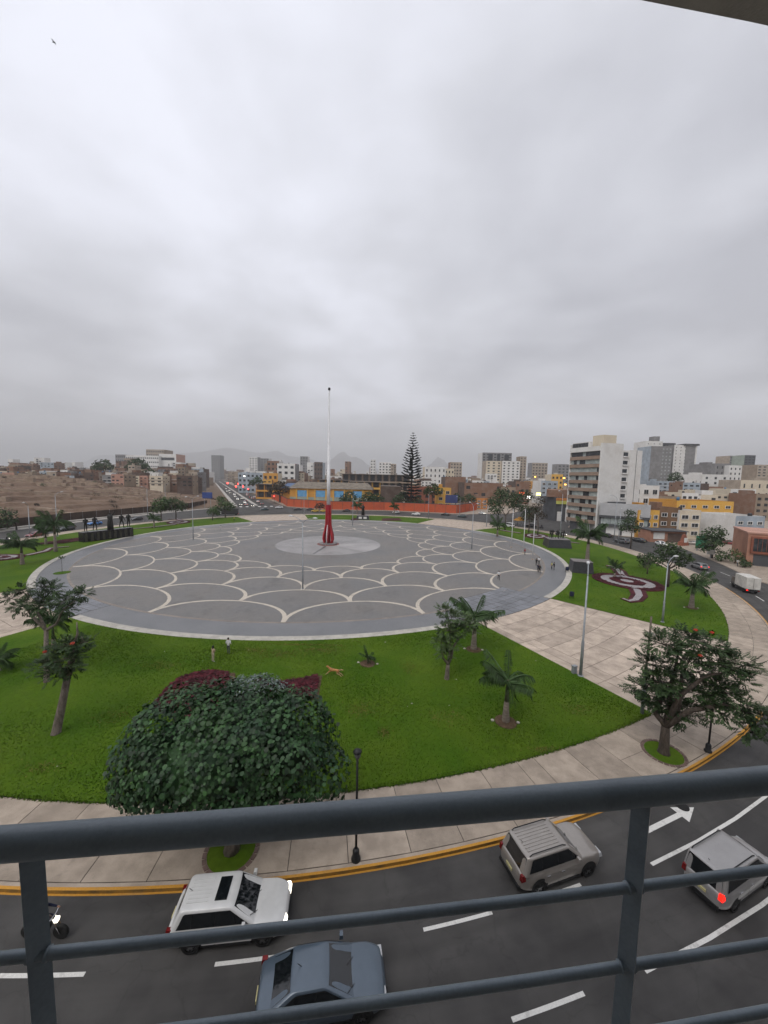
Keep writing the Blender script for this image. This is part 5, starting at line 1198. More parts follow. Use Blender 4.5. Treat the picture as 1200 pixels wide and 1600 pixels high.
for k in range(34):                                        # dry shrubs on and below the ruins
    x = random.uniform(-330, -115); y = random.uniform(135, 285); s_ = dist_edge(x, y)
    if s_ < 3: continue
    z = mound(x, y); r = random.uniform(.9, 2.2)
    P2, N2 = shell_points([((x, y, z + r * .5), (r, r, r * .8)), ((x + r * .8, y, z + r * .3), (r * .7, r * .7, r * .6))], 150, .3, 1.05, .3, .6, .6)
    o = link('dry_shrub', leaf_mesh('dry_shrub', P2, N2, rng.uniform(.25, .6, len(P2)), 'quad', leaf_dry if k % 3 else leaf_far))
    SHR.append((x / y, o))

for k, (d_, o) in enumerate(sorted(SHR, key=lambda a_: a_[0])): tag(o, 'dry shrub on the ruins, %s from the left' % ORD[k], 'shrub', 'dry shrubs on the ruins')

# --- tall conifer with whorled branches behind the red wall
cb = (16.31, 222.0, 2.62); ctop = (15.86, 222.0, 46.82)[2]
cf = empty('norfolk_pine', (cb[0], cb[1], 0), 0, 'tall tiered conifer with whorled branches behind the red wall', 'tree')
MB().tube([(0, 0, -.1), (.1, 0, ctop * .5), (.25, 0, ctop)], [.55, .38, .06], 10).build('trunk', bark_dark, cf, True)
tiers = 24
for i in range(tiers):
    t_ = i / (tiers - 1); z = ctop * (.16 + .82 * t_ ** .92); Lb = 7.4 * (1 - t_) ** .8 + .5; nb = 7 if i < 17 else 5
    if i < 5: Lb *= .72 + .07 * i
    twig = MB(); PP, NN, AA, SZ = [], [], [], []
    for k in range(nb):
        th = 2 * math.pi * k / nb + i * .9 + random.uniform(-.2, .2); L_ = Lb * random.uniform(.82, 1.12); d = Vector((math.cos(th), math.sin(th), 0)); sdv = Vector((-d.y, d.x, 0))
        droop = -.12 if i < 6 else .10
        pt = lambda u: Vector((.2 * z / ctop, 0, z)) + d * (L_ * u) + Vector((0, 0, L_ * (droop * u + .22 * u * u * u)))
        twig.tube([pt(u / 4) for u in range(5)], [.07 * (1 - .2 * u) for u in range(5)], 4)
        for u in np.linspace(.1, 1.0, 14 if Lb > 3 else 8):
            for sg in (-1, 0, 1):
                PP.append(pt(u)); AA.append(sdv * sg * .55 + d * .8 + Vector((0, 0, .34))); NN.append(Vector((random.gauss(0,.3), random.gauss(0,.3), 1))); SZ.append((.75 + .19 * L_) * (1.15 - .35 * u))
    br = twig.build('branch_whorl', bark_dark, cf)
    me = leaf_mesh('needles', np.array([tuple(p) for p in PP]), np.array([tuple(p) for p in NN]), np.array(SZ), 'lance', leaf_conifer, np.array([tuple(p) for p in AA]))
    link('needles', me, br)

# ------------------------------------------------------------------ street furniture
def lamp(label, base, h, heads, name='street_lamp', mat=pole_m, r=.11, arm=1.6, rz=0.0, group='tall lamp posts', thick=None):
    root = empty(name, (base[0], base[1], 0), rz, label, 'lamp post', group)
    MB().tube([(0, 0, -.05), (0, 0, h * .35), (0, 0, h * .36), (0, 0, h)], [r * 1.25, r * 1.15, r * .8, r * .6], 10).build('pole', mat, root, True)
    MB().lathe([(r * 2.4, -.02), (r * 2.4, .06), (r * 1.5, .1)], 10).build('base_plate', mat, root)
    for k in range(heads):
        a = 2 * math.pi * k / heads; d = Vector((math.cos(a), math.sin(a), 0)); top = Vector((0, 0, h))
        pts = [tuple(top + Vector((0, 0, -.1))), tuple(top + d * arm * .25 + Vector((0, 0, .45))), tuple(top + d * arm * .6 + Vector((0, 0, .8))), tuple(top + d * arm + Vector((0, 0, .95)))]
        MB().tube(pts, r * .42, 8).build('arm', mat, root, True)
        e = top + d * (arm + .3) + Vector((0, 0, .97))
        hd = MB(); hd.obox(tuple(e), (.75, .26, .12), a); hd.frustum((e.x, e.y, 0), .5, .18, .3, .1, e.z + .06, e.z + .13, a); hb = hd.build('lamp_head', pm('lamp_housing', (.62,.62,.63), .4, .05, 2.0), root)
        MB().obox((e.x, e.y, e.z - .08), (.5, .2, .05), a).build('lens', head_off, hb)
    return root
lamp('plaza lamp post nearest the camera, standing on a cream arc', (-13.52, 60.43), 11.3, 2, rz=rad(150), arm=2.4)
lamp('plaza lamp post on the left side near the black plinth', (-55.44, 105.09), 11.6, 2, rz=rad(80), arm=2.2)
lamp('plaza lamp post behind the flagpole', (-12.35, 143.84), 11.8, 2, rz=rad(70), arm=2.2)
lamp('plaza lamp post on the right half of the paving', (24.39, 99.27), 11.8, 2, rz=rad(100), arm=2.2)
lamp('grey lamp post with one curved arm at the lawn edge of the right path', (19.7, 34.34), 10.0, 1, rz=rad(62), arm=1.7, r=.12)
lw2 = lamp('pale grey lamp post on the right lawn beside the forked tree', (38.77, 48.84), 8.2, 1, rz=rad(20), arm=1.2, mat=pole_m, r=.105)
up = empty('utility_pole', (*(21.74, 28.62), 0), 0, 'slim pole with a grey steel foot and brown upper part behind the tulip tree', 'pole')
MB().tube([(0, 0, -.05), (0, 0, 4.0)], [.14, .12], 10).build('steel_foot', pole_m, up, True); MB().tube([(0, 0, 4.0), (.05, 0, 8.3)], [.09, .07], 8).build('timber_shaft', bark_m, up, True)
MB().tube([(.05, 0, 7.0), (.6, 0, 6.7)], .03, 5).build('bracket', pole_m, up)
bx = empty('junction_box', (*(19.3, 34.8), 0), rad(20), 'small grey junction box beside the curved-arm lamp post', 'box')
MB().box(-.22, -.15, -.02, .22, .15, .75).build('cabinet', pole_m, bx); MB().box(-.25, -.18, .75, .25, .18, .81).build('lid', pole_m, bx)
def post_lamp(label, base):
    root = empty('post_lamp', (base[0], base[1], 0), 0, label, 'lamp post', 'short black lamp posts on the near pavement')
    MB().lathe([(.24, -.02), (.24, .1), (.17, .16), (.17, .5), (.1, .62)], 12).build('pedestal', pole_black, root, True)
    MB().tube([(0, 0, .55), (0, 0, 5.4)], [.062, .055], 10).build('shaft', pole_black, root, True)
    MB().lathe([(.06, 5.35), (.1, 5.45), (.14, 5.5), (.16, 5.72)], 12).build('lantern', pm('lantern_glass', (.10,.10,.10), .4, .1, 4.0), root, True)
    MB().lathe([(.2, 5.72), (.22, 5.78), (.12, 5.86), (.02, 5.9)], 12).build('lantern_cap', pole_black, root, True)
post_lamp('short black post lamp on the pavement right of the big tree', (-1.04, 16.54))
post_lamp('short black post lamp under the tulip tree by the kerb', (23.55, 24.47))
def flagmast(label, base, h):
    root = empty('small_flagpole', (base[0], base[1], 0), 0, label, 'flagpole', 'three white flagpoles on the right of the plaza')
    MB().tube([(0, 0, 0), (0, 0, h)], [.13, .06], 10).build('mast', pole_white, root, True); MB().lathe([(.0, h), (.12, h + .1), (.0, h + .24)], 8).build('finial', pole_white, root); MB().lathe([(.35, 0), (.35, .1), (.15, .18)], 12).build('foot', concrete, root)
flagmast('left one of the three white flagpoles on the right of the plaza', (36.78, 103.45), 10.8)
flagmast('middle one of the three white flagpoles on the right of the plaza', (37.13, 95.39), 11.6)
flagmast('right one of the three white flagpoles, nearest the dark plinth', (36.48, 87.68), 10.8)

# --- the great flagpole
fp_ = empty('great_flagpole', (-15.65, 102.3, 0), 0, 'tall white flagpole on a red sculpted foot at the plaza centre', 'flagpole')
MB().lathe([(2.5, .03), (2.5, .38), (2.2, .45)], 40).build('plinth', pm('grey_stone', (.2,.18,.18), .6, .15, 1.0), fp_)
MB().lathe([(3.1, .03), (3.1, .1)], 40).build('red_apron', pm('red_stone', (.22,.08,.07), .7, .15, 1.0), fp_)
MB().tube([(0, 0, .4), (0, 0, 11.0)], [.62, .55], 18).build('core', flag_red, fp_, True)
MB().tube([(0, 0, 10.6), (0, 0, 22), (0, 0, 22.01), (0, 0, 32), (0, 0, 32.01), (0, 0, 42.6)], [.52, .47, .40, .34, .26, .19], 18).build('mast', pole_white, fp_, True)
MB().lathe([(0, 42.5), (.32, 42.6), (.36, 42.9), (.3, 43.2), (0, 43.35)], 12).build('finial', pole_black, fp_, True)
for k in range(6):
    a = 2 * math.pi * k / 6 + .45; c_, s_ = math.cos(a), math.sin(a); prof = [(1.35, .42), (1.64, 1.5), (1.56, 2.7), (1.2, 4.0), (.9, 5.4), (.78, 8.0), (.74, 11.2)]
    rib = MB(); 
    for sg in (-1, 1):
        pass
    pin = [(c_ * (r - .32) , s_ * (r - .32), z) for r, z in prof]; pout = [(c_ * r, s_ * r, z) for r, z in prof]; th = .33; n_ = (-s_ * th, c_ * th)
    vv = []; ff = []
    for i in range(len(prof)):
        for p in (pin[i], pout[i]):
            for sg in (-1, 1): vv.append((p[0] + n_[0] * sg, p[1] + n_[1] * sg, p[2]))
    for i in range(len(prof) - 1):
        b = 4 * i; ff += [(b, b+4, b+5, b+1), (b+2, b+3, b+7, b+6), (b, b+2, b+6, b+4), (b+1, b+5, b+7, b+3)]
    ff += [(0, 1, 3, 2), (4*6, 4*6+2, 4*6+3, 4*6+1)]
    rib.add(vv, ff).build('petal', flag_red if k % 2 else flag_dark, fp_)
for k in range(1):
    a = rad(262); MB().tube([(math.cos(a) * 1.55, math.sin(a) * 1.55, .4), (math.cos(a) * 1.5, math.sin(a) * 1.5, 3.0), (math.cos(a) * .92, math.sin(a) * .92, 5.6)], [.17, .14, .08], 8).build('white_rod', pole_white, fp_, True)

# ------------------------------------------------------------------ figures
def skin_body(name, edges, parent, mats, sub=1):
    """edges: list of (p0, r0, p1, r1, material index, ry scale); joints that share a position are welded; grown with the Skin modifier"""
    pts, idx, rr, ee = [], {}, [], []
    def vid(p, r):
        k = tuple(round(x, 4) for x in p)
        if k not in idx: idx[k] = len(pts); pts.append(p); rr.append(r)
        return idx[k]
    for e in edges: ee.append((vid(e[0], e[1]), vid(e[2], e[3])))
    me = bpy.data.meshes.new(name); me.from_pydata(pts, ee, []); ob = bpy.data.objects.new(name, me); col.objects.link(ob)
    m = ob.modifiers.new('skin', 'SKIN'); m.use_smooth_shade = True
    for i, sv in enumerate(me.skin_vertices[0].data):
        sv.radius = rr[i] if isinstance(rr[i], tuple) else (rr[i], rr[i]); sv.use_root = (i == 0)
    s = ob.modifiers.new('sub', 'SUBSURF'); s.levels = sub; s.render_levels = sub
    dg = bpy.context.evaluated_depsgraph_get(); out = bpy.data.meshes.new_from_object(ob.evaluated_get(dg)); bpy.data.objects.remove(ob); bpy.data.meshes.remove(me)
    out.name = name; out.materials.clear()
    for mt in mats: out.materials.append(mt)
    seg = [(Vector(e[0]), Vector(e[2]), e[4]) for e in edges]
    for p in out.polygons:
        best, bi = 1e9, 0
        for a, b, mi in seg:
            ab = b - a; t_ = max(0, min(1, (p.center - a).dot(ab) / max(1e-6, ab.length_squared))); d = (p.center - a - ab * t_).length
            if d < best: best, bi = d, mi
        p.material_index = bi; p.use_smooth = True
    return link(name, out, parent)
skin_m = pm('skin', (.30,.16,.10), .6, .1, 9.0); hair_m = pm('dark_hair', (.012,.010,.009), .7, .2, 9.0)
def cloth_m(n, c): return pm('cloth_' + n, c, .9, .15, 6.0, spec=.15)
def figure(label, base, rz, top, legs, h=1.7, stride=.0, arms=(0.15, 0.15), bend=(0.2, 0.2), sleeves=True, name='person', cat='person', group=None, mats=None, shoe=None, z=0.0, lean=0.0, fold=False, robe=False, hairlong=False, raise_=None):
    """one continuous body: hips, spine, head, arms with hands and fingers, legs with feet"""
    root = empty(name, (base[0], base[1], z), rz, label, cat, group, sc=h / 1.7)
    M0 = mats or [top, legs, skin_m, shoe or pole_black]
    T, L, SK, SH = 0, 1, 2, 3
    e = []; hip = (0, 0, .92); waist = (0.02 + lean * .3, 0, 1.08); chest = (.02 + lean, 0, 1.30); neck = (.03 + lean * 1.2, 0, 1.47)
    e.append((hip, (.115, .165), waist, (.10, .15), T, 0)); e.append((waist, (.10, .15), chest, (.12, .185), T, 0)); e.append((chest, (.12, .185), neck, (.055, .055), T, 0))
    hd0 = (.045 + lean * 1.3, 0, 1.535); hd1 = (.05 + lean * 1.3, 0, 1.64)
    e.append((neck, (.055, .055), hd0, (.085, .075), SK, 0)); e.append((hd0, (.085, .075), hd1, (.085, .072), SK, 0))
    for s, sw, ar, be in ((1, stride, arms[0], bend[0]), (-1, -stride, arms[1], bend[1])):
        k = (.08 * (sw > 0) + sw * .45, s * .10, .50); a_ = (sw * .95 - .03, s * .105, .09 + .05 * (sw < 0)); hp = (0, s * .09, .86)
        e += [(hip, (.115, .165), hp, (.095, .088), L, 0), (hp, (.095, .088), k, (.062, .060), L, 0), (k, (.062, .060), a_, (.044, .042), L, 0), (a_, (.044, .042), (a_[0] + .15, a_[1] + s * .02, a_[2] - .05), (.034, .04), SH, 0)]
        sh = (.02 + lean * 1.1, s * .185, 1.39)
        if raise_ and s == raise_:
            el = (.12, s * .30, 1.55); wr = (.22, s * .34, 1.80)
        elif fold:
            el = (.06, s * .25, 1.13); wr = (.20, s * .06, 1.16 + .04 * s)
        else:
            el = (-.02 + ar * .6 + lean, s * (.235 + .03 * abs(ar)), 1.12); wr = (el[0] + be * 1.0, el[1] + s * .01 - s * .03 * be, .88 + be * .25)
        e += [(chest, (.12, .185), sh, (.062, .062), T, 0), (sh, (.062, .062), el, (.044, .044), T if sleeves else SK, 0), (el, (.044, .044), wr, (.031, .03), T if sleeves == 'long' else SK, 0)]
        dv = (Vector(wr) - Vector(el)).normalized(); pm_ = Vector(wr) + dv * .075; e.append((wr, (.031, .03), tuple(pm_), (.036, .022), SK, 0))
        sd_ = Vector((1, 0, 0)) if abs(dv.x) < .8 else Vector((0, 0, 1))
        for f, ln in ((-.028, .06), (-.01, .075), (.01, .07), (.028, .055)):
            b0 = pm_ + sd_ * f + dv * .02; e.append((tuple(pm_), (.036, .022), tuple(b0), (.011, .011), SK, 0)); e.append((tuple(b0), (.011, .011), tuple(b0 + dv * ln + Vector((.012, -s * .012, 0))), (.009, .009), SK, 0))
        th = Vector(wr) + dv * .03 + sd_ * .045; e.append((tuple(Vector(wr)), (.031, .03), tuple(th), (.012, .012), SK, 0)); e.append((tuple(th), (.012, .012), tuple(th + dv * .045), (.010, .010), SK, 0))
    body = skin_body('body', e, root, M0, 1)
    face = MB(); cx_, cz_ = hd1[0], hd1[2]
    if not mats:
        hr = MB(); hr.lathe([(.01, .125), (.06, .11), (.098, .05), (.105, -.02)] if not hairlong else [(.01, .125), (.06, .11), (.1, .05), (.108, -.04), (.10, -.2)], 12, (cx_ - .022, 0, cz_), False); hr.build('hair', hair_m, root, True)
        face.lathe([(.004, -.03), (.014, -.022), (.008, .01), (.002, .02)], 6, (cx_ + .095, 0, cz_ - .03)); face.build('nose', skin_m, root, True)
        ey = MB()
        for s in (-1, 1): ey.lathe([(.001, -.01), (.012, 0), (.001, .01)], 6, (cx_ + .078, s * .03, cz_ - .005))
        ey.box(cx_ + .072, -.022, cz_ - .078, cx_ + .084, .022, cz_ - .070); ey.build('facial_features', hair_m, root)
    if robe:
        MB().lathe([(.27, 0), (.25, .5), (.20, 1.0), (.235, 1.3), (.1, 1.46)], 14, (0, 0, 0)).build('robe', M0[0], root, True)
    return root
white_c, black_c, beige_c, grey_c, navy_c, red_c, yel_c = cloth_m('white', (.62,.62,.63)), cloth_m('black', (.012,.012,.014)), cloth_m('beige', (.42,.32,.23)), cloth_m('grey', (.09,.09,.10)), cloth_m('navy', (.02,.025,.05)), cloth_m('red', (.25,.02,.03)), cloth_m('lime', (.45,.42,.06))
figure('person in beige top and trousers standing with folded arms on the near lawn', (-17.09, 35.57), rad(60), beige_c, cloth_m('pale_khaki', (.45,.38,.28)), 1.66, fold=True, hairlong=True, shoe=white_c)
figure('person in white T-shirt and grey shorts seen from behind on the near lawn', (-16.24, 37.24), rad(100), white_c, grey_c, 1.76, stride=.12, arms=(.2, -.1), bend=(.3, .3), sleeves=True)
figure('person in white top and dark trousers walking alone on the right paving', (22.27, 68.6), rad(-100), white_c, black_c, 1.75, stride=.22)
figure('person in dark red coat near the middle white flagpole', (36.61, 92.91), rad(200), red_c, black_c, 1.68, stride=.15, sleeves='long')
figure('person in black standing at the left of the dark group by the flagpoles', (34.65, 80.99), rad(250), black_c, black_c, 1.7, sleeves='long')
figure('person with a white top in the dark group by the flagpoles', (35.79, 82.32), rad(230), white_c, black_c, 1.72)
figure('tall person in black at the front of the dark group', (32.48, 74.15), rad(255), black_c, black_c, 1.8, stride=.12, sleeves='long')
figure('person in a dark coat just behind the front one of the dark group', (32.59, 75.19), rad(245), navy_c, black_c, 1.74, sleeves='long')
figure('person in a lime vest beside one in black, right of the dark group', (36.62, 77.68), rad(170), yel_c, black_c, 1.7, stride=.1)
figure('person in black beside the lime vest, right of the dark group', (36.86, 77.15), rad(190), black_c, black_c, 1.74, sleeves='long', stride=.1)
figure('person in pale clothes walking on the far side of the plaza', (-55.57, 123.31), rad(-60), white_c, cloth_m('pale', (.5,.5,.48)), 1.7, stride=.18)
figure('gardener in a lime vest on the far lawn by the avenue', (-62.01, 150.17), rad(-60), yel_c, grey_c, 1.7, bend=(.5, .4))
figure('pedestrian in white crossing near the pink house', (88.05, 92.55), rad(160), white_c, black_c, 1.72, stride=.2)
figure('pedestrian in pale grey walking on the pavement before the pink house', (83.57, 84.64), rad(200), cloth_m('pale', (.5,.5,.48)), grey_c, 1.7, stride=.2)
figure('person in blue standing by the junction before the red wall', (24.51, 198.54), rad(-80), navy_c, grey_c, 1.72)

# --- running golden dog
fur = pm('golden_fur', (.42,.20,.075), .9, .2, 5.0, fine=40, finev=.2)
dg_ = empty('dog', (*(-4.46, 33.41), 0), rad(168), 'golden long-haired dog running across the near lawn', 'dog', sc=1.18)
ed = []
sp = [(-.34, 0, .50), (-.12, 0, .50), (.14, 0, .49), (.32, 0, .53)]; srr = [(.10, .10), (.105, .10), (.135, .12), (.12, .10)]
for i in range(3): ed.append((sp[i], srr[i], sp[i+1], srr[i+1], 0, 0))
nk = (.46, 0, .66); ed += [(sp[3], srr[3], nk, (.075, .07), 0, 0), (nk, (.075, .07), (.56, 0, .74), (.08, .075), 0, 0), ((.56, 0, .74), (.08, .075), (.70, 0, .70), (.04, .04), 0, 0)]
tl = (-.44, 0, .54); ed += [(sp[0], srr[0], tl, (.035, .035), 0, 0), (tl, (.035, .035), (-.62, 0, .60), (.055, .03), 1, 0), ((-.62, 0, .60), (.055, .03), (-.78, 0, .58), (.02, .02), 1, 0)]
for s, fx in ((1, .22), (-1, .10)):
    sh = (.27, s * .075, .42); ed += [(sp[3], srr[3], sh, (.065, .055), 0, 0), (sh, (.065, .055), (.40 + fx * .4, s * .08, .28), (.036, .034), 0, 0), ((.40 + fx * .4, s * .08, .28), (.036, .034), (.52 + fx * .6, s * .08, .10), (.026, .026), 1, 0), ((.52 + fx * .6, s * .08, .10), (.026, .026), (.58 + fx * .6, s * .08, .07), (.03, .028), 1, 0)]
for s, fx in ((1, .0), (-1, -.1)):
    hp = (-.32, s * .075, .42); kn = (-.26 + fx, s * .08, .28); hk = (-.50 + fx, s * .08, .20); ft = (-.66 + fx, s * .08, .06)
    ed += [(sp[0], srr[0], hp, (.085, .065), 0, 0), (hp, (.085, .065), kn, (.055, .045), 0, 0), (kn, (.055, .045), hk, (.032, .03), 1, 0), (hk, (.032, .03), ft, (.026, .026), 1, 0)]
skin_body('body', ed, dg_, [fur, pm('pale_fur', (.55,.36,.2), .9, .2, 5.0)], 1)
for s in (-1, 1): MB().add([(.53, s*.06, .80), (.58, s*.07, .79), (.55, s*.105, .67), (.50, s*.095, .70)], [(0,1,2,3)]).build('ear', fur, dg_)
MB().lathe([(.001, -.012), (.016, 0), (.001, .014)], 6, (.735, 0, .71)).build('nose', hair_m, dg_)

# --- statues on plinths (plain bronze figures)
BZ = [bronze_m, bronze_m, bronze_m, bronze_m]
plA = empty('long_plinth', (0, 0, 0), 0, 'long black granite plinth with recessed relief panels at the left of the plaza', 'plinth')
a0, a1 = Vector((-80.73, 96.79)), Vector((-75.06, 108.37)); ang = math.atan2((a1 - a0).y, (a1 - a0).x); Lp = (a1 - a0).length; nP = 9
nrm_ = Vector((math.sin(ang), -math.cos(ang)))
for k in range(nP):
    c = a0 + (a1 - a0) * ((k + .5) / nP) - nrm_ * 1.2
    MB().obox((c.x, c.y, 1.35), (Lp / nP - .1, 2.4, 2.7), ang).build('plinth_block', stone_black, plA)
    c2 = c + nrm_ * 1.26; MB().obox((c2.x, c2.y, 1.3), (Lp / nP * .42, .14, 2.1), ang).build('relief_panel', plaque_m, plA)
def on_plinth(t_): p = a0 + (a1 - a0) * t_ - nrm_ * 1.2; return (p.x, p.y)
ST = 'dark bronze figures on the long black plinth'
figure('leftmost dark bronze figure on the long black plinth', on_plinth(.10), ang - 1.57, None, None, 4.0, mats=BZ, z=2.7, name='statue', cat='statue', group=ST, fold=True)
figure('second bronze figure from the left on the long black plinth', on_plinth(.27), ang - 1.57, None, None, 4.2, mats=BZ, z=2.7, name='statue', cat='statue', group=ST, stride=.15)
figure('large robed bronze figure with one raised arm on the long black plinth', on_plinth(.57), ang - 1.57, None, None, 5.0, mats=BZ, z=2.7, name='statue', cat='statue', group=ST, raise_=1, robe=True)
figure('striding bronze figure right of the robed one on the long black plinth', on_plinth(.80), ang - 1.57, None, None, 4.3, mats=BZ, z=2.7, name='statue', cat='statue', group=ST, stride=.25)
figure('rightmost dark bronze figure on the long black plinth', on_plinth(.95), ang - 1.57, None, None, 4.3, mats=BZ, z=2.7, name='statue', cat='statue', group=ST, fold=True)
def plinth(label, c, w, d, h, rz, m=stone_dark):
    root = empty('stone_plinth', (c[0], c[1], 0), rz, label, 'plinth'); MB().frustum((0, 0), w, d, w * .86, d * .86, -.02, h).build('block', m, root)
    MB().frustum((0, 0), w * .86, d * .86, w * .9, d * .9, h, h + .12).build('cap', pm('grey_stone', (.2,.18,.18), .6, .15, 1.0), root); return root
plinth('dark sloping plinth carrying a group of bronze figures on the right lawn', (51.0, 106.0), 6.6, 5.6, 2.3, rad(-8))
for k, (dx, dy, st_) in enumerate([(-2.0, 0, .1), (-1.2, .5, .0), (-.3, -.3, .2), (.5, .4, .0), (1.1, -.2, .15), (1.9, .2, .0)]):
    figure(['leftmost', 'second', 'third', 'fourth', 'fifth', 'rightmost'][k] + ' bronze figure from the left in the tight group on the right plinth', (51.0 + dx, 106.0 + dy), rad(-100 + 20 * k), None, None, 2.7, mats=BZ, z=2.42, name='statue', cat='statue', group='bronze figures on the right plinth', stride=st_, fold=(k % 3 == 1))
plinth('empty dark plinth beside the palm on the right lawn', (42.24, 76.51), 4.2, 3.6, 2.3, rad(-14))
plinth('dark plinth of the small statue on the far lawn', (-9.59, 165.8), 6.0, 4.0, 1.8, 0)
ws = empty('plaque_pair', ((-9.59, 165.8)[0], (-9.59, 165.8)[1] - 2.1, 0), 0, 'pair of small white plaques on the far statue plinth', 'plaque'); MB().box(-1.8, -.12, .5, -.4, .0, 1.4).build('plaque', W['white'], ws); MB().box(.4, -.12, .5, 1.8, .0, 1.4).build('plaque', W['white'], ws)
figure('robed dark statue on the far lawn right of the flagpole', (-9.59, 165.8), rad(-90), None, None, 5.0, mats=BZ, z=1.92, name='statue', cat='statue', robe=True, fold=True)

# --- bins, boards and other street things
def bin_(label, base):
    root = empty('litter_bin', (base[0], base[1], 0), 0, label, 'litter bin', 'dark litter bins on two legs')
    MB().lathe([(.22, .35), (.3, .5), (.3, 1.05), (.24, 1.12)], 12).build('drum', navy_c, root, True)
    for s in (-1, 1): MB().tube([(s * .36, 0, -.02), (s * .36, 0, 1.2)], .03, 6).build('leg', pole_black, root)
bin_('dark blue litter bin at the corner of the left path', (-40.07, 44.64)); bin_('dark litter bin at the corner of the right lawn by the path', (31.04, 58.31)); bin_('small dark bin on the paving beside the right kerb', (38.97, 75.71))
def board(label, p, w, z0, z1, mat, rz=0.0, legs=2, name='billboard'):
    root = empty(name, (p[0], p[1], 0), rz, label, 'billboard'); MB().box(-w/2, -.12, z0, w/2, .12, z1).build('panel', mat, root); MB().box(-w/2 - .1, -.16, z0 - .12, w/2 + .1, .16, z0).build('frame_bar', pole_black, root)
    for k in range(legs):
        x = (k - (legs - 1) / 2) * w * .6; MB().tube([(x, .2, -.1), (x, .2, z1)], .12, 8).build('post', pole_m, root)
    return root
board('blue billboard behind the red wall near the yellow house', ((40.9, 222.0, 3.14)[0], 222), 7.4, 4.8, 9.6, pm('blue_board', (.035,.05,.16), .6, .1, .4))
board('blue notice board at the foot of the ruins by the avenue', ((-99.58, 205.0, 5.44)[0], 205), 5.6, 5.6, 9.0, pm('blue_notice', (.03,.06,.22), .6, .1, .4))
board('green poster board in the yard by the pink house', ((91.67, 104.0, 3.67)[0], 104), 3.2, .9, 4.4, pm('green_poster', (.03,.20,.11), .6, .3, 1.2))
rsx = empty('red_kiosk', (*(93.8, 112.97), 0), rad(20), 'small red and white roadside sculpture in front of the low shops', 'sculpture')
MB().frustum((0, 0), 3.2, 1.6, 2.6, 1.2, -.02, 1.2).build('base', W['terracotta'], rsx); MB().frustum((.2, 0), 2.0, 1.0, .9, .6, 1.2, 3.4).build('crest', W['terracotta'], rsx); MB().box(-.6, -.72, 1.0, .7, -.55, 2.4).build('white_face', W['white'], rsx)
ad = empty('advert_panel', (*(85.37, 93.8), 0), rad(-10), 'tall white advert panel beside the road by the pink house', 'sign'); MB().box(-.9, -.12, 1.0, .9, .12, 5.4).build('panel', W['white'], ad); MB().tube([(0, 0, -.05), (0, 0, 1.1)], .14, 8).build('post', pole_m, ad)
sap = empty('sapling', (*(-60.3, 67.15), 0), 0, 'thin sapling in a small grass circle on the left of the plaza', 'sapling')
MB().lathe([(1.3, 0), (1.3, .03), (.1, .07)], 20).build('grass_circle', lawn_m, sap); MB().tube([(0, 0, 0), (.05, 0, 1.6), (0, 0, 3.1)], [.04, .03, .015], 6).build('stem', bark_dark, sap)
P2, N2 = shell_points([((0, 0, 3.0), (.75, .6, .4))], 60, .3, 1.0, .3, .5, .8); link('leaves', leaf_mesh('leaves', P2, N2, rng.uniform(.2, .4, len(P2)), 'lance', leaf_far), sap)
# street poles and signals along the avenue and the far road
FP = 'tall street poles along the far roads'
def spole(label, base, h, r=.12): return lamp(label, base, h, 1, name='street_pole', r=r, arm=1.8, rz=random.uniform(0, 6), group=FP)
for lab, b, h in [('street pole left of the long plinth, beyond the road', (-95.55, 105.67), 12), ('street pole at the left edge road', (-102.71, 104.73), 9), ('street pole on the ruins side left of the twin trees', (-107.08, 164.43), 12), ('street pole behind the twin bushy trees', (-108.17, 179.87), 13),
    ('street pole before the red wall left of the flagpole', (-39.97, 181.46), 11), ('street pole before the wall under the conifer', (21.11, 172.86), 12), ('street pole at the right far corner of the paving', (60.33, 123.46), 15), ('street pole in front of the pale shop fascia', (75.08, 117.65), 14), ('second street pole in front of the pale shop fascia', (74.23, 114.04), 10), ('street pole beside the side street trees', (56.3, 152.87), 11), ('street pole at the right path corner beyond the lawns', (42.15, 148.61), 9), ('street pole right of the red wall end', (39.87, 191.48), 9)]:
    spole(lab, b, h)
SG = 'red traffic signals over the avenue'
for k, (s_, o_, lab) in enumerate([(95, 4, 'nearest red traffic signal over the right lanes of the avenue'), (170, -1.2, 'left red traffic signal of the middle pair over the avenue'), (172, 6, 'right red traffic signal of the middle pair over the avenue'), (330, -2, 'far red traffic signal on the left of the avenue'), (300, 10, 'far red traffic signal on the right of the avenue'), (20, 14, 'red traffic signal on the right kerb of the avenue')]):
    p = av(s_, o_); root = empty('traffic_signal', (p[0], p[1], 0), 0, lab, 'traffic signal', SG); zt = 6.2 if k < 5 else 4.0
    MB().tube([(0, .2, -.1), (0, .2, zt)], .09, 8).build('post', pole_black, root); MB().box(-.4, -.2, zt - .6, .4, .2, zt + 1.3).build('housing', pole_black, root)
    sz = .34 + .0022 * s_
    MB().lathe([(.001, -.02), (sz, 0.0), (sz * .9, .15), (.001, .2)], 12, (0, 0, 0)).build('red_lamp', red_sig, root).matrix_local = Matrix.Translation((0, -.42, zt + .8)) @ Matrix.Rotation(rad(90), 4, 'X')
SL = 'lit shop lamps along the side street'
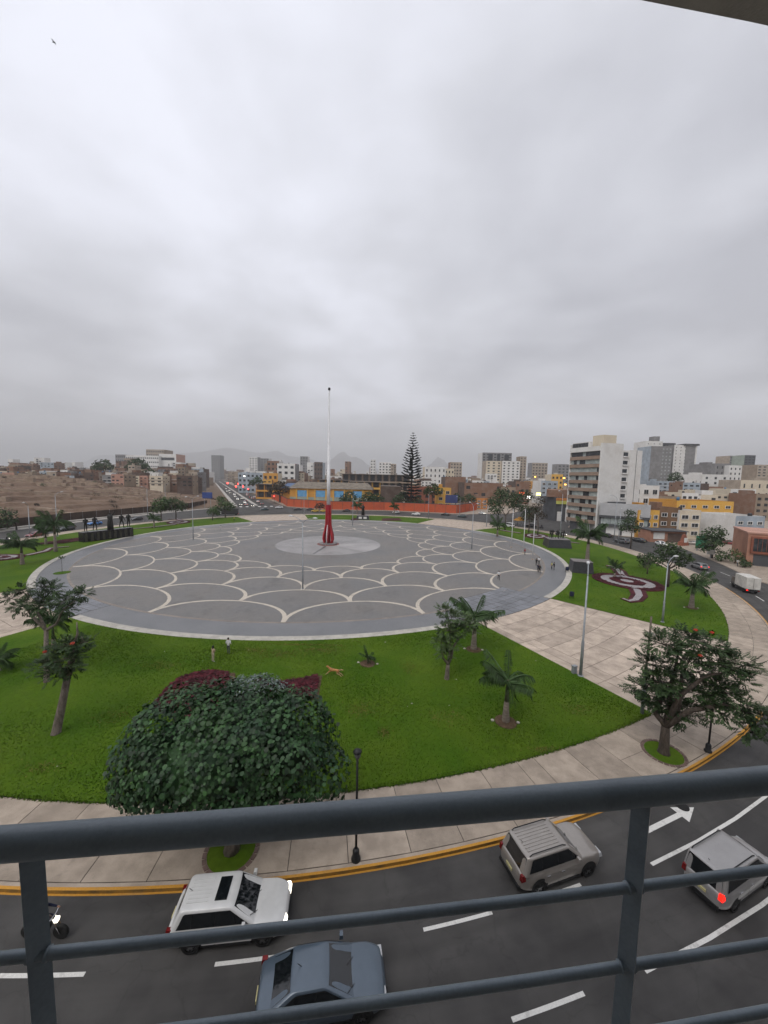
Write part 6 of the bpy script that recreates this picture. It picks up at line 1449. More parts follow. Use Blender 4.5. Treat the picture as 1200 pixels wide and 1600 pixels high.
for k, (p, mt, lab, s_) in enumerate([((85.03, 215.0, 9.51), white_sig, 'bright white shop light above the street trees', 1.3), ((94.78, 225.0, 11.16), pm('lit_yellow_sign', (1,.85,.25), .3, 0, 1, emit=2.5, finev=0), 'lit yellow shop sign right of the white one', 1.6), ((135.2, 330.0, 22.97), amber_on, 'amber street light beyond the lit shops', .8), ((146.51, 300.0, 22.06), amber_on, 'amber street light touching the tall apartment block', .9), ((142.97, 290.0, 16.94), amber_on, 'lower amber street light by the tall apartment block', .8), ((-137.84, 360.0, 18.01), white_sig, 'white street light by the avenue signals', .8), ((84.51, 225.0, 11.34), pm('lit_red_sign', (1,.12,.04), .3, 0, 1, emit=1.2, finev=0), 'lit red shop sign above the street trees', 1.8)]):
    root = empty('lit_lamp', (p[0], p[1], 0), 0, lab, 'lamp', SL); MB().tube([(0, 0, -.1), (0, 0, p[2])], .1, 6).build('post', pole_m, root); MB().obox((0, -.3, p[2]), (s_ * 1.6, .3, s_), 0).build('lamp_face', mt, root)
# birds
for k, (p, lab) in enumerate([((-23.44, 28.0, 48.44), 'dark bird flying at the top left of the sky'), ((-39.02, 90.0, 79.82), 'tiny bird high in the sky left of the flagpole'), ((-18.21, 110.0, 71.82), 'tiny bird in the sky above the flagpole')]):
    root = empty('bird', p, rad(40 * k), lab, 'bird', 'birds in the sky', sc=.55)
    MB().tube([(-.2, 0, 0), (-.08, 0, .01), (.08, 0, 0), (.2, 0, .02)], [.012, .05, .045, .015], 8).build('body', hair_m, root, True)
    for s in (-1, 1): MB().add([(.07, 0, .02), (.05, s * .2, .09), (-.06, s * .38, .05), (-.05, s * .15, .06), (-.07, 0, .02)], [(0, 1, 2, 3, 4)]).build('wing', hair_m, root)

# ------------------------------------------------------------------ vehicles
def lerp(a, b, t): return a + (b - a) * t
def prof(pts, x):
    for (x0, y0), (x1, y1) in zip(pts[:-1], pts[1:]):
        if x0 <= x <= x1: return lerp(y0, y1, (x - x0) / (x1 - x0) if x1 > x0 else 0)
    return pts[0][1] if x < pts[0][0] else pts[-1][1]
KIND = {
 'suv': dict(L=4.7, W=1.88, belt=[(-2.35,.80),(-2.3,1.04),(-1.2,1.06),(.9,1.02),(1.05,1.05),(1.9,.98),(2.25,.86),(2.35,.68)], gx=(-2.22, 1.15), rx=(-1.88, .20), roof=1.70, gw=.90, rw=.73, wheels=(-1.38, 1.42), wr=.36, posts=(-1.35, -.45, .42)),
 'suv2': dict(L=4.75, W=1.92, belt=[(-2.38,.78),(-2.33,1.10),(-1.2,1.13),(.9,1.12),(1.05,1.15),(1.9,1.08),(2.28,.92),(2.38,.70)], gx=(-2.26, 1.15), rx=(-1.98, .36), roof=1.79, gw=.92, rw=.77, wheels=(-1.4, 1.45), wr=.38, posts=(-1.25, -.35, .5)),
 'sedan': dict(L=4.6, W=1.80, belt=[(-2.3,.70),(-2.25,1.0),(-1.55,1.03),(.85,.96),(1.0,.98),(1.9,.86),(2.2,.74),(2.3,.58)], gx=(-1.95, 1.15), rx=(-1.05, .15), roof=1.45, gw=.85, rw=.67, wheels=(-1.35, 1.40), wr=.32, posts=(-.95, -.2, .55)),
 'hatch': dict(L=4.0, W=1.72, belt=[(-2.0,.70),(-1.95,.98),(-1.0,1.0),(.75,.95),(.9,.96),(1.6,.84),(1.92,.72),(2.0,.55)], gx=(-1.88, 1.0), rx=(-1.55, .12), roof=1.5, gw=.82, rw=.66, wheels=(-1.22, 1.25), wr=.31, posts=(-1.1, -.25, .5)),
 'van': dict(L=4.7, W=1.74, belt=[(-2.35,.85),(-2.3,1.12),(-1.2,1.14),(1.0,1.08),(1.2,1.06),(1.85,.95),(2.25,.82),(2.35,.62)], gx=(-2.27, 1.55), rx=(-2.12, .55), roof=1.88, gw=.83, rw=.75, wheels=(-1.32, 1.35), wr=.32, posts=(-1.3, -.3, .75)),
}
def side_y(Wh, zb, zt, z):
    t = (z - zb) / (zt - zb)
    return Wh * prof([(0, .93), (.12, .975), (.45, 1.0), (.8, .985), (.95, .94), (1.0, .88)], max(0, min(1, t)))
PROTO = {}
def car(kind, body, label, loc, rz, lit_head=False, lit_tail=False, sunroof=False, ribs=False, rails=False, detail=True, group=None, cat='car', name='car', roof_mat=None, z=-.146):
    K = KIND[kind]; root = empty(name, (loc[0], loc[1], z), rz, label, cat, group)
    L_, Wh, zb = K['L'], K['W'] / 2, .24
    key = (kind, detail, sunroof, ribs, rails)
    if key not in PROTO: PROTO[key] = car_meshes(K, L_, Wh, zb, detail, sunroof, ribs, rails)
    objs = {}
    for nm, me, mt, par, loc_ in PROTO[key]:
        o = link(nm, me, objs[par] if par else root)
        if loc_: o.location = loc_
        m = {'PAINT': body, 'ROOF': roof_mat or body, 'HEAD': head_on if lit_head else head_off, 'TAIL': tail_on if lit_tail else tail_off}.get(mt)
        if m is not None and len(o.material_slots): o.material_slots[0].link = 'OBJECT'; o.material_slots[0].material = m
        if detail and nm in ('body', 'roof'): sm_ = o.modifiers.new('round', 'SUBSURF'); sm_.levels = 1; sm_.render_levels = 2
        objs.setdefault((nm, len(objs)), o)
    return root
def car_meshes(K, L_, Wh, zb, detail, sunroof, ribs, rails):
    out = []; keep = {}
    def put(nm, mb, mt, smooth=False, par=None, loc=None, auto=None):
        real = mt if not isinstance(mt, str) else trim_m
        me = mb.mesh(nm, real, smooth)
        if auto: me.set_sharp_from_angle(angle=rad(auto))
        out.append((nm, me, mt, par, loc)); return (nm, len(out) - 1)
    # lower body: lofted sections
    xs = [-L_/2, -L_/2 + .03, -L_/2 + .09, -L_/2 + .2, -L_/2 + .38, -L_/2 + .6, -1.4, -.7, 0, .6, K['gx'][1], 1.35, 1.7, L_/2 - .6, L_/2 - .38, L_/2 - .2, L_/2 - .09, L_/2 - .03, L_/2]
    xs = sorted(set(xs)); b = MB(); ring = []
    for x in xs:
        e = min(1.0, (L_/2 - abs(x)) / .6); tap = .70 + .30 * max(0, e) ** .45 ; w = Wh * tap; zt = prof(K['belt'], x); zl = zb + .16 * (1 - min(1, e * 2.2))
        half = []
        for t in (0, .12, .45, .8, .95): half.append((side_y(w, 0, 1, t), zl + (zt - zl) * t))
        half += [(w * .86, zt + .004), (w * .5, zt + .035), (0, zt + .05)]
        pts = [(0, zl)] + half; ring.append([(x, y, z) for y, z in pts] + [(x, -y, z) for y, z in pts[-2:0:-1]])
    n = len(ring[0]); vv = [p for r in ring for p in r]; ff = []
    for i in range(len(ring) - 1):
        for j in range(n): ff.append((i*n + j, (i+1)*n + j, (i+1)*n + (j+1) % n, i*n + (j+1) % n))
    ff += [tuple(range(n)), tuple(range((len(ring)-1)*n + n - 1, (len(ring)-1)*n - 1, -1))]
    b.add(vv, ff); put('body', b, 'PAINT', True, auto=75)
    # greenhouse: rings of a rounded rectangle
    zb0 = prof(K['belt'], 0) - .04; zr = K['roof']
    def gh(t):
        tt = t; x0 = lerp(K['gx'][0], K['rx'][0], tt); x1 = lerp(K['gx'][1], K['rx'][1], tt); return x0, x1, lerp(K['gw'], K['rw'], tt), lerp(zb0, zr, tt)
    def rrect(t, inset=0.0, dz=0.0, rc=.19):
        x0, x1, w, z = gh(t); x0 += inset; x1 -= inset; w -= inset; p = []
        for cx_, cy_, a in ((x1 - rc, w - rc, 0), (x0 + rc, w - rc, 90), (x0 + rc, -w + rc, 180), (x1 - rc, -w + rc, 270)):
            for k in range(6): th = rad(a + 18 * k); p.append((cx_ + rc * math.cos(th), cy_ + rc * math.sin(th), z + dz))
        return p
    g = MB(); rings = [rrect(0), rrect(.5), rrect(.90), rrect(.97, .03), rrect(1.0, .09, 0.0), rrect(1.0, .22, .025)]; m = len(rings[0])
    ff = [(i*m + j, i*m + (j+1) % m, (i+1)*m + (j+1) % m, (i+1)*m + j) for i in range(len(rings) - 1) for j in range(m)] + [tuple(range((len(rings)-1)*m, len(rings)*m))]
    g.add([p for r in rings for p in r], ff); put('roof', g, 'ROOF', True, auto=70)
    # glass panels just proud of the pillars
    def sidept(u, t, s, o=.012): x0, x1, w, z = gh(t); return (lerp(x0, x1, u), s * (w + o), z)
    t0, t1 = .16, .84
    ps = [K['gx'][0] + .22] + list(K['posts']) + [K['gx'][1] - .10]
    for s in (-1, 1):
        for a, c in zip(ps[:-1], ps[1:]):
            def uu(x, t):
                x0, x1, w, z = gh(t); lo, hi = x0 + .26, x1 - .2; return (max(lo, min(hi, x)) - x0) / (x1 - x0)
            q = [sidept(uu(a + .012, t0), t0, s), sidept(uu(c - .012, t0), t0, s), sidept(uu(c - .012, t1), t1, s), sidept(uu(a + .012, t1), t1, s)]
            if abs(q[0][0] - q[1][0]) < .08: continue
            w_ = MB(); w_.quad(*(q if s < 0 else q[::-1])); put('side_window', w_, glass_m)
    for s in (-1, 1):                                      # black surround behind the side glass
        x0a, x1a, wa, za = gh(t0 - .03); x0b, x1b, wb, zb_ = gh(t1 + .03); o = .006
        q = [(x0a + .24, s * (wa + o), za), (x1a - .16, s * (wa + o), za), (x1b - .20, s * (wb + o), zb_), (x0b + .30, s * (wb + o), zb_)]
        sb_ = MB(); sb_.quad(*(q if s < 0 else q[::-1])); put('window_surround', sb_, trim_m)
    def endpane(front):
        w_ = MB(); rows = []
        for t in (.08, .5, .92):
            x0, x1, w, z = gh(t); x = (x1 + .014) if front else (x0 - .014); k = .86
            rows.append([(x - (.03 if front else -.03) * abs(f) ** 2, f * w * k, z) for f in (-1, -.5, 0, .5, 1)])
        vv = [p for r in rows for p in r]; ff = [(i*5 + j, i*5 + j + 1, (i+1)*5 + j + 1, (i+1)*5 + j) for i in range(2) for j in range(4)]
        if not front: ff = [f[::-1] for f in ff]
        w_.add(vv, ff); return w_
    put('windscreen', endpane(True), glass_m, True); put('rear_window', endpane(False), glass_m, True)
    # wheels
    for x in K['wheels']:
        for s in (-1, 1):
            ty = MB(); r = K['wr']; prf = [(r * .62, -.1), (r * .93, -.105), (r, -.07), (r, .07), (r * .93, .105), (r * .62, .1)]
            nn = 20 if detail else 12
            for rr, yy in prf: ty.v += [(rr * math.cos(2*math.pi*k/nn), yy, rr * math.sin(2*math.pi*k/nn)) for k in range(nn)]
            ty.f = [(i*nn + k, i*nn + (k+1) % nn, (i+1)*nn + (k+1) % nn, (i+1)*nn + k) for i in range(5) for k in range(nn)]; ty.m = [0] * len(ty.f)
            wk = put('wheel', ty, tyre_m, True, None, (x, s * (Wh - .10), r), auto=40)
            rm = MB(); rm.v = [(r * .62 * math.cos(2*math.pi*k/nn), s * .07, r * .62 * math.sin(2*math.pi*k/nn)) for k in range(nn)] + [(0, s * .095, 0)]; rm.f = [(k, (k+1) % nn, nn) for k in range(nn)]; rm.m = [0] * nn
            put('rim', rm, rim_m, False, wk)
            if detail:
                sp_ = MB()
                for k in range(5):
                    a = 2 * math.pi * k / 5 + .3; w1 = .25
                    sp_.add([(r * .58 * math.cos(a + w1), s * .1, r * .58 * math.sin(a + w1)), (r * .58 * math.cos(a + 1.0), s * .1, r * .58 * math.sin(a + 1.0)), (r * .2 * math.cos(a + .6), s * .102, r * .2 * math.sin(a + .6))], [(0, 1, 2)])
                put('rim_gap', sp_, tyre_m, False, wk)
            ar = MB(); nn = 16; ra = r + .07
            yy = s * (side_y(Wh, 0, 1, .3) + .006)
            ar.v = [(x + ra * math.cos(math.pi * k / nn), yy, max(zb + .02, r + ra * math.sin(math.pi * k / nn))) for k in range(nn + 1)]; ar.f = [tuple(range(nn + 1)) if s < 0 else tuple(range(nn, -1, -1))]; ar.m = [0]
            put('wheel_arch', ar, trim_m)
    # lights, grille, plates, mirrors, bumpers, handles
    f = L_/2
    for s in (-1, 1):
        zt = prof(K['belt'], f - .2); h = MB(); h.frustum((f - .12, s * (Wh * .66)), .26, .40, .16, .34, zt - .26, zt - .06); put('headlight', h, 'HEAD')
        zt = prof(K['belt'], -f + .1); h = MB(); hh = .38 if K['roof'] > 1.6 else .2; h.frustum((-f + .13, s * (Wh * .82)), .24, .17, .2, .14, zt - hh * .7, zt + .02); put('tail_light', h, 'TAIL' if s < 0 or not detail else tail_off)
        mr = MB(); mr.frustum((K['gx'][1] - .45, s * (Wh + .08)), .16, .2, .12, .18, zb0 + .1, zb0 + .26); put('mirror', mr, 'PAINT' if detail else trim_m)
    gr = MB(); gr.obox((f - .02, 0, .56), (.1, Wh * .95, .16), 0); gr.obox((f - .01, 0, .36), (.12, Wh * 1.3, .12), 0); put('grille', gr, trim_m)
    bm = MB(); bm.obox((-f + .02, 0, .42), (.12, Wh * 1.55, .18), 0); put('rear_bumper', bm, trim_m)
    pt = MB(); pt.obox((-f - .03, 0, .78 if K['roof'] > 1.6 else .62), (.04, .42, .13), 0); put('number_plate', pt, plate_m)
    if detail:
        for s in (-1, 1):
            ds = K['posts'][0] + .1, K['posts'][1] - .02, K['posts'][1] + .02, K['gx'][1] - .18
            for a, c in ((ds[0], ds[1]), (ds[2], ds[3])):
                d_ = MB(); zz_ = [.36, .55, .75, .9, prof(K['belt'], 0) - .06]; o = .006
                for i in range(len(zz_) - 1):
                    ya, yb = side_y(Wh, zb, prof(K['belt'], a), zz_[i]) + o, side_y(Wh, zb, prof(K['belt'], a), zz_[i+1]) + o
                    q = [(a, s*ya, zz_[i]), (c, s*ya, zz_[i]), (c, s*yb, zz_[i+1]), (a, s*yb, zz_[i+1])]; d_.quad(*(q if s < 0 else q[::-1]))
                dk = put('door', d_, 'PAINT', True)
                hn = MB(); hn.obox((a + .2, s * (Wh + .02), .86), (.2, .03, .035), 0); put('handle', hn, chrome_m, False, dk)
            sk = MB(); sk.obox((0, s * (Wh * .955), .3), (L_ * .42, .06, .1), 0); put('sill_trim', sk, trim_m)
        wp = MB(); x0, x1, w, z = gh(.06)
        for s in (-.4, .35): wp.tube([(x1 + .04, s, z + .02), (gh(.3)[1] + .03, s - .28, gh(.3)[3])], .012, 5)
        put('wiper', wp, trim_m)
    x0, x1, w, z = gh(1.0)
    if ribs:
        for k in range(-3, 4): rb = MB(); rb.box(x0 + .2, k * w * .2 - .02, z + .012, x1 - (1.05 if sunroof else .35), k * w * .2 + .02, z + .038); put('roof_rib', rb, 'ROOF')
    if sunroof: sr = MB(); sr.box(x1 - .78, -w * .62, z + .01, x1 - .3, w * .62, z + .042); put('sunroof', sr, glass_m)
    if rails:
        for s in (-1, 1): rl = MB(); rl.tube([(x0 + .15, s * (w - .1), z + .0), (x0 + .3, s * (w - .1), z + .075), (x1 - .35, s * (w - .1), z + .075), (x1 - .15, s * (w - .1), z)], .022, 6); put('roof_rail', rl, trim_m)
    an = MB(); an.tube([(x0 + .3, 0, z), (x0 + .15, 0, z + .16)], .012, 5); put('antenna', an, trim_m)
    return out
P = dict(white=paint('white', (.62,.62,.61)), silver=paint('silver', (.34,.33,.325), .3, .3), beige=paint('champagne', (.30,.275,.25), .3, .35), blue=paint('steel_blue', (.085,.115,.15), .3, .3), black=paint('black', (.012,.012,.014)),
         dark=paint('graphite', (.045,.05,.055), .3, .2), red=paint('red', (.17,.012,.014)), brightblue=paint('bright_blue', (.03,.18,.5)), yellow=paint('taxi_yellow', (.55,.36,.02)), teal=paint('dark_teal', (.03,.06,.065)), grey=paint('grey', (.16,.165,.17), .3, .2))
def tang(p): return math.atan2(p[1] - C0[1], p[0] - C0[0]) + math.pi / 2
NEAR = 'vehicles on the road below the balcony'
p = pol(88.05, 276.0); car('suv', P['white'], 'white car with a dark sunroof and tinted glass on the near road', p, tang(p), lit_head=True, sunroof=True, ribs=True, group=NEAR)
p = pol(90.75, 278.5); car('sedan', P['blue'], 'steel blue saloon car lowest in the picture behind the rails', p, tang(p), group=NEAR)
p = pol(88.25, 285.75); car('suv2', P['beige'], 'silver beige off-roader with roof rails beside the yellow kerb', p, tang(p) + .02, ribs=True, rails=True, group=NEAR)
p = pol(91.4, 290.75); car('van', P['silver'], 'silver people carrier with a lit red tail lamp at the right edge', p, tang(p) + .03, lit_tail=True, rails=True, group=NEAR, name='minivan', cat='van')
RING = 'cars on the ring road'
def rcar(kind, mt, lab, px, flip=False, turn=0.0, **k): return car(kind, mt, lab, px, tang(px) + (math.pi if flip else 0) + turn, detail=False, group=RING, z=-.15, **k)
rcar('hatch', P['grey'], 'silver grey hatchback with lit tail lamps ahead of the box truck', (72.25, 81.84), lit_tail=True)
rcar('suv2', P['grey'], 'grey off-roader right of the slim dark street tree', (76.35, 115.44), flip=False)
rcar('sedan', P['dark'], 'dark saloon behind the slim dark street tree', (83.96, 118.73))
rcar('sedan', P['black'], 'black saloon parked before the white shutters', (78.54, 127.9), turn=.3)
rcar('sedan', P['white'], 'white saloon parked before the tall apartment block', (73.86, 130.91), turn=.2)
rcar('sedan', P['white'], 'white saloon with lit headlights at the low brick shops', (86.34, 112.12), flip=True, lit_head=True, turn=-.3)
rcar('sedan', P['beige'], 'pale saloon parked in the yard by the red sculpture', (98.38, 114.6), turn=.9)
rcar('sedan', P['red'], 'red saloon in the yard beyond the road tree', (111.42, 117.25), turn=.9)
rcar('hatch', P['silver'], 'silver hatchback with amber lamps left of the tall apartment block', (63.45, 129.51), flip=True, lit_head=True)
rcar('sedan', P['black'], 'black car with a motorbike behind it near the sparse tree', (61.78, 151.7), turn=.3)
rcar('suv', P['teal'], 'dark teal off-roader at the end of the far right path', (39.88, 185.14), turn=.1)
rcar('sedan', P['black'], 'low black car before the red wall corner', (32.75, 193.34))
rcar('sedan', P['white'], 'white saloon before the red wall under the billboard', (16.93, 191.74))
rcar('hatch', P['white'], 'small white car before the red wall under the conifer', (6.71, 200.14))
rcar('sedan', P['black'], 'dark car behind the far statue lamp post', (-21.15, 203.43))
rcar('hatch', P['yellow'], 'yellow taxi left of the flagpole foot', (-37.63, 197.71))
rcar('hatch', P['yellow'], 'second yellow taxi just right of the flagpole foot', (-33.26, 198.71))
rcar('sedan', P['dark'], 'dark saloon left of the yellow taxi', (-42.23, 206.58))
rcar('sedan', P['dark'], 'dark saloon by the red wall end near the avenue', (-48.78, 205.01))
rcar('sedan', P['white'], 'white saloon turning out of the avenue', (-62.08, 214.82), turn=.1)
rcar('sedan', P['teal'], 'dark saloon crossing the mouth of the avenue', (-66.19, 200.83))
rcar('sedan', P['brightblue'], 'bright blue car behind the left statues', (-105.11, 131.51), flip=False)
rcar('hatch', P['black'], 'black hatchback right of the left statues', (-100.01, 146.69))
rcar('suv', P['dark'], 'dark grey car on the left road behind the palms', (-103.43, 117.77))
rcar('sedan', P['red'], 'dark red car on the left road behind the palms', (-101.38, 104.9), lit_tail=False)
AV = 'cars queueing on the avenue'
seq = [(-4, -3, 'black', 'hatch', True, 'black car first in the left lanes at the avenue mouth', 1), (6, -9.0, 'dark', 'hatch', True, 'dark car beside the kerb at the avenue mouth', 1), (4, -6, 'silver', 'sedan', False, 'silver car between two dark ones at the avenue mouth', 0), (24, -5, 'white', 'hatch', True, 'white car with lit headlights in the left lanes', 1),
 (40, -3, 'black', 'sedan', False, 'black car beside the median in the left lanes', 0), (62, -7, 'white', 'hatch', True, 'white car with bright headlights midway up the avenue', 1), (70, -3.4, 'grey', 'sedan', True, 'grey car midway up the avenue', 1), (100, -6.6, 'silver', 'sedan', True, 'silver car higher up the left lanes', 1), (135, -5, 'white', 'suv', True, 'white car in the upper left lanes', 1), (170, -7, 'dark', 'sedan', True, 'dark car in the upper left lanes', 1), (230, -5, 'white', 'sedan', True, 'white car near the top of the avenue', 1), (290, -6, 'silver', 'sedan', True, 'last lit car at the top of the avenue', 1), (205, -8.5, 'silver', 'van', True, 'silver van near the top of the avenue', 1),
 (8, 4, 'grey', 'hatch', False, 'grey car first in the right lanes of the avenue', 0), (30, 4.2, 'white', 'sedan', False, 'white car in the right lanes behind the grey one', 0), (70, 4.5, 'silver', 'suv', False, 'silver car in the right lanes below the signals', 0), (88, 8.2, 'white', 'sedan', False, 'white car in the outer right lane below the signals', 0), (84, 4.4, 'dark', 'suv2', False, 'dark car right before the nearest signal', 0), (120, 5, 'white', 'van', False, 'white van in the right lanes beyond the signal', 0), (150, 8, 'grey', 'sedan', False, 'grey car in the outer right lane far up', 0)]
for s_, o_, c_, k_, lit, lab, dirn in seq:
    q_ = av(s_, o_); car(k_, P[c_], lab, q_, math.atan2(AD.y, AD.x) + (math.pi if dirn else 0), detail=False, group=AV, lit_head=lit, lit_tail=not dirn, z=-.142)
car('sedan', P['white'], 'white car with lit lamps by the street tree at the wall corner', (55.31, 205.14), rad(-60), detail=False, lit_head=True, group=RING, z=-.14)

def truck(label, loc, rz, boxm, cabm, L_=5.2, hb=2.9, group=None):
    root = empty('box_truck', (loc[0], loc[1], -.15), rz, label, 'truck', group)
    cg = MB().box(-L_/2, -1.0, .85, L_/2 - 1.5, 1.0, hb).build('cargo_box', boxm, root)
    for s in (-.5, .5): MB().box(-L_/2 - .03, s - .47, .95, -L_/2 - .005, s + .47, hb - .1).build('rear_door', boxm, cg)
    MB().tube([(-L_/2 - .06, 0, .95), (-L_/2 - .06, 0, hb - .12)], .02, 5).build('door_bar', chrome_m, cg)
    MB().box(-L_/2, -.9, .5, L_/2 - .2, .9, .85).build('chassis', trim_m, root)
    cb_ = MB(); prf_ = [(L_/2 - 1.45, .5), (L_/2, .5), (L_/2 + .02, 1.15), (L_/2 - .3, 2.05), (L_/2 - 1.45, 2.1)]
    vv = [(x, s * .92, z) for s in (-1, 1) for x, z in prf_]; n = 5; cb_.add(vv, [tuple(range(n)), tuple(range(2*n - 1, n - 1, -1))] + [(i, n + i, n + (i+1) % n, (i+1) % n) for i in range(n)]); cab = cb_.build('cab', cabm, root)
    MB().quad((L_/2 + .01, -.8, 1.25), (L_/2 + .01, .8, 1.25), (L_/2 - .24, .75, 1.98), (L_/2 - .24, -.75, 1.98)).build('windscreen', glass_m, cab)
    for s in (-1, 1): MB().quad((L_/2 - 1.2, s * .93, 1.25), (L_/2 - .2, s * .93, 1.25), (L_/2 - .42, s * .93, 1.9), (L_/2 - 1.2, s * .93, 1.9)).build('side_window', glass_m, cab)
    for x in (-L_/2 + 1.0, L_/2 - .75):
        for s in (-1, 1):
            w_ = MB(); w_.lathe([(.2, -.12), (.38, -.12), (.4, -.08), (.4, .08), (.38, .12), (.2, .12)], 14); o = w_.build('wheel', tyre_m, root, True); o.location = (x, s * .85, .4); o.rotation_euler = (rad(90), 0, 0)
    for s in (-1, 1): MB().box(-L_/2 - .05, s * .8 - .12, .58, -L_/2, s * .8 + .12, .74).build('tail_light', tail_on if s > 0 else tail_off, root)
    return root
p = (66.52, 65.59); truck('small white box truck on the right-hand road', p, tang(p) + .05, pm('truck_box', (.56,.54,.5), .6, .12, 1.2), P['dark'])
p = (-77.47, 167.63); truck('white lorry half hidden by trees at the avenue corner', (p[0] + 3, p[1] + 6), rad(195), pm('lorry_dark_bed', (.05,.05,.05), .7, .1, 1.0), P['white'], 9.0, 3.2)
p = (51.86, 150.14); car('van', P['white'], 'white delivery van behind the big street tree', p, tang(p), detail=False, group=RING, z=-.15, name='minivan', cat='van')
p = (57.45, 153.06); st = empty('market_stall', (p[0], p[1], -.15), .3, 'stall with an orange canopy behind the green street tree', 'stall'); MB().frustum((0, 0), 4.4, 3.4, 1.0, .8, 2.6, 4.0).build('canopy', W['ochre'], st)
for sx in (-1, 1):
    for sy in (-1, 1): MB().tube([(sx * 1.9, sy * 1.4, 0), (sx * 1.9, sy * 1.4, 2.7)], .05, 6).build('post', pole_m, st)

# motorcycles with riders
def moto(label, loc, rz, top, rider_lab, lit=True, z=-.15):
    root = empty('motorcycle', (loc[0], loc[1], z), rz, label, 'motorcycle', 'motorcycles')
    for x in (-.62, .68):
        w_ = MB(); w_.lathe([(.2, -.05), (.29, -.055), (.31, 0), (.29, .055), (.2, .05)], 18); o = w_.build('wheel', tyre_m, root, True); o.location = (x, 0, .31); o.rotation_euler = (rad(90), 0, 0)
        r2 = MB(); r2.lathe([(.001, -.03), (.21, -.02), (.21, .02), (.001, .03)], 14); q2 = r2.build('rim', rim_m, o)
    MB().tube([(-.62, 0, .31), (-.1, 0, .38), (.15, 0, .5), (.4, 0, .82)], [.06, .13, .12, .05], 8).build('frame', trim_m, root, True)
    MB().tube([(-.05, 0, .78), (.15, 0, .84), (.38, 0, .80)], [.08, .15, .08], 10).build('tank', P['black'], root, True)
    MB().tube([(-.7, 0, .80), (-.4, 0, .76), (-.05, 0, .78)], [.06, .12, .1], 8).build('seat', trim_m, root, True)
    for s in (-1, 1): MB().tube([(.68, s * .08, .31), (.42, s * .09, .95)], .025, 6).build('fork', chrome_m, root)
    MB().tube([(.34, -.36, 1.02), (.42, -.15, 1.0), (.42, .15, 1.0), (.34, .36, 1.02)], .018, 6).build('handlebar', chrome_m, root)
    MB().lathe([(.001, 0), (.11, .0), (.09, -.1), (.03, -.14)], 12).build('headlight', head_on if lit else head_off, root).matrix_local = Matrix.Translation((.58, 0, .86)) @ Matrix.Rotation(rad(90), 4, 'Y')
    MB().tube([(-.75, .14, .3), (-.2, .16, .3)], [.05, .035], 8).build('exhaust', chrome_m, root, True)
    rd = empty('person', (loc[0], loc[1], z), rz, rider_lab, 'person'); e = []
    hip = (-.28, 0, .88); ch = (-.12, 0, 1.28); nk = (-.06, 0, 1.42); hd = (-.03, 0, 1.52); h1 = (-.02, 0, 1.60)
    e += [(hip, (.13, .16), ch, (.13, .18), 0, 0), (ch, (.13, .18), nk, (.06, .06), 0, 0), (nk, (.06, .06), hd, (.09, .085), 2, 0), (hd, (.09, .085), h1, (.09, .08), 2, 0)]
    for s in (-1, 1):
        hp = (-.22, s * .1, .84); kn = (.18, s * .22, .74); an_ = (.0, s * .2, .36); sh = (-.1, s * .18, 1.34); el = (.1, s * .30, 1.12); wr = (.30, s * .32, 1.05); pa = (.36, s * .31, 1.04)
        e += [(hip, (.13, .16), hp, (.1, .1), 1, 0), (hp, (.1, .1), kn, (.07, .07), 1, 0), (kn, (.07, .07), an_, (.05, .05), 1, 0), (an_, (.05, .05), (.15, s * .2, .32), (.04, .04), 1, 0),
              (ch, (.13, .18), sh, (.065, .065), 0, 0), (sh, (.065, .065), el, (.05, .05), 0, 0), (el, (.05, .05), wr, (.035, .035), 0, 0), (wr, (.035, .035), pa, (.035, .03), 2, 0)]
        for f in (-.03, -.01, .01, .03): e.append((pa, (.035, .03), (pa[0] + .05, pa[1] + f, pa[2] - .03), (.01, .01), 2, 0))
    skin_body('body', e, rd, [top, navy_c, skin_m], 1)
    MB().lathe([(.06, -.12), (.13, -.06), (.145, .02), (.11, .1), (.01, .14)], 14, (-.02, 0, 1.62)).build('helmet', P['black'], rd, True)
p = pol(88.2, 271.1); moto('motorcycle with a lit headlight at the left edge of the near road', p, tang(p), navy_c, 'rider in dark clothes on the motorcycle at the left edge')
p = (-100.62, 96.38); moto('motorcycle with lit lamp on the far left road', p, tang(p) + math.pi, black_c, 'rider in black on the far left road')
p = (-70.2, -106.75) if False else (64.57, 148.2); moto('motorcycle near the sparse tall tree', p, tang(p), black_c, 'rider in black near the sparse tall tree', False)
dcar = pol(88.1, 297.5)
disc_mb = MB().lathe([(.36, 0), (.36, .012)], 20); disc_ob = disc_mb.build('dark_disc', tyre_m); disc_ob.location = (*(18.18, 20.12), -.15); tag(disc_ob, 'round dark disc on the road by the lane arrow', 'manhole cover')  # thin dark disc laid flat on the asphalt

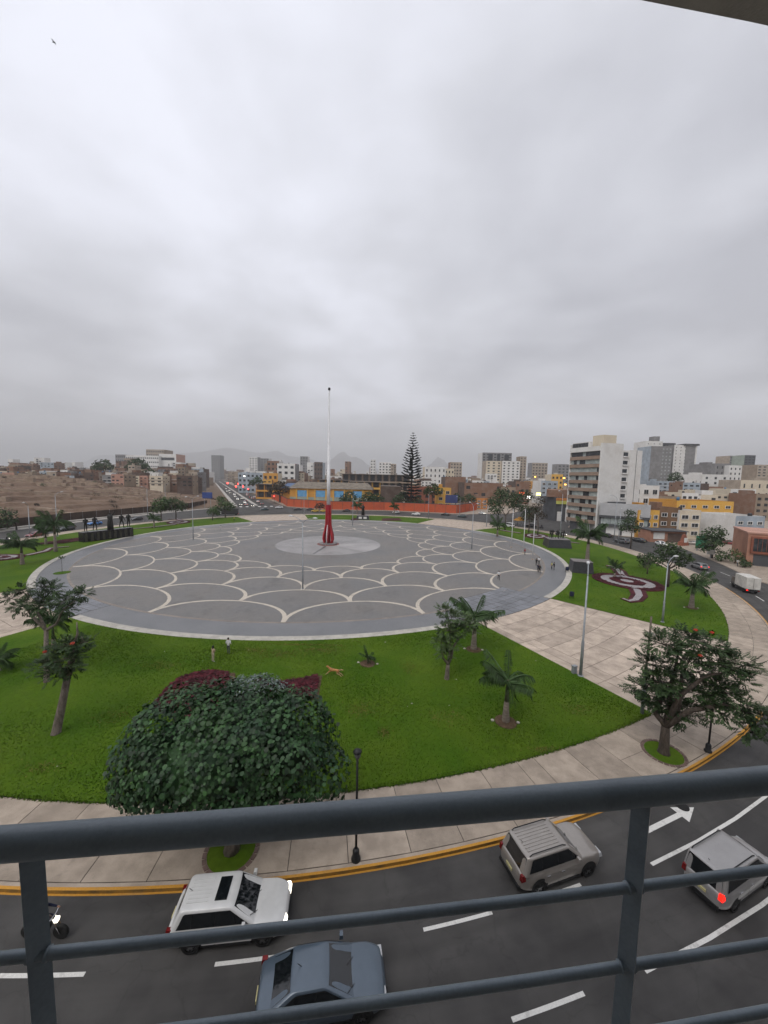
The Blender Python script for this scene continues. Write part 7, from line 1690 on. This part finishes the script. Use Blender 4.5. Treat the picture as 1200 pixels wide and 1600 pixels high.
# ------------------------------------------------------------------ the balcony we stand on
bal = empty('balcony_railing', (0, 0, 17.44), 0, 'blue grey painted steel balcony railing in the foreground', 'railing')
zc = 17.44
def plan(x): return .56 + .113 * x + .0086 * x * x
def run(z, x0, x1, n=14): return [(lerp(x0, x1, i / n), plan(lerp(x0, x1, i / n)), z - zc) for i in range(n + 1)]
MB().tube(run(18.440, -1.8, 2.4), .0228, 20).build('top_rail', rail_m, bal, True)
for zz_ in (18.247, 18.079, 17.919, 17.76, 17.60): MB().tube(run(zz_, -1.8, 2.4), .0083, 12).build('rail', rail_m, bal, True)
for x in (-1.49, -.525, .482, 1.44):
    y = plan(x); a = math.atan(.113)
    po = MB(); po.obox((x, y + .0, (17.45 + 18.42) / 2 - zc), (.010, .028, .97), a + rad(38 if x > 0 else -48)); po.build('post', rail_m, bal)
    for zz_ in (18.247, 18.079, 17.919):                   # weld beads where the rails meet the post
        for dx in (-.012, .012): wb = MB(); wb.lathe([(.004, -.004), (.0105, -.002), (.0105, .002), (.004, .004)], 10); o = wb.build('weld', rail_m, bal, True); o.location = (x + dx, plan(x + dx), zz_ - zc); o.rotation_euler = (0, rad(90), math.atan(.113))
    ft = MB(); ft.obox((x, y, .012), (.1, .08, .02), a); ft.build('foot_plate', rail_m, bal)
stucco = pm('balcony_stucco', (.46,.44,.41), .9, .1, 3.0, fine=60, finev=.08, bump=.2, bscale=120)
bb = empty('apartment_house', (0, 0, 0), 0, 'apartment house with the balcony the picture is taken from', 'building')
sl = MB(); edge_pts = [(lerp(-4, 5, i / 20), plan(lerp(-4, 5, i / 20)) * .4 + .36) for i in range(21)]
sl.prism(edge_pts[::1] and [(-4, -1.2), (5, -1.2)] + [(x, .66 + .11 * x) for x in (5, 3, 1.5, 0, -1.5, -4)], 17.24, 17.44); sl.build('balcony_floor', stucco, bb)
up_ = MB(); up_.prism([(-4, -1.2), (6, -1.2)] + [(x, 1.035 + .105 * x + .012 * x * x) for x in (6, 4, 2.5, 1.5, 1.0, .5, 0, -.5, -1.5, -3, -4)], 20.3, 20.5); up_.build('balcony_above', stucco, bb)
fw_ = MB(); fw_.box(-15, -14, -.3, 17, -1.2, 26.0); fw_.build('wall', stucco, bb)
for i in range(8):
    for j in range(7):
        if i == 5 and j in (3,): continue
        MB().box(-14 + j * 4.3, -1.22, 1.0 + i * 3.1, -11.2 + j * 4.3, -1.17, 2.9 + i * 3.1).build('window', win_m, bb)

# ------------------------------------------------------------------ hazy air round the whole place
hz_ = MB().box(-16500, -16500, -2.0, 16500, 16500, 900.0)
hm = bpy.data.materials.new('haze_air'); hm.use_nodes = True; hn = hm.node_tree.nodes; hl = hm.node_tree.links
for n_ in list(hn): hn.remove(n_)
ho = hn.new('ShaderNodeOutputMaterial'); hv = hn.new('ShaderNodeVolumePrincipled')
hv.inputs['Color'].default_value = (.97, .97, .98, 1); hv.inputs['Density'].default_value = 2.1e-4; hv.inputs['Anisotropy'].default_value = 0.0
hl.new(hv.outputs[0], ho.inputs['Volume'])
haze = hz_.build('haze', hm); tag(haze, 'grey haze filling the air over the city', 'haze', kind='stuff')
